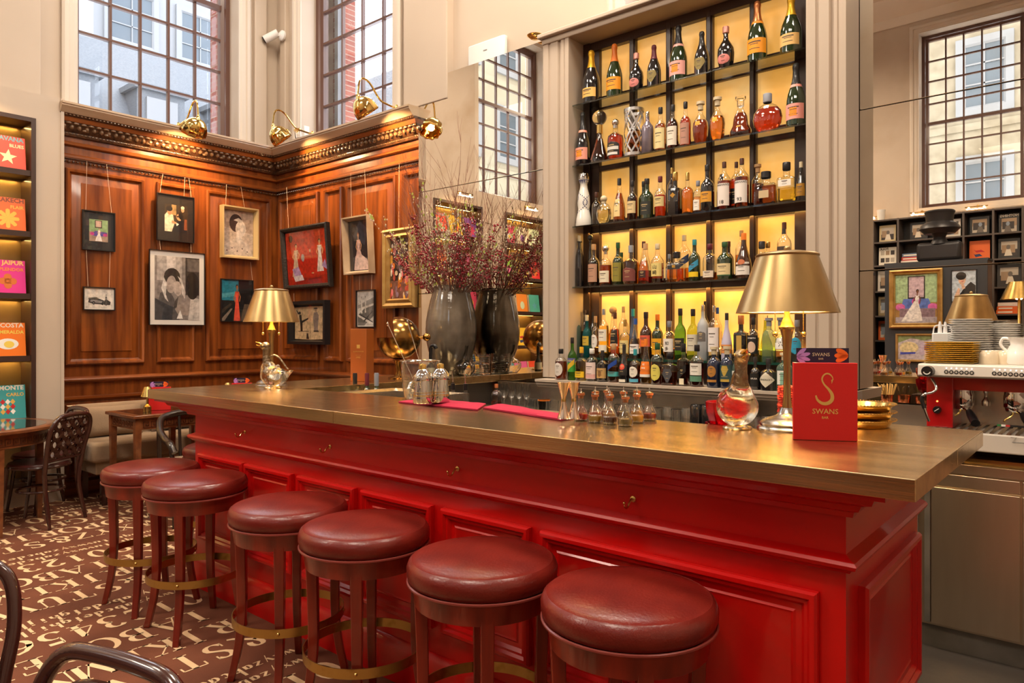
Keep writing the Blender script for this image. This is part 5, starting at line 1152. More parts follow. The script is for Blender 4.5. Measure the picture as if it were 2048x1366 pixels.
for px, py, dy, liq, ln, nm in ((1162, 841, 0, (.55, .01, .01), 'red', 'glass dropper bottle of bright red bitters at the towel edge'), (1190, 845, 0, (.50, .27, .03), 'amber', 'glass dropper bottle of amber bitters, second in the front row'),
        (1220, 848, 0, (.07, .015, .012), 'dark', 'glass dropper bottle of dark brown bitters in the front row'), (1251, 852, 0, (.17, .11, .02), 'olive', 'glass dropper bottle of olive bitters, closest to the counter front'),
        (1268, 846, .02, (.60, .27, .02), 'orange', 'glass dropper bottle of orange bitters tucked beside the garnet one'), (1291, 842, .03, (.20, .02, .01), 'garnet', 'glass dropper bottle of garnet bitters at the end of the cluster'),
        (1182, 838, .03, (.40, .03, .02), 'ruby', 'glass dropper bottle in the rear row behind the red one'), (1200, 836, .05, (.14, .02, .02), 'maroon', 'glass dropper bottle in the rear row behind the amber one'),
        (1212, 841, .02, (.35, .16, .03), 'honey', 'glass dropper bottle squeezed between amber and brown ones'), (1236, 839, .04, (.10, .05, .02), 'umber', 'glass dropper bottle behind the dark brown one'), (1258, 837, .06, (.30, .12, .03), 'tawny', 'glass dropper bottle rearmost behind the olive one')):
    p = Zp(px, py); dropper(nm, p[0], p[1]+dy, liq, ln)

def shaker(lab, x, y, z, tilt=0):
    r = empty('cocktail_shaker', (x, y, z), tilt, lab, 'shaker', 'steel cocktail shakers')
    b = MB(); b.lathe([(.001, 0), (.040, 0), (.0425, .004), (.0412, .03), (.0335, .10), (.031, .118), (.001, .118)], 40); bo = b.build('tin', chrome, r)
    for zc in (.030, .035, .046): k = MB(); k.lathe([(.0416-(zc-.03)*.09, zc), (.0419-(zc-.03)*.09, zc+.0015), (.0412-(zc-.03)*.09, zc+.003)], 40, cap=False); k.build('gold_line', brass, bo)
    n = MB(); n.lathe([(.0430, .098), (.0440, .102), (.0410, .124), (.034, .134), (.030, .138), (.022, .148), (.016, .152), (.001, .152)], 40, T=lambda a, b_, c: (a, b_, c+a*.14)); n.build('strainer_top', chrome, r)
    c = MB(); c.lathe([(.0165, .150), (.0165, .165), (.0150, .172), (.008, .176), (.001, .177)], 28); c.build('cap', brass_sh, r)
p = Zp(835, 808, CZ+.015); shaker('steel cocktail shaker with gold lines on the towel, in front of the mixing glass', p[0], p[1]+.03, CZ+.017, .4)
p = Zp(871, 806, CZ+.015); shaker('steel cocktail shaker with gold lines beside the first, further from the sofa', p[0], p[1]+.03, CZ+.017, -.3)
clear = M('clear_glass_heavy', (1, 1, 1), .01, trans=1, ior=1.45)
p = Zp(827, 798); mx, my = p[0]-.0, p[1]+.045
r = empty('mixing_glass', (mx, my, CZ), 0, 'wide clear mixing glass holding two twisted bar spoons', 'mixing glass')
g = MB(); g.lathe([(.001, 0), (.072, 0), (.080, .01), (.088, .05), (.094, .12), (.099, .188), (.101, .190), (.097, .190), (.091, .12), (.085, .05), (.075, .018), (.001, .014)], 48); g.build('glass_body', thing, r)
g = MB(); g.lathe([(.097, .186), (.102, .190), (.097, .193)], 48, cap=False); g.build('rim', clear, r)
for i, (a, b_) in enumerate((((-.125, -.106, .375), (.0, .0, .02)), ((-.045, -.045, .385), (.035, .03, .02)))):
    m = MB(); A = Vector(b_); B = Vector(a); n = 60; P = [tuple(A+(B-A)*k/n) for k in range(n+1)]
    m.tube(P, [.0018+.0006*(k % 2) for k in range(n+1)], 6); m.sphere(tuple(B), .005, 8, 6, sz=2.2)
    o = m.build('bar_spoon', chrome, loc=(mx, my, CZ)); tag(o, ('twisted bar spoon leaning out of the mixing glass towards the sofa', 'twisted bar spoon standing more upright in the mixing glass')[i], 'spoon', 'bar spoons')

# ------------------------------------------------------------------ the return counter by the mirror
vx, vy = -4.0, 3.985
vase_m = M('smoky_glazed_ceramic', (.20, .155, .11), .10, coat=.6, bump=(9, .25, (.2, .2, 3)), var=(3.5, (.065, .048, .034), (1, 1, .8), .35, .65))
r = MB(); prof = [(.001, 0), (.092, 0), (.100, .01)]
for k in range(25):
    t = k/24; z = .02+.675*t; rad = .100+.083*math.sin(PI*min(1, t*1.02)**.86)+.040*t
    prof.append((rad+.0012*math.sin(k*2.3), z))
prof += [(.140, .700), (.132, .700), (.13, .60), (.001, .58)]
r.lathe(prof, 64); v = r.build('floor_vase', vase_m, loc=(vx, vy, CZ)); tag(v, 'tall smoky grey glazed vase of berry branches in front of the mirror', 'vase')
# branches
br = empty('berry_branches', (vx, vy, CZ+.60), 0, 'big spray of bare twigs with dark red berries and pale buds in the vase', 'branches')
rr = random.Random(11); twig = MB(); berr = MB(); buds = MB(); leafs = MB()
RM = (MIR-.03)-vy
def keep(p): return (p[0], min(p[1], RM), p[2])
def grow(p, d, l, r0, depth, kind):
    n = 7; P = [p]; q = Vector(p); dd = Vector(d)
    for i in range(n):
        dd = (dd+Vector((rr.uniform(-.10, .10), rr.uniform(-.10, .10), rr.uniform(-.03, .10)))).normalized(); q = q+dd*l/n
        if q.y > RM-.01: q.y = RM-.01; dd.y = -abs(dd.y)
        P.append(tuple(q))
    twig.tube(P, [max(r0*(1-.75*i/n), .0007) for i in range(n+1)], 5)
    for i in range(2 if kind == 0 else 3, n+1):
        if kind == 1 and depth == 0:
            for _ in range(11):
                c = Vector(P[i])+Vector([rr.uniform(-.028, .028) for _ in range(3)]); berr.sphere(keep(tuple(c)), rr.uniform(.0055, .0085), 6, 5)
        if kind == 2:
            for _ in range(1):
                c = Vector(P[i])+Vector([rr.uniform(-.014, .014) for _ in range(3)]); buds.sphere(keep(tuple(c)), rr.uniform(.0035, .0055), 5, 4, sz=1.6)
            if rr.random() < .2:
                c = P[i]; leafs.add([keep(c), keep((c[0]+.010, c[1]+.004, c[2]+.010)), keep((c[0]+.005, c[1], c[2]+.026)), keep((c[0]-.006, c[1]-.004, c[2]+.012))], [(0, 1, 2, 3)])
    if depth < 2:
        for k in range(rr.choice((2, 3))):
            i = rr.randint(2, n-1); nd = (dd+Vector((rr.uniform(-.7, .7), rr.uniform(-.7, .5), rr.uniform(-.2, .6)))).normalized()
            grow(P[i], nd, l*rr.uniform(.35, .6), r0*.55, depth+1, kind)
for k in range(72):
    a = rr.uniform(0, 2*PI); e = rr.uniform(.05, 1.0)
    kind = (0, 1, 2)[0 if k < 24 else (1 if k < 52 else 2)]
    spread_ = e*(1.05 if kind else .55)
    d = Vector((math.cos(a)*spread_*1.5-.25*(kind > 0), math.sin(a)*spread_*.9-.15, 1)).normalized()
    grow((math.cos(a)*.07, math.sin(a)*.07, -.02), d, rr.uniform(.70, .98) if kind == 0 else rr.uniform(.42, .74), .0042, 0, kind)
for _ in range(34):
    a = rr.uniform(0, 2*PI); d = Vector((math.cos(a)*.8, math.sin(a)*.6-.1, rr.uniform(.35, 1))).normalized(); grow((math.cos(a)*.08, math.sin(a)*.08, 0), d, rr.uniform(.2, .34), .003, 2, 2)
twig.build('twigs', M('twig_bark', (.24, .10, .065), .8), br, smooth=0); berr.build('berries', M('berry_red', (.30, .012, .025), .22, coat=.4), br)
buds.build('buds', M('catkin_cream', (.62, .52, .36), .7), br); leafs.build('leaves', M('young_leaf', (.40, .45, .08), .5), br, smooth=0)
# brass globe ice bucket with its lid swung open
p = aZ(806, 760, 1.1); gx_, gy_ = -3.97, 3.42
r = empty('globe_ice_bucket', (gx_, gy_, CZ), math.radians(40), 'round antique brass globe bucket with its half lid swung open', 'ice bucket')
gb = M('antique_brass_globe', (.40, .22, .06), .2, metal=1, var=(5, (.20, .10, .03)))
R_g = .158; zc = .295
m = MB(); m.lathe([(R_g*math.sin(PI/2*k/14), zc-R_g*math.cos(PI/2*k/14)) for k in range(15)]+[(R_g*.97*math.sin(PI/2*k/14), zc-R_g*.97*math.cos(PI/2*k/14)) for k in range(14, -1, -1)], 48, cap=False); m.build('lower_bowl', gb, r)
m = MB(); m.lathe([(.001, 0), (.075, 0), (.078, .008), (.03, .02), (.02, .06), (.035, .125), (.05, .132), (.001, .134)], 36); m.build('foot', gb, r)
ang = math.radians(78)
def LT(a, b, c):  # revolving lid: a smaller hemisphere turned about the horizontal pivot
    return (a*.96*math.cos(ang)+c*.96*math.sin(ang), b*.96, zc-a*.96*math.sin(ang)+c*.96*math.cos(ang))
hx = R_g
m = MB(); m.lathe([(R_g*math.sin(PI/2*k/14), R_g*math.cos(PI/2*k/14)) for k in range(15)]+[(R_g*.97*math.sin(PI/2*k/14), R_g*.97*math.cos(PI/2*k/14)) for k in range(14, -1, -1)], 48, cap=False, T=lambda a, b, c: LT(a, b, c)); lo = m.build('lid', gb, r)
m = MB(); m.sphere((hx+.045, 0, zc+.005), .030, 16, 12); m.tube([(hx-.01, 0, zc), (hx+.03, 0, zc+.003)], .012, 10); m.build('hinge_ball', gb, r)
# whisky box
p = aZ(737, 762, 1.1); bx_ = empty('whisky_box', (-3.955, 3.08, CZ), .42, 'tall orange brown whisky presentation box marked 1995', 'box')
MB().box(-.060, .060, -.055, .055, 0, .358).build('carton', M('burnt_orange_card', (.36, .085, .012), .4, coat=.2), bx_, bevel=.002)
k = MB(); F = lambda x, y: (x, -.0556, y)
k.add([F(-.012, .225), F(.012, .225), F(.012, .250), F(-.012, .250)], [(0, 1, 2, 3)]); k.text('GLENMORANGIE', .0105, lambda a, b: F(a, b+.200), 0); k.add([F(-.02, .178), F(.02, .178), F(.02, .179), F(-.02, .179)], [(0, 1, 2, 3)]); k.text('1995', .017, lambda a, b: F(a, b+.158), 0)
k.build('gold_lettering', M('gold_foil'), bx_, smooth=0)
# decanter, tumblers, corkscrew
d_ = MB(); d_.lathe([(.001, .002), (.050, .002), (.074, .03), (.083, .060), (.078, .085), (.055, .108), (.026, .125), (.019, .145), (.019, .165), (.033, .235), (.0315, .235), (.0175, .165), (.0175, .145), (.025, .122), (.053, .106), (.0755, .084), (.080, .060), (.070, .032), (.048, .007), (.001, .006)], 44)
p = aZ(909, 752, 1.1); o = d_.build('wine_decanter', clear, loc=(-3.84, p[1]+.07, CZ)); tag(o, 'clear glass decanter with flared neck before the grey vase', 'decanter')
for i in range(2):
    m = MB(); R1 = .074
    m.lathe([(.001, .003), (R1*.93, .0), (R1, .006), (R1*1.02, .082), (R1*.97, .082), (R1*.93, .016), (.001, .014)], 40)
    for k in range(16):
        a = 2*PI*k/16; m.box(-.002, .002, -.0015, .0015, .008, .078, T=lambda x, y, z, a=a: ((R1*1.015+y)*math.cos(a)-x*math.sin(a), (R1*1.015+y)*math.sin(a)+x*math.cos(a), z))
    for z in (.025, .045, .062): m.lathe([(R1*1.01, z-.0015), (R1*1.03, z), (R1*1.01, z+.0015)], 40, cap=False)
    o = m.build('cut_glass_bowl', clear, loc=(-3.82, 4.135, CZ+i*.0835), smooth=30); tag(o, ('lower', 'upper')[i]+' one of two stacked ribbed glass bowls by the mirror', 'bowl', 'stacked ribbed glass bowls')
p = aZ(886, 758, 1.1); r = empty('wine_preserver', (-3.84, p[1]+.02, CZ), .5, 'black lever wine dispenser on a labelled bottle neck beside the vase', 'wine tool')
m = MB(); m.lathe([(.001, 0), (.030, 0), (.032, .01), (.030, .08), (.014, .11), (.013, .14), (.001, .14)], 24); m.build('bottle', M('dark_bottle', (.02, .02, .015), .1, coat=.5), r)
m = MB(); m.lathe([(.0325, .015), (.0325, .075)], 24, cap=False); m.build('label', ink('#cfc2a0'), r)
m = MB(); m.tube(curve_pts([(0, 0, .13), (0, 0, .19), (.005, 0, .225), (.03, 0, .235), (.042, 0, .215)], 5), [.013]*11+[.016]*10, 10); m.build('lever', black, r)
# ------------------------------------------------------------------ bottles of the back bar
PRO = {  # (radius, height) up to the lip, fractions of body radius and total height; last item: cap from height
 'champ': ([(.90, 0), (1, .02), (1, .34), (.97, .42), (.86, .51), (.62, .62), (.43, .70), (.34, .78), (.31, .88), (.31, .93)], .66, .40),
 'whisky': ([(.93, 0), (1, .015), (1, .52), (.95, .58), (.70, .645), (.42, .69), (.36, .73), (.34, .88), (.36, .90)], .86, .40),
 'tall': ([(.93, 0), (1, .015), (1, .60), (.92, .66), (.60, .72), (.36, .77), (.32, .82), (.31, .90)], .88, .33),
 'squat': ([(.93, 0), (1, .02), (1.0, .50), (.93, .58), (.60, .64), (.34, .67), (.32, .72), (.31, .84)], .82, .33),
 'cone': ([(1.0, 0), (1.02, .02), (.86, .15), (.50, .36), (.28, .50), (.26, .58)], .56, .28),
 'slope': ([(.95, 0), (1, .02), (1, .30), (.88, .42), (.62, .56), (.40, .68), (.33, .78), (.32, .90)], .85, .34),
 'pear': ([(.66, 0), (.72, .02), (.94, .22), (1, .38), (.94, .50), (.64, .61), (.34, .70), (.28, .76), (.28, .86)], .84, .40),
 'bell': ([(.90, 0), (1, .03), (.98, .16), (.72, .30), (.66, .42), (.62, .50), (.44, .60), (.28, .68), (.24, .84)], .80, .34),
 'moon': ([(.52, 0), (.66, .04), (.92, .20), (1, .36), (.92, .52), (.66, .66), (.34, .73), (.22, .76), (.22, .82)], .76, .30),
 'square': ([(.95, 0), (1, .015), (1, .58), (.92, .62), (.40, .66), (.34, .70), (.34, .80)], .80, .42),
 'gin': ([(.95, 0), (1, .02), (1, .54), (.94, .63), (.66, .70), (.38, .74), (.34, .78), (.34, .86)], .84, .42),
 'slim': ([(.95, 0), (1, .02), (.96, .35), (.84, .60), (.52, .72), (.36, .78), (.34, .86), (.6, .87), (.6, .89), (.4, .90)], .88, .45),
 'azul': ([(1.0, 0), (1.04, .02), (.92, .16), (.74, .30), (.70, .33), (.80, .42), (.74, .58), (.50, .72), (.44, .80), (.60, .86), (.66, .90)], .90, .7),
}
def bcol(name, c, **k): return M('bottle_'+name, c, **k)
BG = {'c': thing, 'g': bcol('green_glass', (.10, .30, .04), rough=.02, trans=.85, ior=1.25), 'dg': bcol('dark_green_glass', (.012, .028, .008), rough=.04, coat=.8, spec=.8),
      'd': bcol('black_glass', (.010, .009, .010), rough=.04, coat=.8, spec=.8), 'b': bcol('brown_glass', (.045, .014, .006), rough=.04, coat=.8, spec=.8), 'f': bcol('frosted_glass', (.62, .64, .66), rough=.35, trans=.35),
      'l': bcol('lilac_frost', (.52, .48, .62), rough=.35), 't': bcol('teal_glass', (.02, .20, .20), rough=.03, trans=.7, ior=1.25), 'w': bcol('glazed_ceramic', (.80, .77, .70), rough=.15, coat=.5),
      'v': bcol('violet_grey_glaze', (.24, .20, .24), rough=.15, metal=.5), 'n': bcol('navy_glass', (.012, .018, .045), rough=.05, coat=.8), 'p': bcol('pale_green_glass', (.45, .66, .50), rough=.03, trans=.85, ior=1.25),
      'y': bcol('lime_glass', (.50, .62, .06), rough=.03, trans=.8, ior=1.25), 'bl': bcol('slate_blue_glass', (.06, .09, .16), rough=.1, coat=.5)}
LQ = {'amber': (.85, .30, .03), 'dark': (.28, .045, .008), 'red': (.55, .055, .012), 'gold': (.92, .55, .08), 'pale': (.93, .78, .40), 'rose': (.90, .50, .28), 'orange': (.90, .32, .03), 'water': (.96, .97, .97), 'brown': (.38, .10, .02), 'yellow': (.92, .70, .12)}
def liquid(n): return M('spirit_'+n, LQ[n], .0, trans=1, ior=1.22)
CAPM = {'blk': M('cap_black', (.015, .014, .016), .3, coat=.3), 'gld': brass, 'slv': chrome, 'ylw': M('cap_yellow_foil', (.80, .46, .03), .35, metal=.5), 'org': M('cap_orange', (.80, .20, .02), .35), 'pnk': M('cap_rose_foil', (.72, .33, .27), .35, metal=.4),
        'crk': M('cap_cork', (.52, .30, .14), .7), 'blu': M('cap_blue', (.03, .09, .36), .3), 'gry': M('cap_grey', (.25, .26, .30), .4), 'wht': M('cap_white', (.80, .78, .72), .4), 'brn': M('cap_brown', (.09, .03, .018), .35), 'grn': M('cap_green', (.03, .10, .04), .3), 'tea': M('cap_teal', (.03, .28, .32), .35), 'cop': M('cap_copper', (.62, .24, .09), .3, metal=.7), 'clr': M('solid_clear_glass', (1, 1, 1), .0, trans=1, ior=1.45), 'mrn': M('cap_maroon', (.13, .018, .03), .35), 'cre': M('cap_cream', (.66, .55, .36), .5)}
ROWZ = {'A': (3.0025, 4.105, 'top champagne shelf'), 'B': (2.5845, 4.092, 'second glass shelf'), 'C': (2.1655, 4.092, 'third glass shelf'), 'D': (1.7485, 4.092, 'fourth glass shelf'), 'E': (1.2625, 4.118, 'green riser shelf'), 'F': (1.1125, 3.935, 'cream sill')}
def section_lathe(mb, prof, z0, R, H, sq, n=24, mi=0, sy=1.0, cap=True):
    vs = []
    for r_, z in prof:
        for i in range(n):
            a = 2*PI*(i+.5)/n; ca, sa = math.cos(a), math.sin(a)
            q = 1.0
            if sq: q = (abs(ca)**7+abs(sa)**7)**(-1/7)*.92 if r_ > .45 else 1.0
            vs.append((R*r_*q*ca, R*r_*q*sa*sy, z0+z*H))
    fs = []
    for k in range(len(prof)-1):
        for i in range(n): j = (i+1) % n; fs.append((k*n+i, k*n+j, (k+1)*n+j, (k+1)*n+i))
    if cap: fs.append(tuple(range(n-1, -1, -1))); fs.append(tuple((len(prof)-1)*n+i for i in range(n)))
    mb.add(vs, fs, mi)
def rad_at(prof, t):
    for (r0, a), (r1, b) in zip(prof, prof[1:]):
        if a <= t <= b: return r0+(r1-r0)*(t-a)/max(b-a, 1e-6)
    return prof[-1][0]
def cut(prof, lo, hi):
    o = [(rad_at(prof, lo), lo)]+[p for p in prof if lo < p[1] < hi]+[(rad_at(prof, hi), hi)]
    return o
NB = 0
def bottle(desc, px, top, w, row, typ, gl, liq, cap, lbls=(), fill=.55, dy=0, txt=(), depth=1.0, neckband=None, capx=None):
    global NB; NB += 1
    z0, Y, ph = ROWZ[row]; Y += dy
    x, _, zt = aY(px, top, Y); H = zt-z0; d = dep(x, Y); R = w/2*d/FPX*1.04
    r = empty('spirit_bottle' if row != 'A' else 'champagne_bottle', (x, Y, z0), 0, desc+', '+ph, 'bottle', 'bottles on the '+ph)
    prof, capz, cr = PRO[typ]; sq = typ == 'square'; sy = depth
    sy = min(sy, .033/R if dy > .03 else .055/R, 1.0) if row != 'A' else 1.0
    body = prof if typ != 'champ' else prof
    m = MB(); section_lathe(m, body, 0, R, H, sq, 28, sy=sy, cap=gl != 'c'); m.build('bottle_glass', BG[gl], r, smooth=35)
    if gl == 'c' and liq:
        lp = [(q*.955, z) for q, z in cut(prof, .012, fill)]; m = MB(); section_lathe(m, lp, 0, R, H, sq, 28, sy=sy); m.build('spirit', liquid(liq), r, smooth=35)
    # cap or foil
    m = MB(); c0 = capz
    if capx == 'ball': m.sphere((0, 0, H*(1+capz)/2+.0), H*(1-capz)/2, 14, 10); m.lathe([(R*cr, H*(capz-.05)), (R*cr, H*(capz+.02))], 16)
    elif capx == 'ballc':
        m.sphere((0, 0, H*.86), H*.14, 18, 12)
    elif capx == 'T': m.lathe([(R*cr*.9, H*(capz-.03)), (R*cr*.9, H*.93), (R*cr*1.35, H*.935), (R*cr*1.35, H), (.001, H)], 20)
    elif typ == 'champ':
        q = [(rad_at(prof, t)*1.03, t) for t in (c0, .72, .80, .88)]; q += [(.34, .90), (.37, .925), (.36, .95), (.33, .965), (.30, .985), (.16, 1.0), (.001, 1.0)]
        m.lathe([(a*R, b*H) for a, b in q], 22, cap=False)
    else: m.lathe([(rad_at(prof, c0)*R*1.05, H*c0), (R*cr*.98, H*(c0+.02)), (R*cr*.98, H*.985), (R*cr*.9, H), (.001, H)], 22, cap=False)
    m.build('stopper' if capx else ('foil' if typ == 'champ' else 'cap'), CAPM[cap], r, smooth=35)
    if capx == 'ballc': k = MB(); k.lathe([(R*.30, H*.56), (R*.31, H*.72), (.001, H*.725)], 20); k.build('gold_collar', brass, r)
    def surf(a, z, lift=1.012):
        q = rad_at(prof, z/H)*R*lift+.0003
        if sq: s = (abs(math.cos(a))**7+abs(math.sin(a))**7)**(-1/7)*.92; return (q*s*math.cos(a), q*s*math.sin(a)*sy-.0003, z)
        return (q*math.cos(a), q*math.sin(a)*sy-.0003, z)
    if neckband: m = MB(); zz = H*.635; m.lathe([(rad_at(prof, .62)*R*1.04, H*.61), (rad_at(prof, .655)*R*1.04, H*.655)], 22, cap=False); m.build('neck_band', ink(neckband), r)
    lo = None
    for li, L_ in enumerate(lbls):
        a0, a1, hw, col = L_[:4]; shp = L_[4] if len(L_) > 4 else ''
        if sq: hw = min(hw, 42)
        n = 12; vs = []; fs = []; rows_ = 2 if not shp else 12
        for j in range(rows_+1):
            t = j/rows_; f = 1.0
            if shp == 'oval': f = math.sqrt(max(0, 1-(2*t-1)**2))
            elif shp == 'diamond': f = 1-abs(2*t-1)
            elif shp == 'shield': f = min(1, .25+1.3*t) if t < .7 else 1-(t-.7)*.9
            elif shp == 'arch': f = 1 if t < .7 else math.sqrt(max(0, 1-((t-.7)/.3)**2))
            for i in range(n+1):
                u = -1+2*i/n; sl = .10*u if shp == 'slant' else 0
                vs.append(surf(-PI/2+math.radians(hw)*u*max(f, .001), H*(a0+(a1-a0)*t)+sl*H, 1.012+.006*li))
        for j in range(rows_):
            for i in range(n): b = j*(n+1)+i; fs.append((b, b+1, b+n+2, b+n+1))
        m = MB(); m.add(vs, fs)
        mats = [ink(col)]
        if li == 0 and not txt and (a1-a0) > .12 and hw > 25:   # a few printed rules
            mats.append(M('label_ink', (.10, .07, .05), .6) if sum(lin(col)) > .5 else M('label_gilt', (.55, .40, .18), .5))
            for q, (zz, ww) in enumerate(((.72, .5), (.60, .32), (.30, .42))):
                vs2 = []
                for i in range(7):
                    u = (-1+2*i/6)*ww*(.7 if shp else 1)
                    for dz in (0, .012): vs2.append(surf(-PI/2+math.radians(hw)*u, H*(a0+(a1-a0)*zz)+dz*H*(1.6 if q == 0 else .8), 1.020))
                m.add(vs2, [(2*i, 2*i+2, 2*i+3, 2*i+1) for i in range(6)], 1)
        lo = m.build('label', mats, r, smooth=30)
    if txt:
        k = MB()
        for s_, size, zf, c_ in txt:
            k.text(s_, size, lambda a, b, zf=zf: surf(-PI/2+a/R, H*zf+b, 1.035), 0, bold=.012)
        k.build('label_lettering', ink(txt[0][3]), lo or r, smooth=0)
    return r
B = bottle
# champagne
B('magnum with long gold foil and cream label', 1182.7, 101, 34, 'A', 'champ', 'd', 0, 'ylw', ((.10, .27, 62, '#e5b863'),))
B('champagne bottle with orange label, nearer the sofa side', 1229, 88, 31, 'A', 'champ', 'dg', 0, 'org', ((.13, .36, 80, '#f09a1c'),))
B('small champagne with pink foil and oval pink label, nearer the sofa side', 1272.6, 107, 28, 'A', 'pear', 'd', 0, 'pnk', ((.12, .34, 50, '#e8908a', 'oval'),))
B('dark champagne with olive shield label and plum foil, smaller pair', 1308, 90, 27, 'A', 'champ', 'd', 0, 'mrn', ((.12, .38, 48, '#8b7a45', 'shield'),))
B('tall green champagne with pink label and orange square, mid shelf', 1357, 51, 34, 'A', 'champ', 'dg', 0, 'blk', ((.10, .34, 72, '#eeaaa0'), (.15, .28, 22, '#f0901c')), neckband='#eeaaa0')
B('dark champagne with olive shield label and black foil', 1403.7, 63, 29, 'A', 'champ', 'd', 0, 'blk', ((.12, .38, 48, '#8b7a45', 'shield'),))
B('champagne with pink foil and oval pink label, beside the tallest magnums', 1451.8, 54, 32, 'A', 'pear', 'd', 0, 'pnk', ((.12, .34, 50, '#e8908a', 'oval'),))
B('large magnum with broad orange label and copper foil', 1514.8, 2.5, 37, 'A', 'champ', 'dg', 0, 'cop', ((.12, .36, 78, '#f09a1c'),), neckband='#f0901c')
B('large magnum with yellow foil and cream label by the pilaster', 1582, -6, 40, 'A', 'champ', 'dg', 0, 'ylw', ((.12, .32, 64, '#e2b870'),))
# decanters and cognac
B('rose champagne with pink label at the sofa end', 1165.7, 224.7, 28, 'B', 'champ', 'd', 0, 'blk', ((.10, .32, 72, '#e89a86'), (.15, .27, 24, '#f0901c')), neckband='#e89a86')
B('conical amber decanter with huge glass ball stopper', 1199, 221, 39, 'B', 'cone', 'c', 'brown', 'clr', (), fill=.46, capx='ballc')
B('squat red amber bottle with black arched label and silver stopper', 1231, 238, 31, 'B', 'squat', 'c', 'red', 'slv', ((.08, .42, 60, '#26221f', 'arch'), (.22, .30, 52, '#d8d4cc'), (.10, .16, 45, '#e0dcd4')), fill=.62, capx='ball')
B('violet grey metallic bottle with silver cap', 1295, 224, 23, 'B', 'tall', 'v', 0, 'slv')
B('whisky with big cream label and black cap', 1321, 215, 22, 'B', 'whisky', 'c', 'brown', 'blk', ((.06, .52, 70, '#e0cf96'),), fill=.62)
B('dark whisky with tall white label and black cap', 1345.6, 210, 22, 'B', 'whisky', 'c', 'dark', 'blk', ((.08, .50, 66, '#e4dccb'),), fill=.66)
B('ruby whisky with tall rose grey label', 1371, 204, 21, 'B', 'whisky', 'c', 'red', 'blk', ((.05, .52, 62, '#b58674'),), fill=.66)
B('dark pear shaped tequila with gold stopper', 1401, 204, 29.5, 'B', 'pear', 'c', 'dark', 'cre', ((.42, .52, 20, '#d69a2c'),), fill=.56, capx='T')
B('orange pear shaped tequila with gold stopper', 1435, 195, 29.5, 'B', 'pear', 'c', 'orange', 'cre', ((.42, .52, 20, '#e8a832'),), fill=.56, capx='T')
B('bell shaped cognac decanter with clear stopper', 1481, 194, 43, 'B', 'bell', 'c', 'dark', 'clr', ((.24, .27, 14, '#d69a2c'),), fill=.60, depth=.6, capx='T')
B('round moon flask of cognac with grey cap', 1535, 188, 57, 'B', 'moon', 'c', 'red', 'gry', (), fill=.62, depth=.5)
B('rose champagne with pink label against the pilaster', 1592, 126.5, 36, 'B', 'champ', 'dg', 0, 'blk', ((.10, .34, 68, '#ee9f92'), (.15, .28, 22, '#f0901c')), neckband='#ee9f92')
# third shelf
B('blue and white ceramic tequila bottle with silver dome', 1167.6, 348.5, 31, 'C', 'azul', 'w', 0, 'slv')
B('small clear bottle with dark stopper, behind the round decanter', 1193, 384.6, 19, 'C', 'gin', 'c', 'water', 'brn', (), dy=.03)
B('round clear tequila decanter with ball stopper', 1207.6, 391, 32, 'C', 'moon', 'c', 'pale', 'cre', (), fill=.5, depth=.7, capx='ball')
B('tall cognac with cream label and black cap', 1238.6, 357, 23, 'C', 'slope', 'c', 'brown', 'blk', ((.12, .52, 36, '#e4c88a'),), fill=.66)
B('brown whisky with cream label beside the tall cognac', 1264.7, 362, 20, 'C', 'whisky', 'c', 'dark', 'blk', ((.18, .48, 66, '#dcc28e'),), fill=.6)
B('dark green whisky half hidden behind another', 1287.5, 363, 20, 'C', 'whisky', 'dg', 0, 'blk', (), dy=.045)
B('black green whisky with silver and black label', 1294, 357.6, 25, 'C', 'whisky', 'dg', 0, 'blk', ((.10, .42, 62, '#2c2e2a'),))
B('red whisky with cream label and maroon cap', 1320.4, 353, 22, 'C', 'whisky', 'c', 'red', 'mrn', ((.26, .50, 66, '#dcc486'),), fill=.54)
B('clear bottle with gold cork behind the black square one', 1343.7, 336, 17, 'C', 'tall', 'c', 'amber', 'gld', ((.2, .5, 40, '#e4dccb'),), dy=.045)
B('black square whisky with gold foil cap', 1350.3, 344.7, 26, 'C', 'square', 'd', 0, 'gld', ((.40, .52, 26, '#b8862c', 'diamond'),), depth=.9)
B('orange whisky with gold cap and broad shoulders', 1375, 345.6, 23, 'C', 'squat', 'c', 'orange', 'gld', (), fill=.64)
B('small rosy bottle with square white label', 1396, 361.8, 19, 'C', 'gin', 'c', 'rose', 'gry', ((.08, .40, 40, '#efe6da'),), fill=.5)
B('dark whisky with amber label and black foil', 1415, 330, 26, 'C', 'whisky', 'd', 0, 'blk', ((.20, .42, 58, '#d9982e'),))
B('short amber bottle hidden behind the white labelled 18', 1443, 349, 18, 'C', 'whisky', 'c', 'red', 'blk', (), dy=.045)
B('whisky with white label marked 18', 1448.5, 324, 25, 'C', 'tall', 'c', 'dark', 'brn', ((.08, .54, 68, '#e9ded4'),), fill=.60, txt=(("KINAHAN'S", .017, .49, '#2a2522'), ('18', .030, .12, '#2a2522')))
B('whisky with black label between the two white labelled ones', 1472.7, 324, 21, 'C', 'tall', 'c', 'red', 'brn', ((.12, .44, 62, '#1e1c1c'),), fill=.64, dy=.045)
B('whisky with white label marked 93', 1483.7, 317, 26, 'C', 'tall', 'c', 'dark', 'brn', ((.10, .54, 68, '#eae2da'),), fill=.62, txt=(("KINAHAN'S", .017, .49, '#2a2522'), ('93', .030, .13, '#2a2522')))
B('decanter with round cork stopper behind the square flask', 1515.5, 329, 23, 'C', 'gin', 'c', 'dark', 'crk', (), dy=.045, capx='T')
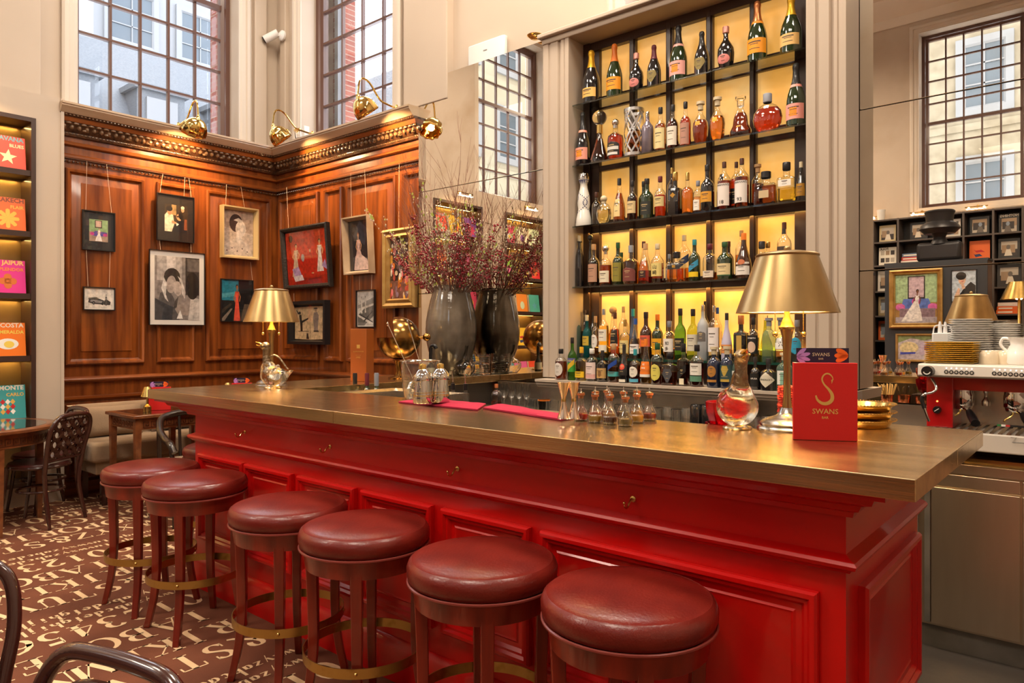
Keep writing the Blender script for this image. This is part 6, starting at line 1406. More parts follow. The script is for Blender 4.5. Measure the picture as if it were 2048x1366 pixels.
B('wide square amber flask with black stopper', 1532, 343.7, 46, 'C', 'square', 'c', 'brown', 'blk', ((.2, .42, 24, '#c8b088'),), fill=.56, depth=.6)
B('clear square bottle of yellow spirit with black cube cap', 1573, 325, 36, 'C', 'square', 'c', 'yellow', 'blk', ((.40, .56, 36, '#ece6da'),), fill=.36, depth=.7)
B('dark bottle with gold foil beside the pilaster', 1602, 323.7, 20, 'C', 'slope', 'd', 0, 'cre', ((.12, .44, 60, '#a87820'),))
# fourth shelf
B('tall slim black decanter with white top', 1159, 471.4, 17, 'D', 'slim', 'd', 0, 'cre')
B('thin dark bottle with black ball, behind at the sofa end', 1181, 469.5, 12, 'D', 'slim', 'd', 0, 'blk', (), dy=.045, capx='ball')
B('brown whisky with tall rose brown label', 1187.6, 488.5, 22, 'D', 'whisky', 'c', 'dark', 'crk', ((.10, .52, 66, '#b98c72'),), fill=.6)
B('dark red bourbon with horse ball stopper and white label', 1211.4, 490, 24, 'D', 'squat', 'c', 'dark', 'slv', ((.08, .36, 62, '#e8dcc0'),), fill=.5, capx='ball')
B('green whisky with olive label and gold band', 1236, 485, 21, 'D', 'whisky', 'dg', 0, 'grn', ((.08, .52, 66, '#8f8434'),), neckband='#e0a830')
B('green bottle peeking behind the olive labelled one', 1243, 505, 16, 'D', 'whisky', 'g', 0, 'grn', (), dy=.045)
B('squat amber bourbon with arched maroon label', 1262, 491, 31, 'D', 'squat', 'c', 'amber', 'gry', ((.08, .42, 62, '#7c4038', 'arch'),), fill=.6)
B('clear shouldered whisky behind the conical one', 1287.5, 483, 22, 'D', 'slope', 'c', 'amber', 'brn', (), dy=.045)
B('conical whisky with clear shoulders and dark print', 1291, 487, 28.5, 'D', 'slope', 'c', 'red', 'crk', ((.14, .32, 30, '#3a1a14'),), fill=.32)
B('whisky with cream label brushed in black characters', 1315, 487.6, 24, 'D', 'whisky', 'c', 'dark', 'cre', ((.17, .50, 68, '#e6cf80'),), fill=.5, txt=(('山', .030, .36, '#2a2016'), ('崎', .030, .22, '#2a2016')))
B('small amber bottle behind the wide faceted flask', 1339, 508.5, 15, 'D', 'gin', 'c', 'red', 'gry', ((.1, .5, 50, '#e4d4c0'),), dy=.045)
B('wide faceted whisky flask with dark label', 1353, 504, 37, 'D', 'square', 'c', 'amber', 'blk', ((.42, .66, 38, '#2c2a2c'),), fill=.42, depth=.7, txt=(('响', .024, .46, '#d8a030'),))
B('clear whisky with slanted blue label standing behind', 1368.4, 470.5, 27, 'D', 'tall', 'c', 'amber', 'cre', ((.34, .50, 60, '#24304e', 'slant'),), dy=.045, fill=.3)
B('dark green whisky with blue and yellow label', 1389, 479, 22, 'D', 'whisky', 'dg', 0, 'bl' if False else 'tea', ((.28, .42, 62, '#3f9ac0', 'slant'), (.10, .22, 62, '#ecc61c')))
B('nearly empty whisky with low white label and maroon cap', 1420, 488, 27, 'D', 'gin', 'c', 'amber', 'mrn', ((.08, .26, 50, '#e6d6c0'),), fill=.22)
B('green whisky with cream label and green foil', 1449.5, 483.8, 29, 'D', 'whisky', 'dg', 0, 'grn', ((.12, .42, 66, '#e2cd9a'), (.10, .125, 66, '#3c6a40')))
B('brown bottle peeking behind the green foiled one', 1457, 483, 20, 'D', 'whisky', 'b', 0, 'brn', (), dy=.045)
B('clear calvados bottle behind the orange necked one', 1482.8, 461, 23, 'D', 'tall', 'c', 'amber', 'crk', (), dy=.045, fill=.5)
B('dark calvados with orange neck and copper seal', 1487.5, 466.6, 29.5, 'D', 'slope', 'b', 0, 'org', ((.08, .36, 66, '#e4dcd2'), (.30, .42, 30, '#b8663c', 'oval')))
B('bell shaped cognac with round cream label', 1523.7, 483, 38, 'D', 'bell', 'c', 'dark', 'blk', ((.22, .38, 26, '#e6d48c', 'oval'),), fill=.52, depth=.7)
B('small decanter with gold stopper behind the bell shaped one', 1536, 484, 22, 'D', 'gin', 'c', 'amber', 'gld', (), dy=.045)
B('tall clear bottle with dark label above the lamp shade', 1568.4, 444.8, 26, 'D', 'tall', 'c', 'water', 'brn', ((.78, .88, 60, '#34322e'), (.3, .55, 60, '#4a3a30')), fill=.5)
# riser shelf
B('tall olive tinted bottle with cork and script', 1153, 624, 18, 'E', 'tall', 'p', 0, 'crk')
B('clear bottle with glass stopper behind the teal one', 1169, 620, 14, 'E', 'tall', 'c', 'water', 'clr', (), dy=.035, capx='T')
B('teal bottle with yellow label', 1173.8, 630, 17, 'E', 'whisky', 't', 0, 'cre', ((.28, .50, 56, '#c8a83a'),))
B('dark capped bottle hidden behind the white tag one', 1186, 624.6, 14, 'E', 'tall', 'd', 0, 'blk', (), dy=.035)
B('clear bottle with long white tag label', 1191, 632, 15, 'E', 'gin', 'c', 'rose', 'crk', ((.22, .56, 60, '#e8e0d4', 'oval'),), fill=.5)
B('pale olive bottle with two white labels', 1207.6, 618, 20, 'E', 'tall', 'c', 'yellow', 'gry', ((.34, .58, 62, '#ece2ce'), (.12, .26, 62, '#ece2ce')), fill=.66)
B('amber bottle with round ball stopper behind', 1226, 612.8, 19, 'E', 'slope', 'c', 'amber', 'crk', (), dy=.035, capx='ball')
B('clear bottle with black label and white band', 1230, 625, 18, 'E', 'whisky', 'c', 'amber', 'brn', ((.26, .62, 66, '#1c1a18'), (.26, .31, 66, '#d8d0c4')), fill=.64)
B('tall clear bottle with cork behind the gold foiled one', 1247, 613, 19, 'E', 'tall', 'c', 'water', 'crk', (), dy=.035)
B('gold necked bottle with cream label', 1250, 639, 20, 'E', 'squat', 'c', 'pale', 'gld', ((.14, .46, 66, '#e6cf88'),), fill=.6)
B('tall slate blue bottle standing behind', 1266, 617.7, 20, 'E', 'slope', 'bl', 0, 'tea', (), dy=.035)
B('rosy clear bottle with blue cap and white label', 1271, 637, 22, 'E', 'slope', 'c', 'rose', 'blu', ((.12, .36, 66, '#ece4dc'),), fill=.5)
B('dark red liqueur with coral label', 1292, 624, 23, 'E', 'whisky', 'b', 0, 'blk', ((.26, .50, 68, '#e2624a'), (.26, .40, 26, '#f07a24')))
B('dark green liqueur with orange foil and yellow label', 1315, 628.7, 21.5, 'E', 'whisky', 'dg', 0, 'org', ((.10, .46, 66, '#e6a41c'),), neckband='#d8a020')
B('clear whisky with white label brushed in black characters', 1339, 642, 23, 'E', 'gin', 'c', 'amber', 'gry', ((.20, .54, 64, '#efe6da'),), fill=.3, txt=(('知', .026, .38, '#1c1816'), ('多', .026, .24, '#1c1816')))
B('bright green whisky with black neck foil and dark label', 1360.6, 617, 22, 'E', 'whisky', 'g', 0, 'blk', ((.18, .42, 66, '#26261f'),))
B('lime green whisky with white label and black ringed cap', 1386, 618, 23, 'E', 'whisky', 'y', 0, 'blk', ((.18, .50, 66, '#d6cdb8'),))
B('dark stoppered bottle behind the frosted vodka', 1410, 602.5, 16, 'E', 'tall', 'd', 0, 'blk', (), dy=.035)
B('tall frosted vodka with a wintry print', 1406, 609.8, 22, 'E', 'tall', 'f', 0, 'slv', ((.34, .52, 50, '#6a6460', 'arch'),))
B('clear bottle peeking behind the white labelled vodka', 1435, 615, 18, 'E', 'tall', 'c', 'water', 'blu', (), dy=.035)
B('vodka with tall white label', 1428, 611, 22.5, 'E', 'tall', 'c', 'water', 'slv', ((.16, .60, 68, '#eae2de'),), fill=.6)
B('frosted lilac bottle with orange band', 1453.5, 626, 21, 'E', 'slope', 'l', 0, 'blk', ((.16, .34, 80, '#d88a4a'),))
B('black square bottle with tall gold label', 1482, 630.7, 27, 'E', 'square', 'd', 0, 'cop', ((.16, .56, 22, '#c09a4a'),), depth=.8)
B('clear gin with black illustrated label', 1506.7, 635.6, 22.5, 'E', 'gin', 'c', 'water', 'blk', ((.18, .60, 66, '#1c1a1a'), (.20, .46, 40, '#d8b8a0', 'oval')), txt=(('SIPSMITH', .012, .52, '#e8e0d8'),))
B('lime tinted bottle behind the embossed one', 1531, 631, 20, 'E', 'slope', 'y', 0, 'clr', (), dy=.035, capx='T')
B('pale green embossed bottle with wide cork', 1538, 635.6, 26, 'E', 'gin', 'p', 0, 'gry', (), capx='T')
B('clear bottle with grey glass stopper behind the peach one', 1560.6, 635, 22, 'E', 'gin', 'c', 'water', 'gry', (), dy=.035, capx='T')
B('short clear gin with wide white label marked with a character', 1567, 651, 30, 'E', 'gin', 'c', 'rose', 'blk', ((.36, .66, 60, '#ece6dc'),), fill=.3, txt=(('六', .030, .44, '#1c1816'),))
B('clear bottle with round blue label behind the lamp stem', 1594, 640, 24, 'E', 'gin', 'c', 'water', 'gry', ((.2, .6, 55, '#2f9ac0', 'oval'),))
# front sill
B('clear bottle of dark cherry liqueur with ornate white label', 1122, 697.6, 23, 'F', 'gin', 'c', 'dark', 'blk', ((.12, .56, 50, '#d8cfc4', 'oval'),), fill=.60)
B('green mezcal bottle with purple, yellow and green label', 1144.6, 675, 18, 'F', 'whisky', 'g', 0, 'blk', ((.20, .52, 74, '#3f9a3a'), (.42, .52, 74, '#5b5a94'), (.28, .40, 60, '#e0b42a', 'slant')), txt=(('VIDA', .015, .44, '#e8dc60'),))
B('squarish yellow tequila with yellow label', 1163, 693.8, 24.6, 'F', 'squat', 'c', 'yellow', 'ylw', ((.10, .28, 56, '#ecc022'),), fill=.6)
B('clear bottle with pink and white label', 1184, 697, 24, 'F', 'gin', 'c', 'water', 'wht', ((.08, .58, 66, '#e8cfc6'), (.10, .22, 66, '#dca8a0')), fill=.5)
B('black rum bottle with kraft portrait label', 1205, 700.7, 22, 'F', 'squat', 'd', 0, 'blk', ((.12, .44, 68, '#c49a5c'), (.16, .38, 18, '#8a6236', 'oval')))
B('clear rum with blue slanted stripe and teal band', 1227.6, 687, 23, 'F', 'gin', 'c', 'rose', 'crk', ((.16, .28, 80, '#4fb0ae'), (.38, .50, 60, '#23479a', 'slant')), fill=.4)
B('black rum with red round emblem', 1248.4, 688.4, 21, 'F', 'slope', 'd', 0, 'blk', ((.20, .52, 64, '#26221f', 'arch'), (.34, .50, 34, '#d8402a', 'oval'), (.03, .10, 40, '#e4dccb')))
B('amber rum with white flower shaped label and teal cap', 1270.4, 698, 22, 'F', 'squat', 'c', 'red', 'tea', ((.18, .50, 52, '#ece4d4', 'oval'), (.05, .14, 60, '#58a8c4')), fill=.56)
B('clear bourbon with orange label and orange neck', 1292, 677.7, 23, 'F', 'slope', 'c', 'gold', 'org', ((.22, .50, 70, '#ec7a1e'), (.16, .22, 70, '#ece4da')), fill=.3, txt=(('RE', .016, .42, '#f6e2c8'), ('MIX', .016, .34, '#f6e2c8')))
B('amber bottle with big yellow oval label', 1315, 686, 25, 'F', 'gin', 'c', 'red', 'grn', ((.10, .50, 52, '#ded060', 'oval'),), fill=.44)
B('clear angular bottle with dark shield label', 1340, 705, 32, 'F', 'square', 'c', 'brown', 'blk', ((.10, .50, 34, '#4a4a4e', 'shield'),), fill=.42, depth=.8)
B('dark red whisky with black slanted label', 1367, 687, 23, 'F', 'square', 'c', 'dark', 'blk', ((.24, .42, 40, '#1a1816', 'slant'), (.04, .18, 24, '#e2d8b8')), fill=.6, depth=.8)
B('amber whiskey with white label over a green band', 1394, 689.5, 26, 'F', 'gin', 'c', 'red', 'n' if False else 'blk', ((.28, .56, 64, '#ece6da'), (.13, .26, 64, '#5d8c72')), fill=.6)
B('navy bottle with gold crest and cream stopper', 1427.8, 693.5, 26, 'F', 'gin', 'n', 0, 'cre', ((.26, .54, 40, '#b27a34', 'oval'), (.14, .20, 44, '#b27a34')), capx='T')
B('dark teal bottle with gold crest and cream stopper', 1454, 692.7, 26, 'F', 'gin', 'n', 0, 'cre', ((.16, .56, 66, '#30494a'), (.30, .54, 30, '#c0a044', 'shield'), (.16, .22, 40, '#c0a044')), capx='T')
B('pale green gin with white label beside the duck neck', 1475, 705.6, 20, 'F', 'gin', 'p', 0, 'cre', ((.22, .50, 60, '#e8e6dc'),))
B('black bottle with white lettering behind the duck', 1510.7, 713.7, 19, 'F', 'squat', 'd', 0, 'blk', ((.1, .5, 60, '#1c1a18'),), txt=(('APUSA', .013, .32, '#e4dcd0'),))
B('black apothecary gin with white diamond label', 1537, 717, 31, 'F', 'squat', 'd', 0, 'blk', ((.10, .58, 66, '#d8cfb8', 'diamond'),), txt=(("HENDRICK'S", .0125, .32, '#4a463c'),))
B('pale green gin with white label and wide cream stopper', 1569.5, 705.6, 31, 'F', 'gin', 'p', 0, 'cre', ((.18, .54, 40, '#e6e6dc'), (.18, .50, 12, '#8ab8a0')), capx='T')
# woven silver canister around a bottle
z0, Y, ph = ROWZ['B']; x, _, zt = aY(1268, 219, Y); H = zt-z0; Rr = .066
r = empty('lattice_canister', (x, Y, z0), 0, 'silver lattice canister enclosing an amber bottle on the second glass shelf', 'canister')
m = MB()
for z in (0, H-.02): m.lathe([(Rr, z), (Rr, z+.02), (Rr-.003, z+.02), (Rr-.003, z), (Rr, z)], 36, cap=False)
for k in range(9):
    for sgn in (1, -1):
        a0 = 2*PI*k/9+(.2 if sgn < 0 else 0); n = 16; vs = []
        for i in range(n+1):
            t = i/n; a = a0+sgn*t*(2.3+.5*math.sin(k*3)); z = .012+(H-.024)*t; wz = .010
            for dz in (-wz, wz): vs.append(((Rr-.001)*math.cos(a), (Rr-.001)*math.sin(a), min(max(z+dz, .004), H-.004)))
        m.add(vs, [(2*i, 2*i+2, 2*i+3, 2*i+1) for i in range(n)])
m.build('lattice_sleeve', M('satin_silver', (.55, .53, .52), .3, metal=.9), r, smooth=30)
m = MB(); section_lathe(m, cut(PRO['whisky'][0], .0, .60), .004, .040, H*.9, False); m.build('inner_spirit', liquid('amber'), r)
m = MB(); section_lathe(m, PRO['whisky'][0], .003, .042, H*.9, False, cap=False); m.build('inner_bottle', thing, r)
# painted decoration of the ceramic bottle
z0, Y, ph = ROWZ['C']; x, _, zt = aY(1167.6, 348.5, Y); H = zt-z0; R0 = 31/2*dep(x, Y)/FPX*1.05
m = MB(); pr = PRO['azul'][0]; rr2 = random.Random(3)
def sf(a, t, l=1.02): q = rad_at(pr, t)*R0*l; return (q*math.cos(a), q*math.sin(a), H*t)
for k in range(14): a = 2*PI*k/14; m.add([sf(a-.2, .88), sf(a+.2, .88), sf(a, .80)], [(0, 1, 2)])
for s_ in range(4):
    for i in range(22):
        t = .08+.62*i/22; a = 2*PI*s_/4+1.1*math.sin(t*11+s_); m.add([sf(a, t), sf(a+.16, t+.008), sf(a+.05, t+.022), sf(a-.08, t+.012)], [(0, 1, 2, 3)])
bo = [o for o in bpy.data.objects if o.name.startswith('spirit_bottle') and o.get('label', '').startswith('blue and white ceramic')][0]
tag(m.build('painted_pattern', ink('#1c2468'), bo, smooth=0), 'cobalt blue painted pattern')
# ------------------------------------------------------------------ service side of the bar
un = empty('service_station', (0, 0, 0), 0, 'steel service shelf running along the bartender side of the bar', 'work station')
m = MB(); m.box(-3.70, -1.0, 2.395, 2.78, .88, .90); m.box(-3.70, -1.0, 2.765, 2.78, .80, .90); m.build('shelf_top', steel, un, smooth=0)
MB().box(-3.70, -1.0, 2.395, 2.74, .10, .80).build('cabinet', M('dark_steel_cladding'), un, smooth=0)
bc = empty('back_counter', (0, 0, 0), 0, 'low steel back counter below the bottle sill', 'counter')
MB().box(-3.70, -.72, 3.70, 4.19, .855, .88).build('worktop', steel, bc, smooth=0)
MB().box(-3.70, -.72, 3.74, 4.19, .08, .855).build('carcass', M('dark_steel_cladding'), bc, smooth=0)
for x0 in (-3.66, -3.0, -2.34, -1.68):
    d_ = MB().box(x0, x0+.62, 3.722, 3.74, .12, .83).build('fridge_door', steel, bc, smooth=0, bevel=.003)
    MB().box(x0+.05, x0+.57, 3.70, 3.722, .78, .80).build('door_handle', chrome, d_, smooth=0)
# inset sink with rim level with the counter
sk = empty('sink', (-3.06, 2.66, .90), 0, 'steel sink and ice well set behind the counter near the whisky box', 'sink')
m = MB(); T = lambda x, y, z: (x, y, z)
m.rings(-.31, .31, -.22, .22, [(0, 0), (0, .196), (.02, .196), (.026, .18), (.03, .03)], lambda u, n, z: (u, z, n)); m.build('basin', steel, sk, smooth=0)
m = MB(); m.rings(-.14, .12, -.10, .08, [(0, 0), (0, .03), (.006, .03), (.01, .004)], lambda u, n, z: (u+.08, z, n+.130)); m.build('brass_drainer', brass, sk, smooth=0)
m = MB(); m.tube(curve_pts([(.25, -.17, .19), (.25, -.17, .24), (.24, -.14, .27), (.23, -.09, .26)], 5), .010, 10); m.sphere((.25, -.17, .235), .016, 10, 8); m.build('tap', chrome, sk)
def wine(lab, px, py, Y, z0, H, capc):
    x, _, zt = aY(px, py, Y); z0 = zt-H
    r = empty('wine_bottle', (x, Y, z0), 0, lab, 'bottle', 'wine bottles in the well')
    m = MB(); section_lathe(m, PRO['whisky'][0], 0, .038, H, False); m.build('bottle_glass', BG['dg'], r)
    m = MB(); m.lathe([(.0145, H*.74), (.0148, H*.97), (.013, H), (.001, H)], 16); m.build('foil', CAPM[capc], r)
    m = MB(); m.lathe([(.0385, H*.18), (.0385, H*.45)], 20, cap=False); m.build('label', ink('#cfc0a0'), r)
for px, c, l in ((710, 'blk', 'dark wine bottle neck beside the whisky box, nearest the sofa end'.replace('nearest', 'closer to')), (734, 'mrn', 'wine bottle with maroon foil in the well, middle one'), (753, 'gry', 'wine bottle with grey stopper in the well, beside the mixing glass')):
    wine(l, px, 746, 2.90, .88, .31, c)
MB().box(0, 0, 0, 0, 0, 0)
o = MB(); o.box(-3.42, -2.9, 2.885, 2.99, .80, .86); o = o.build('speed_rail', steel, smooth=0); tag(o, 'steel speed rail holding the three wine bottles', 'rail')
o.parent = None
cad = empty('bottle_caddy', (aY(934, 800, 2.62)[0], 2.62, .9005), 0, 'dark box caddy for pourer bottles behind the pink towel', 'caddy')
m = MB(); m.rings(-.16, .16, -.06, .06, [(0, 0), (0, .10), (.006, .10), (.006, .006)], lambda u, n, z: (u, z, n)); m.build('box_body', M('dark_caddy', (.05, .025, .018), .5), cad, smooth=0)
for i, px in enumerate((891, 906, 931)):
    x, _, zt = aY(px, 742, 2.62); z0 = .912
    r = empty('pourer_bottle', (x, 2.62, z0), 0, 'slim clear bottle with steel speed pourer, %s in the dark caddy' % ('hidden partly by a shaker', 'second', 'set apart')[i], 'bottle', 'pourer bottles')
    H = zt-z0
    m = MB(); m.lathe([(.001, 0), (.016, 0), (.018, .004), (.018, H*.50), (.010, H*.62), (.009, H*.74)], 18, cap=False); m.build('glass_body', thing, r)
    m = MB(); m.lathe([(.0165, .004), (.0165, H*.42), (.001, H*.42)], 18); m.build('syrup', liquid('pale'), r)
    m = MB(); m.lathe([(.0115, H*.70), (.0115, H*.80), (.001, H*.80)], 14); m.build('stopper', black, r)
    m = MB(); m.tube([(0, 0, H*.80), (.0, -.002, H*.9), (-.004, -.006, H)], .0032, 8); m.build('pourer_spout', chrome, r)
# glassware on the back counter
def glassware(name, lab, x, y, z, prof, mat, group, seg=20):
    m = MB(); m.lathe(prof, seg, cap=False); o = m.build(name, mat, loc=(x, y, z)); tag(o, lab, 'glass', group); return o
tumb = [(.001, .0), (.030, .0), (.034, .004), (.037, .09), (.0345, .09), (.031, .010), (.001, .009)]
inv = [(.038, 0), (.036, .085), (.032, .098), (.001, .100), (.001, .092), (.029, .090), (.033, .08), (.035, 0)]
heavy = M('tumbler_glass', (.93, .95, .96), .02, trans=1, ior=1.3)
for i in range(12):
    px = 1240+i*19; x, y = aY(px, 800, 3.93+.06*(i % 2))[0], 3.93+.06*(i % 2)
    glassware('glass_tumbler', 'upturned clear tumbler in the rows on the steel back counter', x, y, .8805, inv, thing if i % 2 else heavy, 'upturned clear tumblers on the back counter')
for i in range(5):
    px = 1396+i*11; x = aY(px, 800, 3.88)[0]
    glassware('dark_tumbler', 'black smoked tumbler in the dark row between clear ones', x-.0, 3.86+.05*(i % 2), .8805, [(.034, 0), (.037, .12), (.030, .135), (.001, .137)], M('smoked_tumbler', (.015, .014, .014), .06, coat=.6), 'black smoked tumblers on the back counter')
for i in range(6):
    px = 1448+i*15; x = aY(px, 810, 3.80)[0]
    glassware('glass_tumbler', 'clear upturned tumbler beside the dark row behind the glass duck', x, 3.80+.09*(i % 2), .8805, inv, thing, 'clear tumblers behind the duck decanter')
flute = [(.030, 0), (.030, .003), (.005, .006), (.004, .06), (.022, .085), (.029, .13), (.026, .19), (.0245, .19), (.027, .13), (.020, .088), (.001, .075)]
for i in range(4):
    x = aY(1008+i*15, 790, 3.96)[0]; glassware('wine_glass', 'slender stemmed glass in a row against the steel splashback', x, 3.96, .8805, flute, thing, 'stemmed glasses at the splashback')
for i in range(6):
    x = aY(1045+i*10, 790, 3.84)[0]; glassware('crystal_tumbler', 'cut crystal tumbler in the cluster behind the pink towel', x, 3.82+.085*(i % 2), .8805, [(q*1.0, z) for q, z in tumb], heavy, 'cut crystal tumblers behind the towel', 9)
# orange rimmed crystal glass and corked bottle
x = aY(1088, 790, 3.76)[0]; o = glassware('crystal_tumbler', 'cut crystal tumbler with a coral rim, last of the cluster', x, 3.76, .8805, [(q*1.1, z*1.15) for q, z in tumb], heavy, None, 9)
m = MB(); m.lathe([(.0412, .100), (.0415, .106), (.0385, .106)], 24, cap=False); m.build('coral_rim', CAPM['org'], o)
x, _, zt = aY(993, 768, 3.90); r = empty('syrup_bottle', (x, 3.90, .8805), 0, 'clear bottle with orange cork below the brass counter turn', 'bottle'); H = zt-.8805
m = MB(); section_lathe(m, PRO['gin'][0], 0, .042, H, False, cap=False); m.build('bottle_glass', thing, r); m = MB(); m.lathe([(.0395, .004), (.0395, H*.3), (.001, H*.3)], 20); m.build('syrup', liquid('red'), r)
m = MB(); m.lathe([(.014, H*.84), (.014, H), (.001, H)], 16); m.build('cork', corkm, r)
# red faceted bowls on the service shelf behind the big lamp
for i in range(2):
    m = MB(); m.lathe([(.001, 0), (.035, 0), (.062, .03), (.075, .07), (.078, .11), (.074, .11), (.070, .07), (.05, .03), (.001, .012)], 9)
    o = m.build('red_glass_bowl', M('ruby_glass', (.75, .01, .02), .03, trans=.75, ior=1.45), loc=(-1.115, 2.56, .985+i*.078), rot=(0, 0, i*.3), smooth=15); tag(o, ('lower', 'upper')[i]+' faceted ruby glass bowl between duck and lamp', 'bowl', 'stacked ruby glass bowls')
o = MB().box(-1.20, -1.03, 2.47, 2.65, .9005, .984).build('wooden_riser', M('dark_caddy'), smooth=0, bevel=.003); tag(o, 'small dark riser box under the ruby glass bowls', 'box')
# copper cups with straws on the service shelf, seen in the mirror
cup = M('hammered_copper', (.75, .30, .16), .2, metal=1, bump=(60, .3))
for i, (px, kind) in enumerate(((1783, 0), (1809, 1), (1832, 2))):
    x = -1.36+i*.115
    r = empty('copper_cup', (x, 2.66, .9005), 0, ('copper cup full of pale straws, reflected in the mirror', 'copper cup of clear stirrers, middle of three', 'copper cup of clear glass straws by the bar end')[i], 'cup', 'copper straw cups')
    m = MB(); m.lathe([(.001, 0), (.032, 0), (.040, .01), (.044, .075), (.042, .075), (.037, .012), (.001, .008)], 28); m.build('cup_body', cup, r)
    rs = random.Random(i); n = 26 if kind == 0 else 9
    for k in range(n):
        a = rs.uniform(0, 2*PI); q = rs.uniform(0, .026); w_ = rs.uniform(.02, .045)
        m = MB(); m.tube([(q*math.cos(a), q*math.sin(a), .012), ((q+w_)*math.cos(a), (q+w_)*math.sin(a), rs.uniform(.135, .155))], .0032, 6); m.build('straw', M('straw_buff', (.78, .58, .28), .5) if kind == 0 else thing, r)

# ------------------------------------------------------------------ coffee corner
cb = empty('steel_cabinet', (0, 0, 0), 0, 'brushed steel under-counter cabinet beneath the coffee machine', 'cabinet')
brst = M('brushed_steel_glow_tint', (.76, .63, .45), .34, metal=1, var=(1.5, (.68, .55, .38), (6, 1, 1)), bump=(3, .02, (30, 1, 1)))  # golden reflections of lamp and brass tinted into the steel colour
x1, x2 = aY(1863, 1100, 3.7)[0], aY(2040, 1100, 3.7)[0]
MB().box(-.705, .9, 3.715, 4.19, .105, .845).build('carcass', brst, cb, smooth=0)
MB().box(-.705, .9, 3.695, 4.19, .805, .850).build('worktop', brst, cb, smooth=0, bevel=.003)
MB().box(-.69, .9, 3.73, 4.1, 0, .105).build('plinth', M('scuffed_steel', (.30, .27, .23), .45, metal=.8, var=(6, (.2, .18, .15))), cb, smooth=0)
for a, b_ in ((x1, x2), (x2+.008, x2+.55), (x2+.56, .88)):
    MB().box(a, b_, 3.698, 3.715, .118, .735).build('door', brst, cb, smooth=0, bevel=.002)
    MB().box(a, b_, 3.702, 3.715, .745, .798).build('drawer_front', brst, cb, smooth=0, bevel=.002)
m = MB(); m.box(x1-.028, x1-.006, 3.698, 3.715, .118, .80); m.box(-.705, -.695, 3.70, 3.715, .118, .80); m.build('corner_post', M('scuffed_steel'), cb, smooth=0)
o = MB(); o.rings(-.52, -.20, 3.74, 4.0, [(0, 0), (0, .022), (.010, .024), (.02, .008)], lambda u, n, z: (u, z, .8505+n)); o = o.build('knock_out_tray', brass, smooth=0); tag(o, 'brass tray slid under the coffee machine', 'tray')
cm = empty('coffee_machine', (0, 0, 0), 0, 'two group espresso machine with red body and cream front', 'coffee machine')
crm = M('cream_enamel', (.66, .60, .52), .3, coat=.3); redm = M('machine_red', (.48, .006, .008), .3, coat=.4)
MX0 = -.672; MX1 = .30
MB().box(MX0+.03, MX1, 3.60, 4.17, .925, 1.004).build('base', crm, cm, smooth=0, bevel=.006)
m = MB()
for x in (MX0+.08, -.2, MX1-.06):
    for y in (3.66, 4.10): f = MB(); f.lathe([(.020, 0), (.016, .075)], 14, c=(x, y, .8505)); f.build('foot', black, cm)
g = MB()
for i in range(30): g.box(MX0+.05+i*.030, MX0+.066+i*.030, 3.61, 3.90, 1.004, 1.008)
g.build('drip_grate', steel, cm, smooth=0)
xa = aY(1853, 800, 3.68)[0]; xb = aY(1906, 800, 3.68)[0]
MB().box(xa, xb, 3.68, 4.15, 1.008, 1.238).build('side_cheek', redm, cm, smooth=0, bevel=.004)
MB().box(xb, MX1, 3.90, 4.15, 1.008, 1.238).build('back_plate', steel, cm, smooth=0)
MB().box(xb, MX1-.0, 3.69, 3.90, 1.178, 1.238).build('hood', redm, cm, smooth=0)
m = MB(); m.prism([(3.575, 1.238), (3.565, 1.245), (3.572, 1.290), (3.585, 1.295), (4.16, 1.295), (4.16, 1.238)], MX0, MX1, T=lambda a, b, c: (c, a, b)); m.build('control_band', crm, cm, smooth=0, bevel=.003)
FT = lambda x, z, n=0.0: (x, 3.566-n+.0, z)
def disc(mb, x, z, r_, n0, n1, mi=0, seg=24): mb.lathe([(r_, -n0), (r_*.94, n1), (.001, n1)], seg, T=lambda a, b, c: (x+a, 3.569-c, z+b), mi=mi)
kb = MB(); x, _, z = aY(1857, 742, 3.56); disc(kb, x, z, .0235, .0, .045); ko = kb.build('control_knob', black, cm)
u_ = MB(); pts = [(.013*math.cos(math.radians(a)), .013*math.sin(math.radians(a))) for a in range(190, 352, 16)]; u_.tube([(x+a, 3.569-.0455, z+b) for a, b in pts], .0022, 6); u_.build('knob_mark', ink('#e8e2d8'), ko)
for base in ((1892, 744, 1943, 746), (1988, 747, 2043, 750)):
    xs, _, zs = aY(base[0], base[1], 3.56); xe, _, ze = aY(base[2], base[3], 3.56)
    for i in range(6):
        t = i/5; xx = xs+(xe-xs)*t; zz = zs+(ze-zs)*t
        b = MB(); disc(b, xx, zz, .0088, .002, .004, seg=16); bo_ = b.build('push_button', black, cm)
        q = MB(); disc(q, xx, zz, .0048, -.004, .0048, seg=8); q.build('button_mark', ink('#b8b0a4'), bo_)
        l = MB(); disc(l, xx, zz+.0165, .0020, .0, .002, seg=8); l.build('button_light', M('white_led', (1, 1, 1), .4, emit=(.9, .95, 1), es=4), cm)
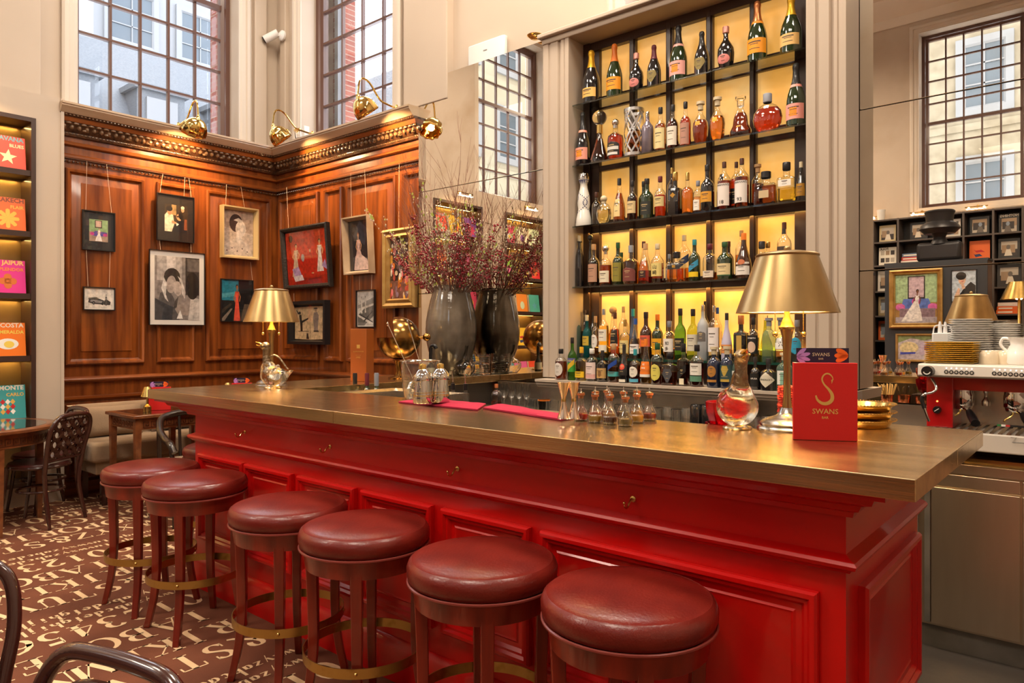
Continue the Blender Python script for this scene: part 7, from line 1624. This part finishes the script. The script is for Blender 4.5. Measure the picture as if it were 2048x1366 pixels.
for px in (1925, 2030):
    x, _, z = aY(px, 795, 3.76)
    g = MB(); g.lathe([(.040, .0), (.043, .004), (.043, .050), (.040, .060), (.040, .075)], 32, c=(x, 3.77, 1.105)); g.lathe([(.034, -.016), (.038, -.004), (.038, .002)], 32, c=(x, 3.77, 1.105)); g.build('group_head', chrome, cm)
    pf_ = empty('portafilter_group', (0, 0, 0)); bpy.data.objects.remove(pf_)
    h = MB(); h.tube([(x+.01, 3.735, 1.095), (x+.035, 3.69, 1.085)], .008, 8); h.build('portafilter_neck', chrome, cm)
    h = MB(); h.tube([(x+.033, 3.695, 1.086), (x+.045, 3.665, 1.072), (x+.070, 3.60, 1.045)], [.012, .0165, .0175], 14); h.build('portafilter_handle', black, cm)
    s_ = MB(); s_.tube(curve_pts([(x-.005, 3.75, 1.088), (x-.012, 3.74, 1.070), (x-.032, 3.735, 1.055), (x-.036, 3.735, 1.045)], 4), .0045, 8); s_.build('spout', brass, cm)
x, _, z = aY(1972, 800, 3.8); m = MB(); m.lathe([(.016, .0), (.017, .02), (.007, .035), (.006, .05), (.012, .065), (.001, .07)], 18, c=(x, 3.80, 1.105)); m.build('water_spout', steel, cm)
P = [aY(1864, 757, 3.60), aY(1873, 775, 3.57), aY(1866, 784, 3.56), aY(1848, 789, 3.55), aY(1844, 800, 3.55), aY(1852, 826, 3.55), aY(1858, 842, 3.56)]
m = MB(); m.tube(curve_pts(P, 6), .0055, 10); wo = m.build('steam_wand', chrome, cm); m = MB(); m.tube(curve_pts(P[3:6], 5)[2:9], .0085, 10); m.build('rubber_sleeve', black, wo)
x, _, z = aY(1873, 820, 3.66); m = MB(); m.lathe([(.017, 0), (.015, .02), (.001, .02)], 20, T=lambda a, b, c: (x+a, 3.679-c, z+b)); do_ = m.build('selector_dial', black, cm)
m = MB(); m.box(x-.010, x+.012, 3.657, 3.6585, z-.0015, z+.0015, T=lambda a, b, c: (x+(a-x)*.8-(c-z)*.6, b, z+(a-x)*.6+(c-z)*.8)); m.build('dial_mark', ink('#f0ece4'), do_)
x, _, z = aY(1873, 803, 3.66); m = MB(); m.lathe([(.0035, 0), (.0035, .003), (.001, .004)], 12, T=lambda a, b, c: (x+a, 3.679-c, z+b)); m.build('indicator_lamp', M('orange_led', (1, .3, .05), .4, emit=(1, .35, .06), es=5), cm)
x, _, z = aY(2020, 852, 3.60); m = MB(); m.box(x-.045, x-.030, 3.5985, 3.601, z-.004, z+.004, 0); m.box(x-.030, x-.015, 3.5985, 3.601, z-.004, z+.004, 1); m.box(x-.015, x, 3.5985, 3.601, z-.004, z+.004, 2); m.box(x, x+.06, 3.5985, 3.601, z-.004, z+.004, 3); m.build('flag_badge', [ink('#2c7a3c'), ink('#eeeae2'), ink('#c22a26'), ink('#1c1a18')], cm, smooth=0)
x, _, z = aY(2045, 882, 3.60); m = MB(); m.tube([(x-.04, 3.597, z+.012), (x-.02, 3.597, z+.012), (x-.035, 3.597, z-.008), (x+.03, 3.597, z-.008), (x+.02, 3.597, z+.010), (x+.05, 3.597, z+.010)], .0009, 4); m.build('line_logo', ink('#3a3632'), cm)
# stacks on the machine
TZ = 1.2955
tx0, tx1 = aY(1846, 700, 3.62)[0], aY(1948, 700, 3.62)[0]; tw = (tx1-tx0)/2; tcx = (tx0+tx1)/2
for i in range(11):
    m = MB(); m.rings(-tw+.002*(i % 3), tw-.002*(i % 2), -.11, .11, [(.010, 0), (.001, .005), (0, .0060), (.006, .0066), (.012, .003)], lambda u, n, z: (u, z, n))
    o = m.build('brass_bill_tray', M('lacquered_brass', (.95, .68, .18), .25, metal=1), loc=(tcx+.0015*math.sin(i*2.3), 3.74, TZ+i*.0088), smooth=0); tag(o, 'thin rectangular brass tray in the tall stack on the coffee machine', 'tray', 'rectangular brass trays on the machine')
pw = M('white_porcelain', (.88, .84, .78), .2, coat=.5)
def saucer(x, y, z, R1, lab, grp, k):
    m = MB(); n = 40; prof = [(.001, .002), (.45, 0), (.50, .002), (.75, .005), (1.0, .013), (1.0, .0145), (.74, .008), (.45, .004), (.001, .004)]
    vs = []
    for r_, z_ in prof:
        for i in range(n): a = 2*PI*i/n; q = R1*r_*(1+.03*math.cos(10*a)*(r_ > .9)); vs.append((q*math.cos(a), q*math.sin(a), z_))
    fs = [(j*n+i, j*n+(i+1) % n, (j+1)*n+(i+1) % n, (j+1)*n+i) for j in range(len(prof)-1) for i in range(n)]
    m.add(vs, fs); o = m.build('saucer', pw, loc=(x, y, z), rot=(0, 0, k*.37)); tag(o, lab, 'plate', grp)
x = aY(1940, 660, 3.94)[0]
for k in range(19): saucer(x, 3.955, TZ+k*.0103, .088, 'scalloped white saucer in the front tall stack on the coffee machine', 'front stack of scalloped saucers', k)
x2_ = aY(1990, 660, 4.06)[0]
for k in range(17): saucer(x2_+.03, 4.09, TZ+k*.0103, .066, 'scalloped white saucer in the smaller rear stack by the cups', 'rear stack of scalloped saucers', k)
def cup_(lab, x, y, s=1.0, mat=None, up=True):
    r = empty('coffee_cup', (x, y, TZ), .3, lab, 'cup')
    m = MB(); pr = [(.001, 0), (.026, 0), (.034, .01), (.038, .03), (.038, .058), (.0355, .058), (.035, .03), (.031, .012), (.001, .006)]
    if not up: pr = [(q, .058-z) for q, z in pr][::-1]
    m.lathe([(q*s, z*s) for q, z in pr], 28, cap=False); m.build('cup_body', mat or pw, r)
    m = MB(); m.tube(curve_pts([(.036*s, 0, .046*s), (.055*s, 0, .045*s), (.056*s, 0, .028*s), (.036*s, 0, .016*s)], 5), .0035*s, 8); m.build('handle', mat or pw, r)
cw = M('cream_porcelain', (.72, .60, .42), .25, coat=.5)
for px, Y, l in ((1978, 3.70, 'cream coffee cup beside the brass tray stack'), (1990, 3.80, 'cream coffee cup tucked behind its twin'), (2012, 3.72, 'cream coffee cup next to the white milk jug')):
    cup_(l, aY(px, 700, Y)[0], Y, 1.0, cw, False)
x = aY(2042, 690, 3.72)[0]; r = empty('milk_jug', (x, 3.72, TZ), 0, 'big white porcelain milk jug at the picture edge on the coffee machine', 'jug')
m = MB(); m.lathe([(.001, 0), (.055, 0), (.060, .01), (.056, .05), (.038, .085), (.040, .10), (.046, .115), (.043, .115), (.036, .10), (.034, .086), (.001, .08)], 36); m.build('jug_body', pw, r)
m = MB(); m.tube(curve_pts([(-.036, 0, .105), (-.062, 0, .112), (-.072, 0, .085), (-.050, 0, .055)], 5), .006, 8); m.build('handle', pw, r)
for i, (px, Y, s) in enumerate(((1880, 3.93, 1), (1900, 4.08, 1))):
    x = aY(px, 680, Y)[0]-.02*i; r = empty('sugar_caddy', (x, Y, TZ), .2, ('square white sugar caddy with wire handle behind the brass trays', 'second white caddy, behind against the saucers')[i], 'caddy')
    m = MB(); m.box(-.033, .033, -.033, .033, 0, .135); m.build('body', M('white_plastic'), r, bevel=.004)
    m = MB(); m.tube(curve_pts([(-.028, 0, .135), (-.022, 0, .165), (0, 0, .172), (.022, 0, .165), (.028, 0, .135)], 5), .003, 6); m.build('handle', M('white_plastic'), r)
    m = MB(); m.lathe([(.010, .135), (.008, .17), (.004, .19), (.001, .19)], 12); m.build('nozzle', M('white_plastic'), r)

# ------------------------------------------------------------------ south side of the room, seen in the mirror
shk = M('charcoal_shelving', (.085, .065, .055), .5); part_m = M('slate_blue_partition', (.035, .038, .045), .5)
sb = empty('bookcase', (0, 0, 0), 0, 'wall of charcoal pigeonhole shelving reflected under the south window', 'bookcase')
T = lambda u, n, z: (u, YO+n, z)
xs = [-5.0, -4.55, -4.10, -3.72, -3.36, -2.99, -2.45, -2.09, -1.71, -1.35, -.95, -.55, -.15]; zs = [.10, .50, .90, 1.30, 1.70, 2.10, 2.52, 2.90, 3.26]
MB().box(xs[0], xs[-1], .002, .02, .10, 3.26, T=T).build('back_board', black, sb, smooth=0)
for x in xs: MB().box(x-.014, x+.014, .0, .32, .0, 3.275, T=T).build('upright', shk, sb, smooth=0)
for z in zs: MB().box(xs[0], xs[-1], .0, .318, z-.012, z+.012, T=T).build('shelf_board', shk, sb, smooth=0)
rs = random.Random(21); palB = ['#d8cfc2', '#2c2a28', '#c9b48a', '#b8b09c', '#3a3634', '#e86a2a', '#d8b23a', '#8a8478', '#1e2024', '#c23a2c', '#efe6d4', '#6a7f9a', '#e9d2c8', '#a8926a']
nmB = ['pale grey', 'black', 'tan', 'stone', 'charcoal', 'orange', 'mustard', 'taupe', 'ink black', 'scarlet', 'ivory', 'slate blue', 'blush', 'khaki']
colw = 'first second third fourth fifth sixth seventh eighth ninth tenth eleventh twelfth'.split()
roww = ['bottom', 'second lowest', 'third lowest', 'fourth', 'fifth', 'third highest', 'second highest', 'top']
for i in range(2, 11):
    for j in range(3, 8):
        x0, x1_ = xs[i], xs[i+1]; z = zs[j]+.0125; h = zs[j+1]-zs[j]-.06; w = x1_-x0-.06
        if rs.random() < .74 or j == 7:
            c = rs.randrange(len(palB)); bw = min(w, h*.82)
            tt = ()
            if i == 4 and j == 6: c = 10; tt = ('FOLK',)
            if i == 8 and j == 7: c = 1; tt = ('NOTHING',)
            mo = ['photo', 'photo', 'grid', 'photo', 'swoosh', 'petals'][rs.randrange(6)]
            book('%s book facing out, %s row, %s column of the south shelving' % (nmB[c], roww[j], colw[i]), (x0+x1_)/2, YO+.20, z, bw, h*.93, palB[c], tt, '#e9dfcc' if sum(lin(palB[c])) < .7 else '#3a2e26', mo, palB[(c+5) % len(palB)], rz=PI, tilt=.06)
        else:
            for k in range(3):
                c = rs.randrange(len(palB)); hh = .055
                o = MB(); o.box(-w/2+.01*k, w/2-.02, -.11, .11, 0, hh, 0); o.box(-w/2+.01*k+.02, w/2-.10, .1105, .112, .016, .036, 1)
                o = o.build('stacked_book', [ink(palB[c], .45), ink('#efe6d4')], loc=((x0+x1_)/2, YO+.16, z+k*(hh+.001)), smooth=0, bevel=.002)
                tag(o, '%s book lying flat, %s of three, %s row, %s column, south shelving' % (nmB[c], ('lowest', 'middle', 'top')[k], roww[j], colw[i]), 'book', 'flat stacked books of the south shelving')
for i, x in enumerate((-4.3, -3.50, -2.71, -1.95, -1.2)):
    picture_light(x, YO+.02, 3.36, PI, 'brass picture light on the south wall, %s from the sofa corner' % ('first', 'second', 'third', 'fourth', 'fifth')[i])
    lamp('picture_light_beam', 'AREA', (x, YO+.17, 3.32), 7, WARMER, size=.25, sy=.05)
def partition(x0, x1_, y0, y1, h, lab):
    r = empty('display_partition', ((x0+x1_)/2, y0, 0), 0, lab, 'partition'); w = (x1_-x0)/2
    MB().box(-w, w, y1-y0-.03, y1-y0, 0, h-.02).build('front_panel', part_m, r, smooth=0)
    MB().box(-w, w, 0, y1-y0-.03, 0, h).build('body', M('partition_body', (.16, .11, .085), .45), r, smooth=0)
    MB().box(-w-.01, w+.01, 0, y1-y0, h-.02, h+.01).build('top_board', part_m, r, smooth=0)
    return r
partition(-2.87, -1.60, -3.35, -3.0, 2.44, 'freestanding slate partition hung with pictures, carrying the dark bust')
partition(-4.60, -3.10, -3.35, -3.0, 2.33, 'second slate partition beyond a gap of bookshelves')
PT = lambda u, n, z: (u, -3.0+n, z)
def pp(lab, x0, x1_, z0, z1, fm, pr, art, **k): picture(lab, 'p', PT, x0, x1_, z0, z1, fm, pr, art, group='pictures on the slate partitions', **k)
gown2 = [R_('#a9c99a', 0, .42, 1, 1), R_('#2a2422', .3, .5, .72, .97), R_('#cdb4c0', .33, .53, .69, .95), P_('#5a78c8', .14, .34, .2, .5, .8, .5, .88, .34, .8, .30, .2, .30), E_('#c84aa0', .5, .44, .10, .08), E_('#d86ab0', .12, .33, .12, .07), E_('#d86ab0', .9, .33, .12, .07), R_('#8f7884', .1, .12, .96, .30), R_('#b8aeb8', 0, 0, 1, .12)]+figure(.5, .04, .66, '#f2ecea', '#7a4a34', '#1a100c', .24, lean=.06)+[P_('#f2ecea', .14, .03, .58, .03, .56, .45, .46, .45)]
pp('large gilt framed photo of a woman in a white gown before a sofa', -2.80, -2.12, 1.50, 2.34, gold, [(0, 0), (0, .05), (.02, .06), (.05, .035), (.06, .045), (.075, .02)], gown2)
bl = [R_('#c4d2e0', 0, 0, 1, 1), P_('#141416', .2, .0, .98, .0, .98, .5, .78, .62, .5, .42, .3, .2), E_('#e2b89c', .42, .70, .15, .17), P_('#e2b89c', .38, .56, .5, .54, .56, .42, .42, .38), E_('#1a1210', .38, .82, .22, .13), P_('#e2b89c', .1, .02, .3, .08, .34, .40, .26, .44, .12, .2), R_('#c23a34', .38, .635, .48, .655)]
pp('framed magazine cover of a dark haired woman in black', -2.02, -1.72, 1.86, 2.30, black, thin, bl)
land = [R_('#c9c0c8', 0, 0, 1, 1), P_('#8a9a68', 0, .7, .3, .9, .6, .8, 1, .95, 1, 1, 0, 1), E_('#e8d8a8', .25, .5, .22, .25), R_('#c8b8d0', .5, .2, .85, .75), R_('#8a4a6a', .6, .4, .72, .6), P_('#4a5ac0', .05, .2, .4, .24, .4, .32, .05, .3)]
pp('wide gilt framed picture of a pale house and garden', -2.72, -2.10, 1.02, 1.42, gold, [(0, 0), (0, .03), (.02, .03), (.03, .015)], land)
pp('small framed picture of blue sky on the slate partition', -2.02, -1.70, 1.30, 1.74, black, [(0, 0), (0, .03), (.02, .03), (.03, .015)], [R_('#9fb4cc', 0, 0, 1, 1), R_('#d8dce0', .1, .5, .9, .9)])
pp('framed photo of a kneeling figure in pale wood on the second partition', -3.75, -3.22, 1.68, 2.18, pale_f, thick, [R_('#e2cbbd', 0, 0, 1, 1), P_('#1c1c20', 0, .5, .3, .55, .7, .9, .3, 1, 0, 1), P_('#c8485a', .2, .05, .5, .05, .6, .4, .4, .5)])
pp('framed photo of a pink crowd on the second partition', -3.78, -3.28, 1.05, 1.60, black, [(0, 0), (0, .04), (.02, .045), (.035, .02)], [R_('#d88a9a', 0, 0, 1, 1)]+[E_(rs.choice(['#f0c8cc', '#a83a50', '#3a2a2a', '#e8a0a8']), rs.random(), rs.random(), .09, .07, n=8) for _ in range(26)])
# bronze bust with hat on the partition
r = empty('bust', (-2.20, -3.17, 2.452), 0, 'dark bronze bust in a broad hat on the slate partition', 'sculpture')
brz = M('dark_bronze', (.030, .028, .030), .35, metal=.4)
m = MB(); m.prism([(-.28, -.11), (.28, -.11), (.28, .10), (-.28, .10)], 0, .27); m.build('shoulders', brz, r, bevel=.05, seg=4)
m = MB(); m.lathe([(.001, .24), (.13, .24), (.09, .30), (.075, .34), (.09, .38), (.115, .44), (.12, .50), (.09, .56), (.001, .58)], 24, sy=1.0); m.build('head', brz, r)
m = MB(); m.lathe([(.10, .40), (.19, .39), (.26, .46), (.235, .52), (.17, .56), (.18, .66), (.195, .70), (.18, .72), (.001, .73)], 30, sy=.9); m.build('hat', brz, r)
# slender brass lamp standing in the room
r = empty('pole_lamp', (-1.20, -2.6, 0), 0, 'tall slender brass pole lamp reflected at the mirror edge', 'lamp')
m = MB(); m.lathe([(.001, 0), (.13, 0), (.13, .02), (.03, .05), (.016, .08), (.014, 1.30), (.05, 1.32), (.05, 1.34), (.018, 1.38), (.016, 1.95), (.001, 1.95)], 24); m.build('pole', brass, r)
m = MB(); m.lathe([(.20, 1.86), (.11, 2.08), (.001, 2.09), (.001, 2.08), (.105, 2.075), (.195, 1.86)], 36, cap=False); m.build('lamp_shade', brass, r)
lamp('pole_lamp_light', 'POINT', (-1.20, -2.6, 1.90), 8, WARMER, rad=.05)
o = MB(); o.lathe([(.001, 0), (.05, 0), (.065, .18), (.001, .18)], 24); o = o.build('ledge_vase', white, loc=(-3.28, YO+.16, 3.2755)); tag(o, 'white ledge vase on top of the south shelving', 'vase')
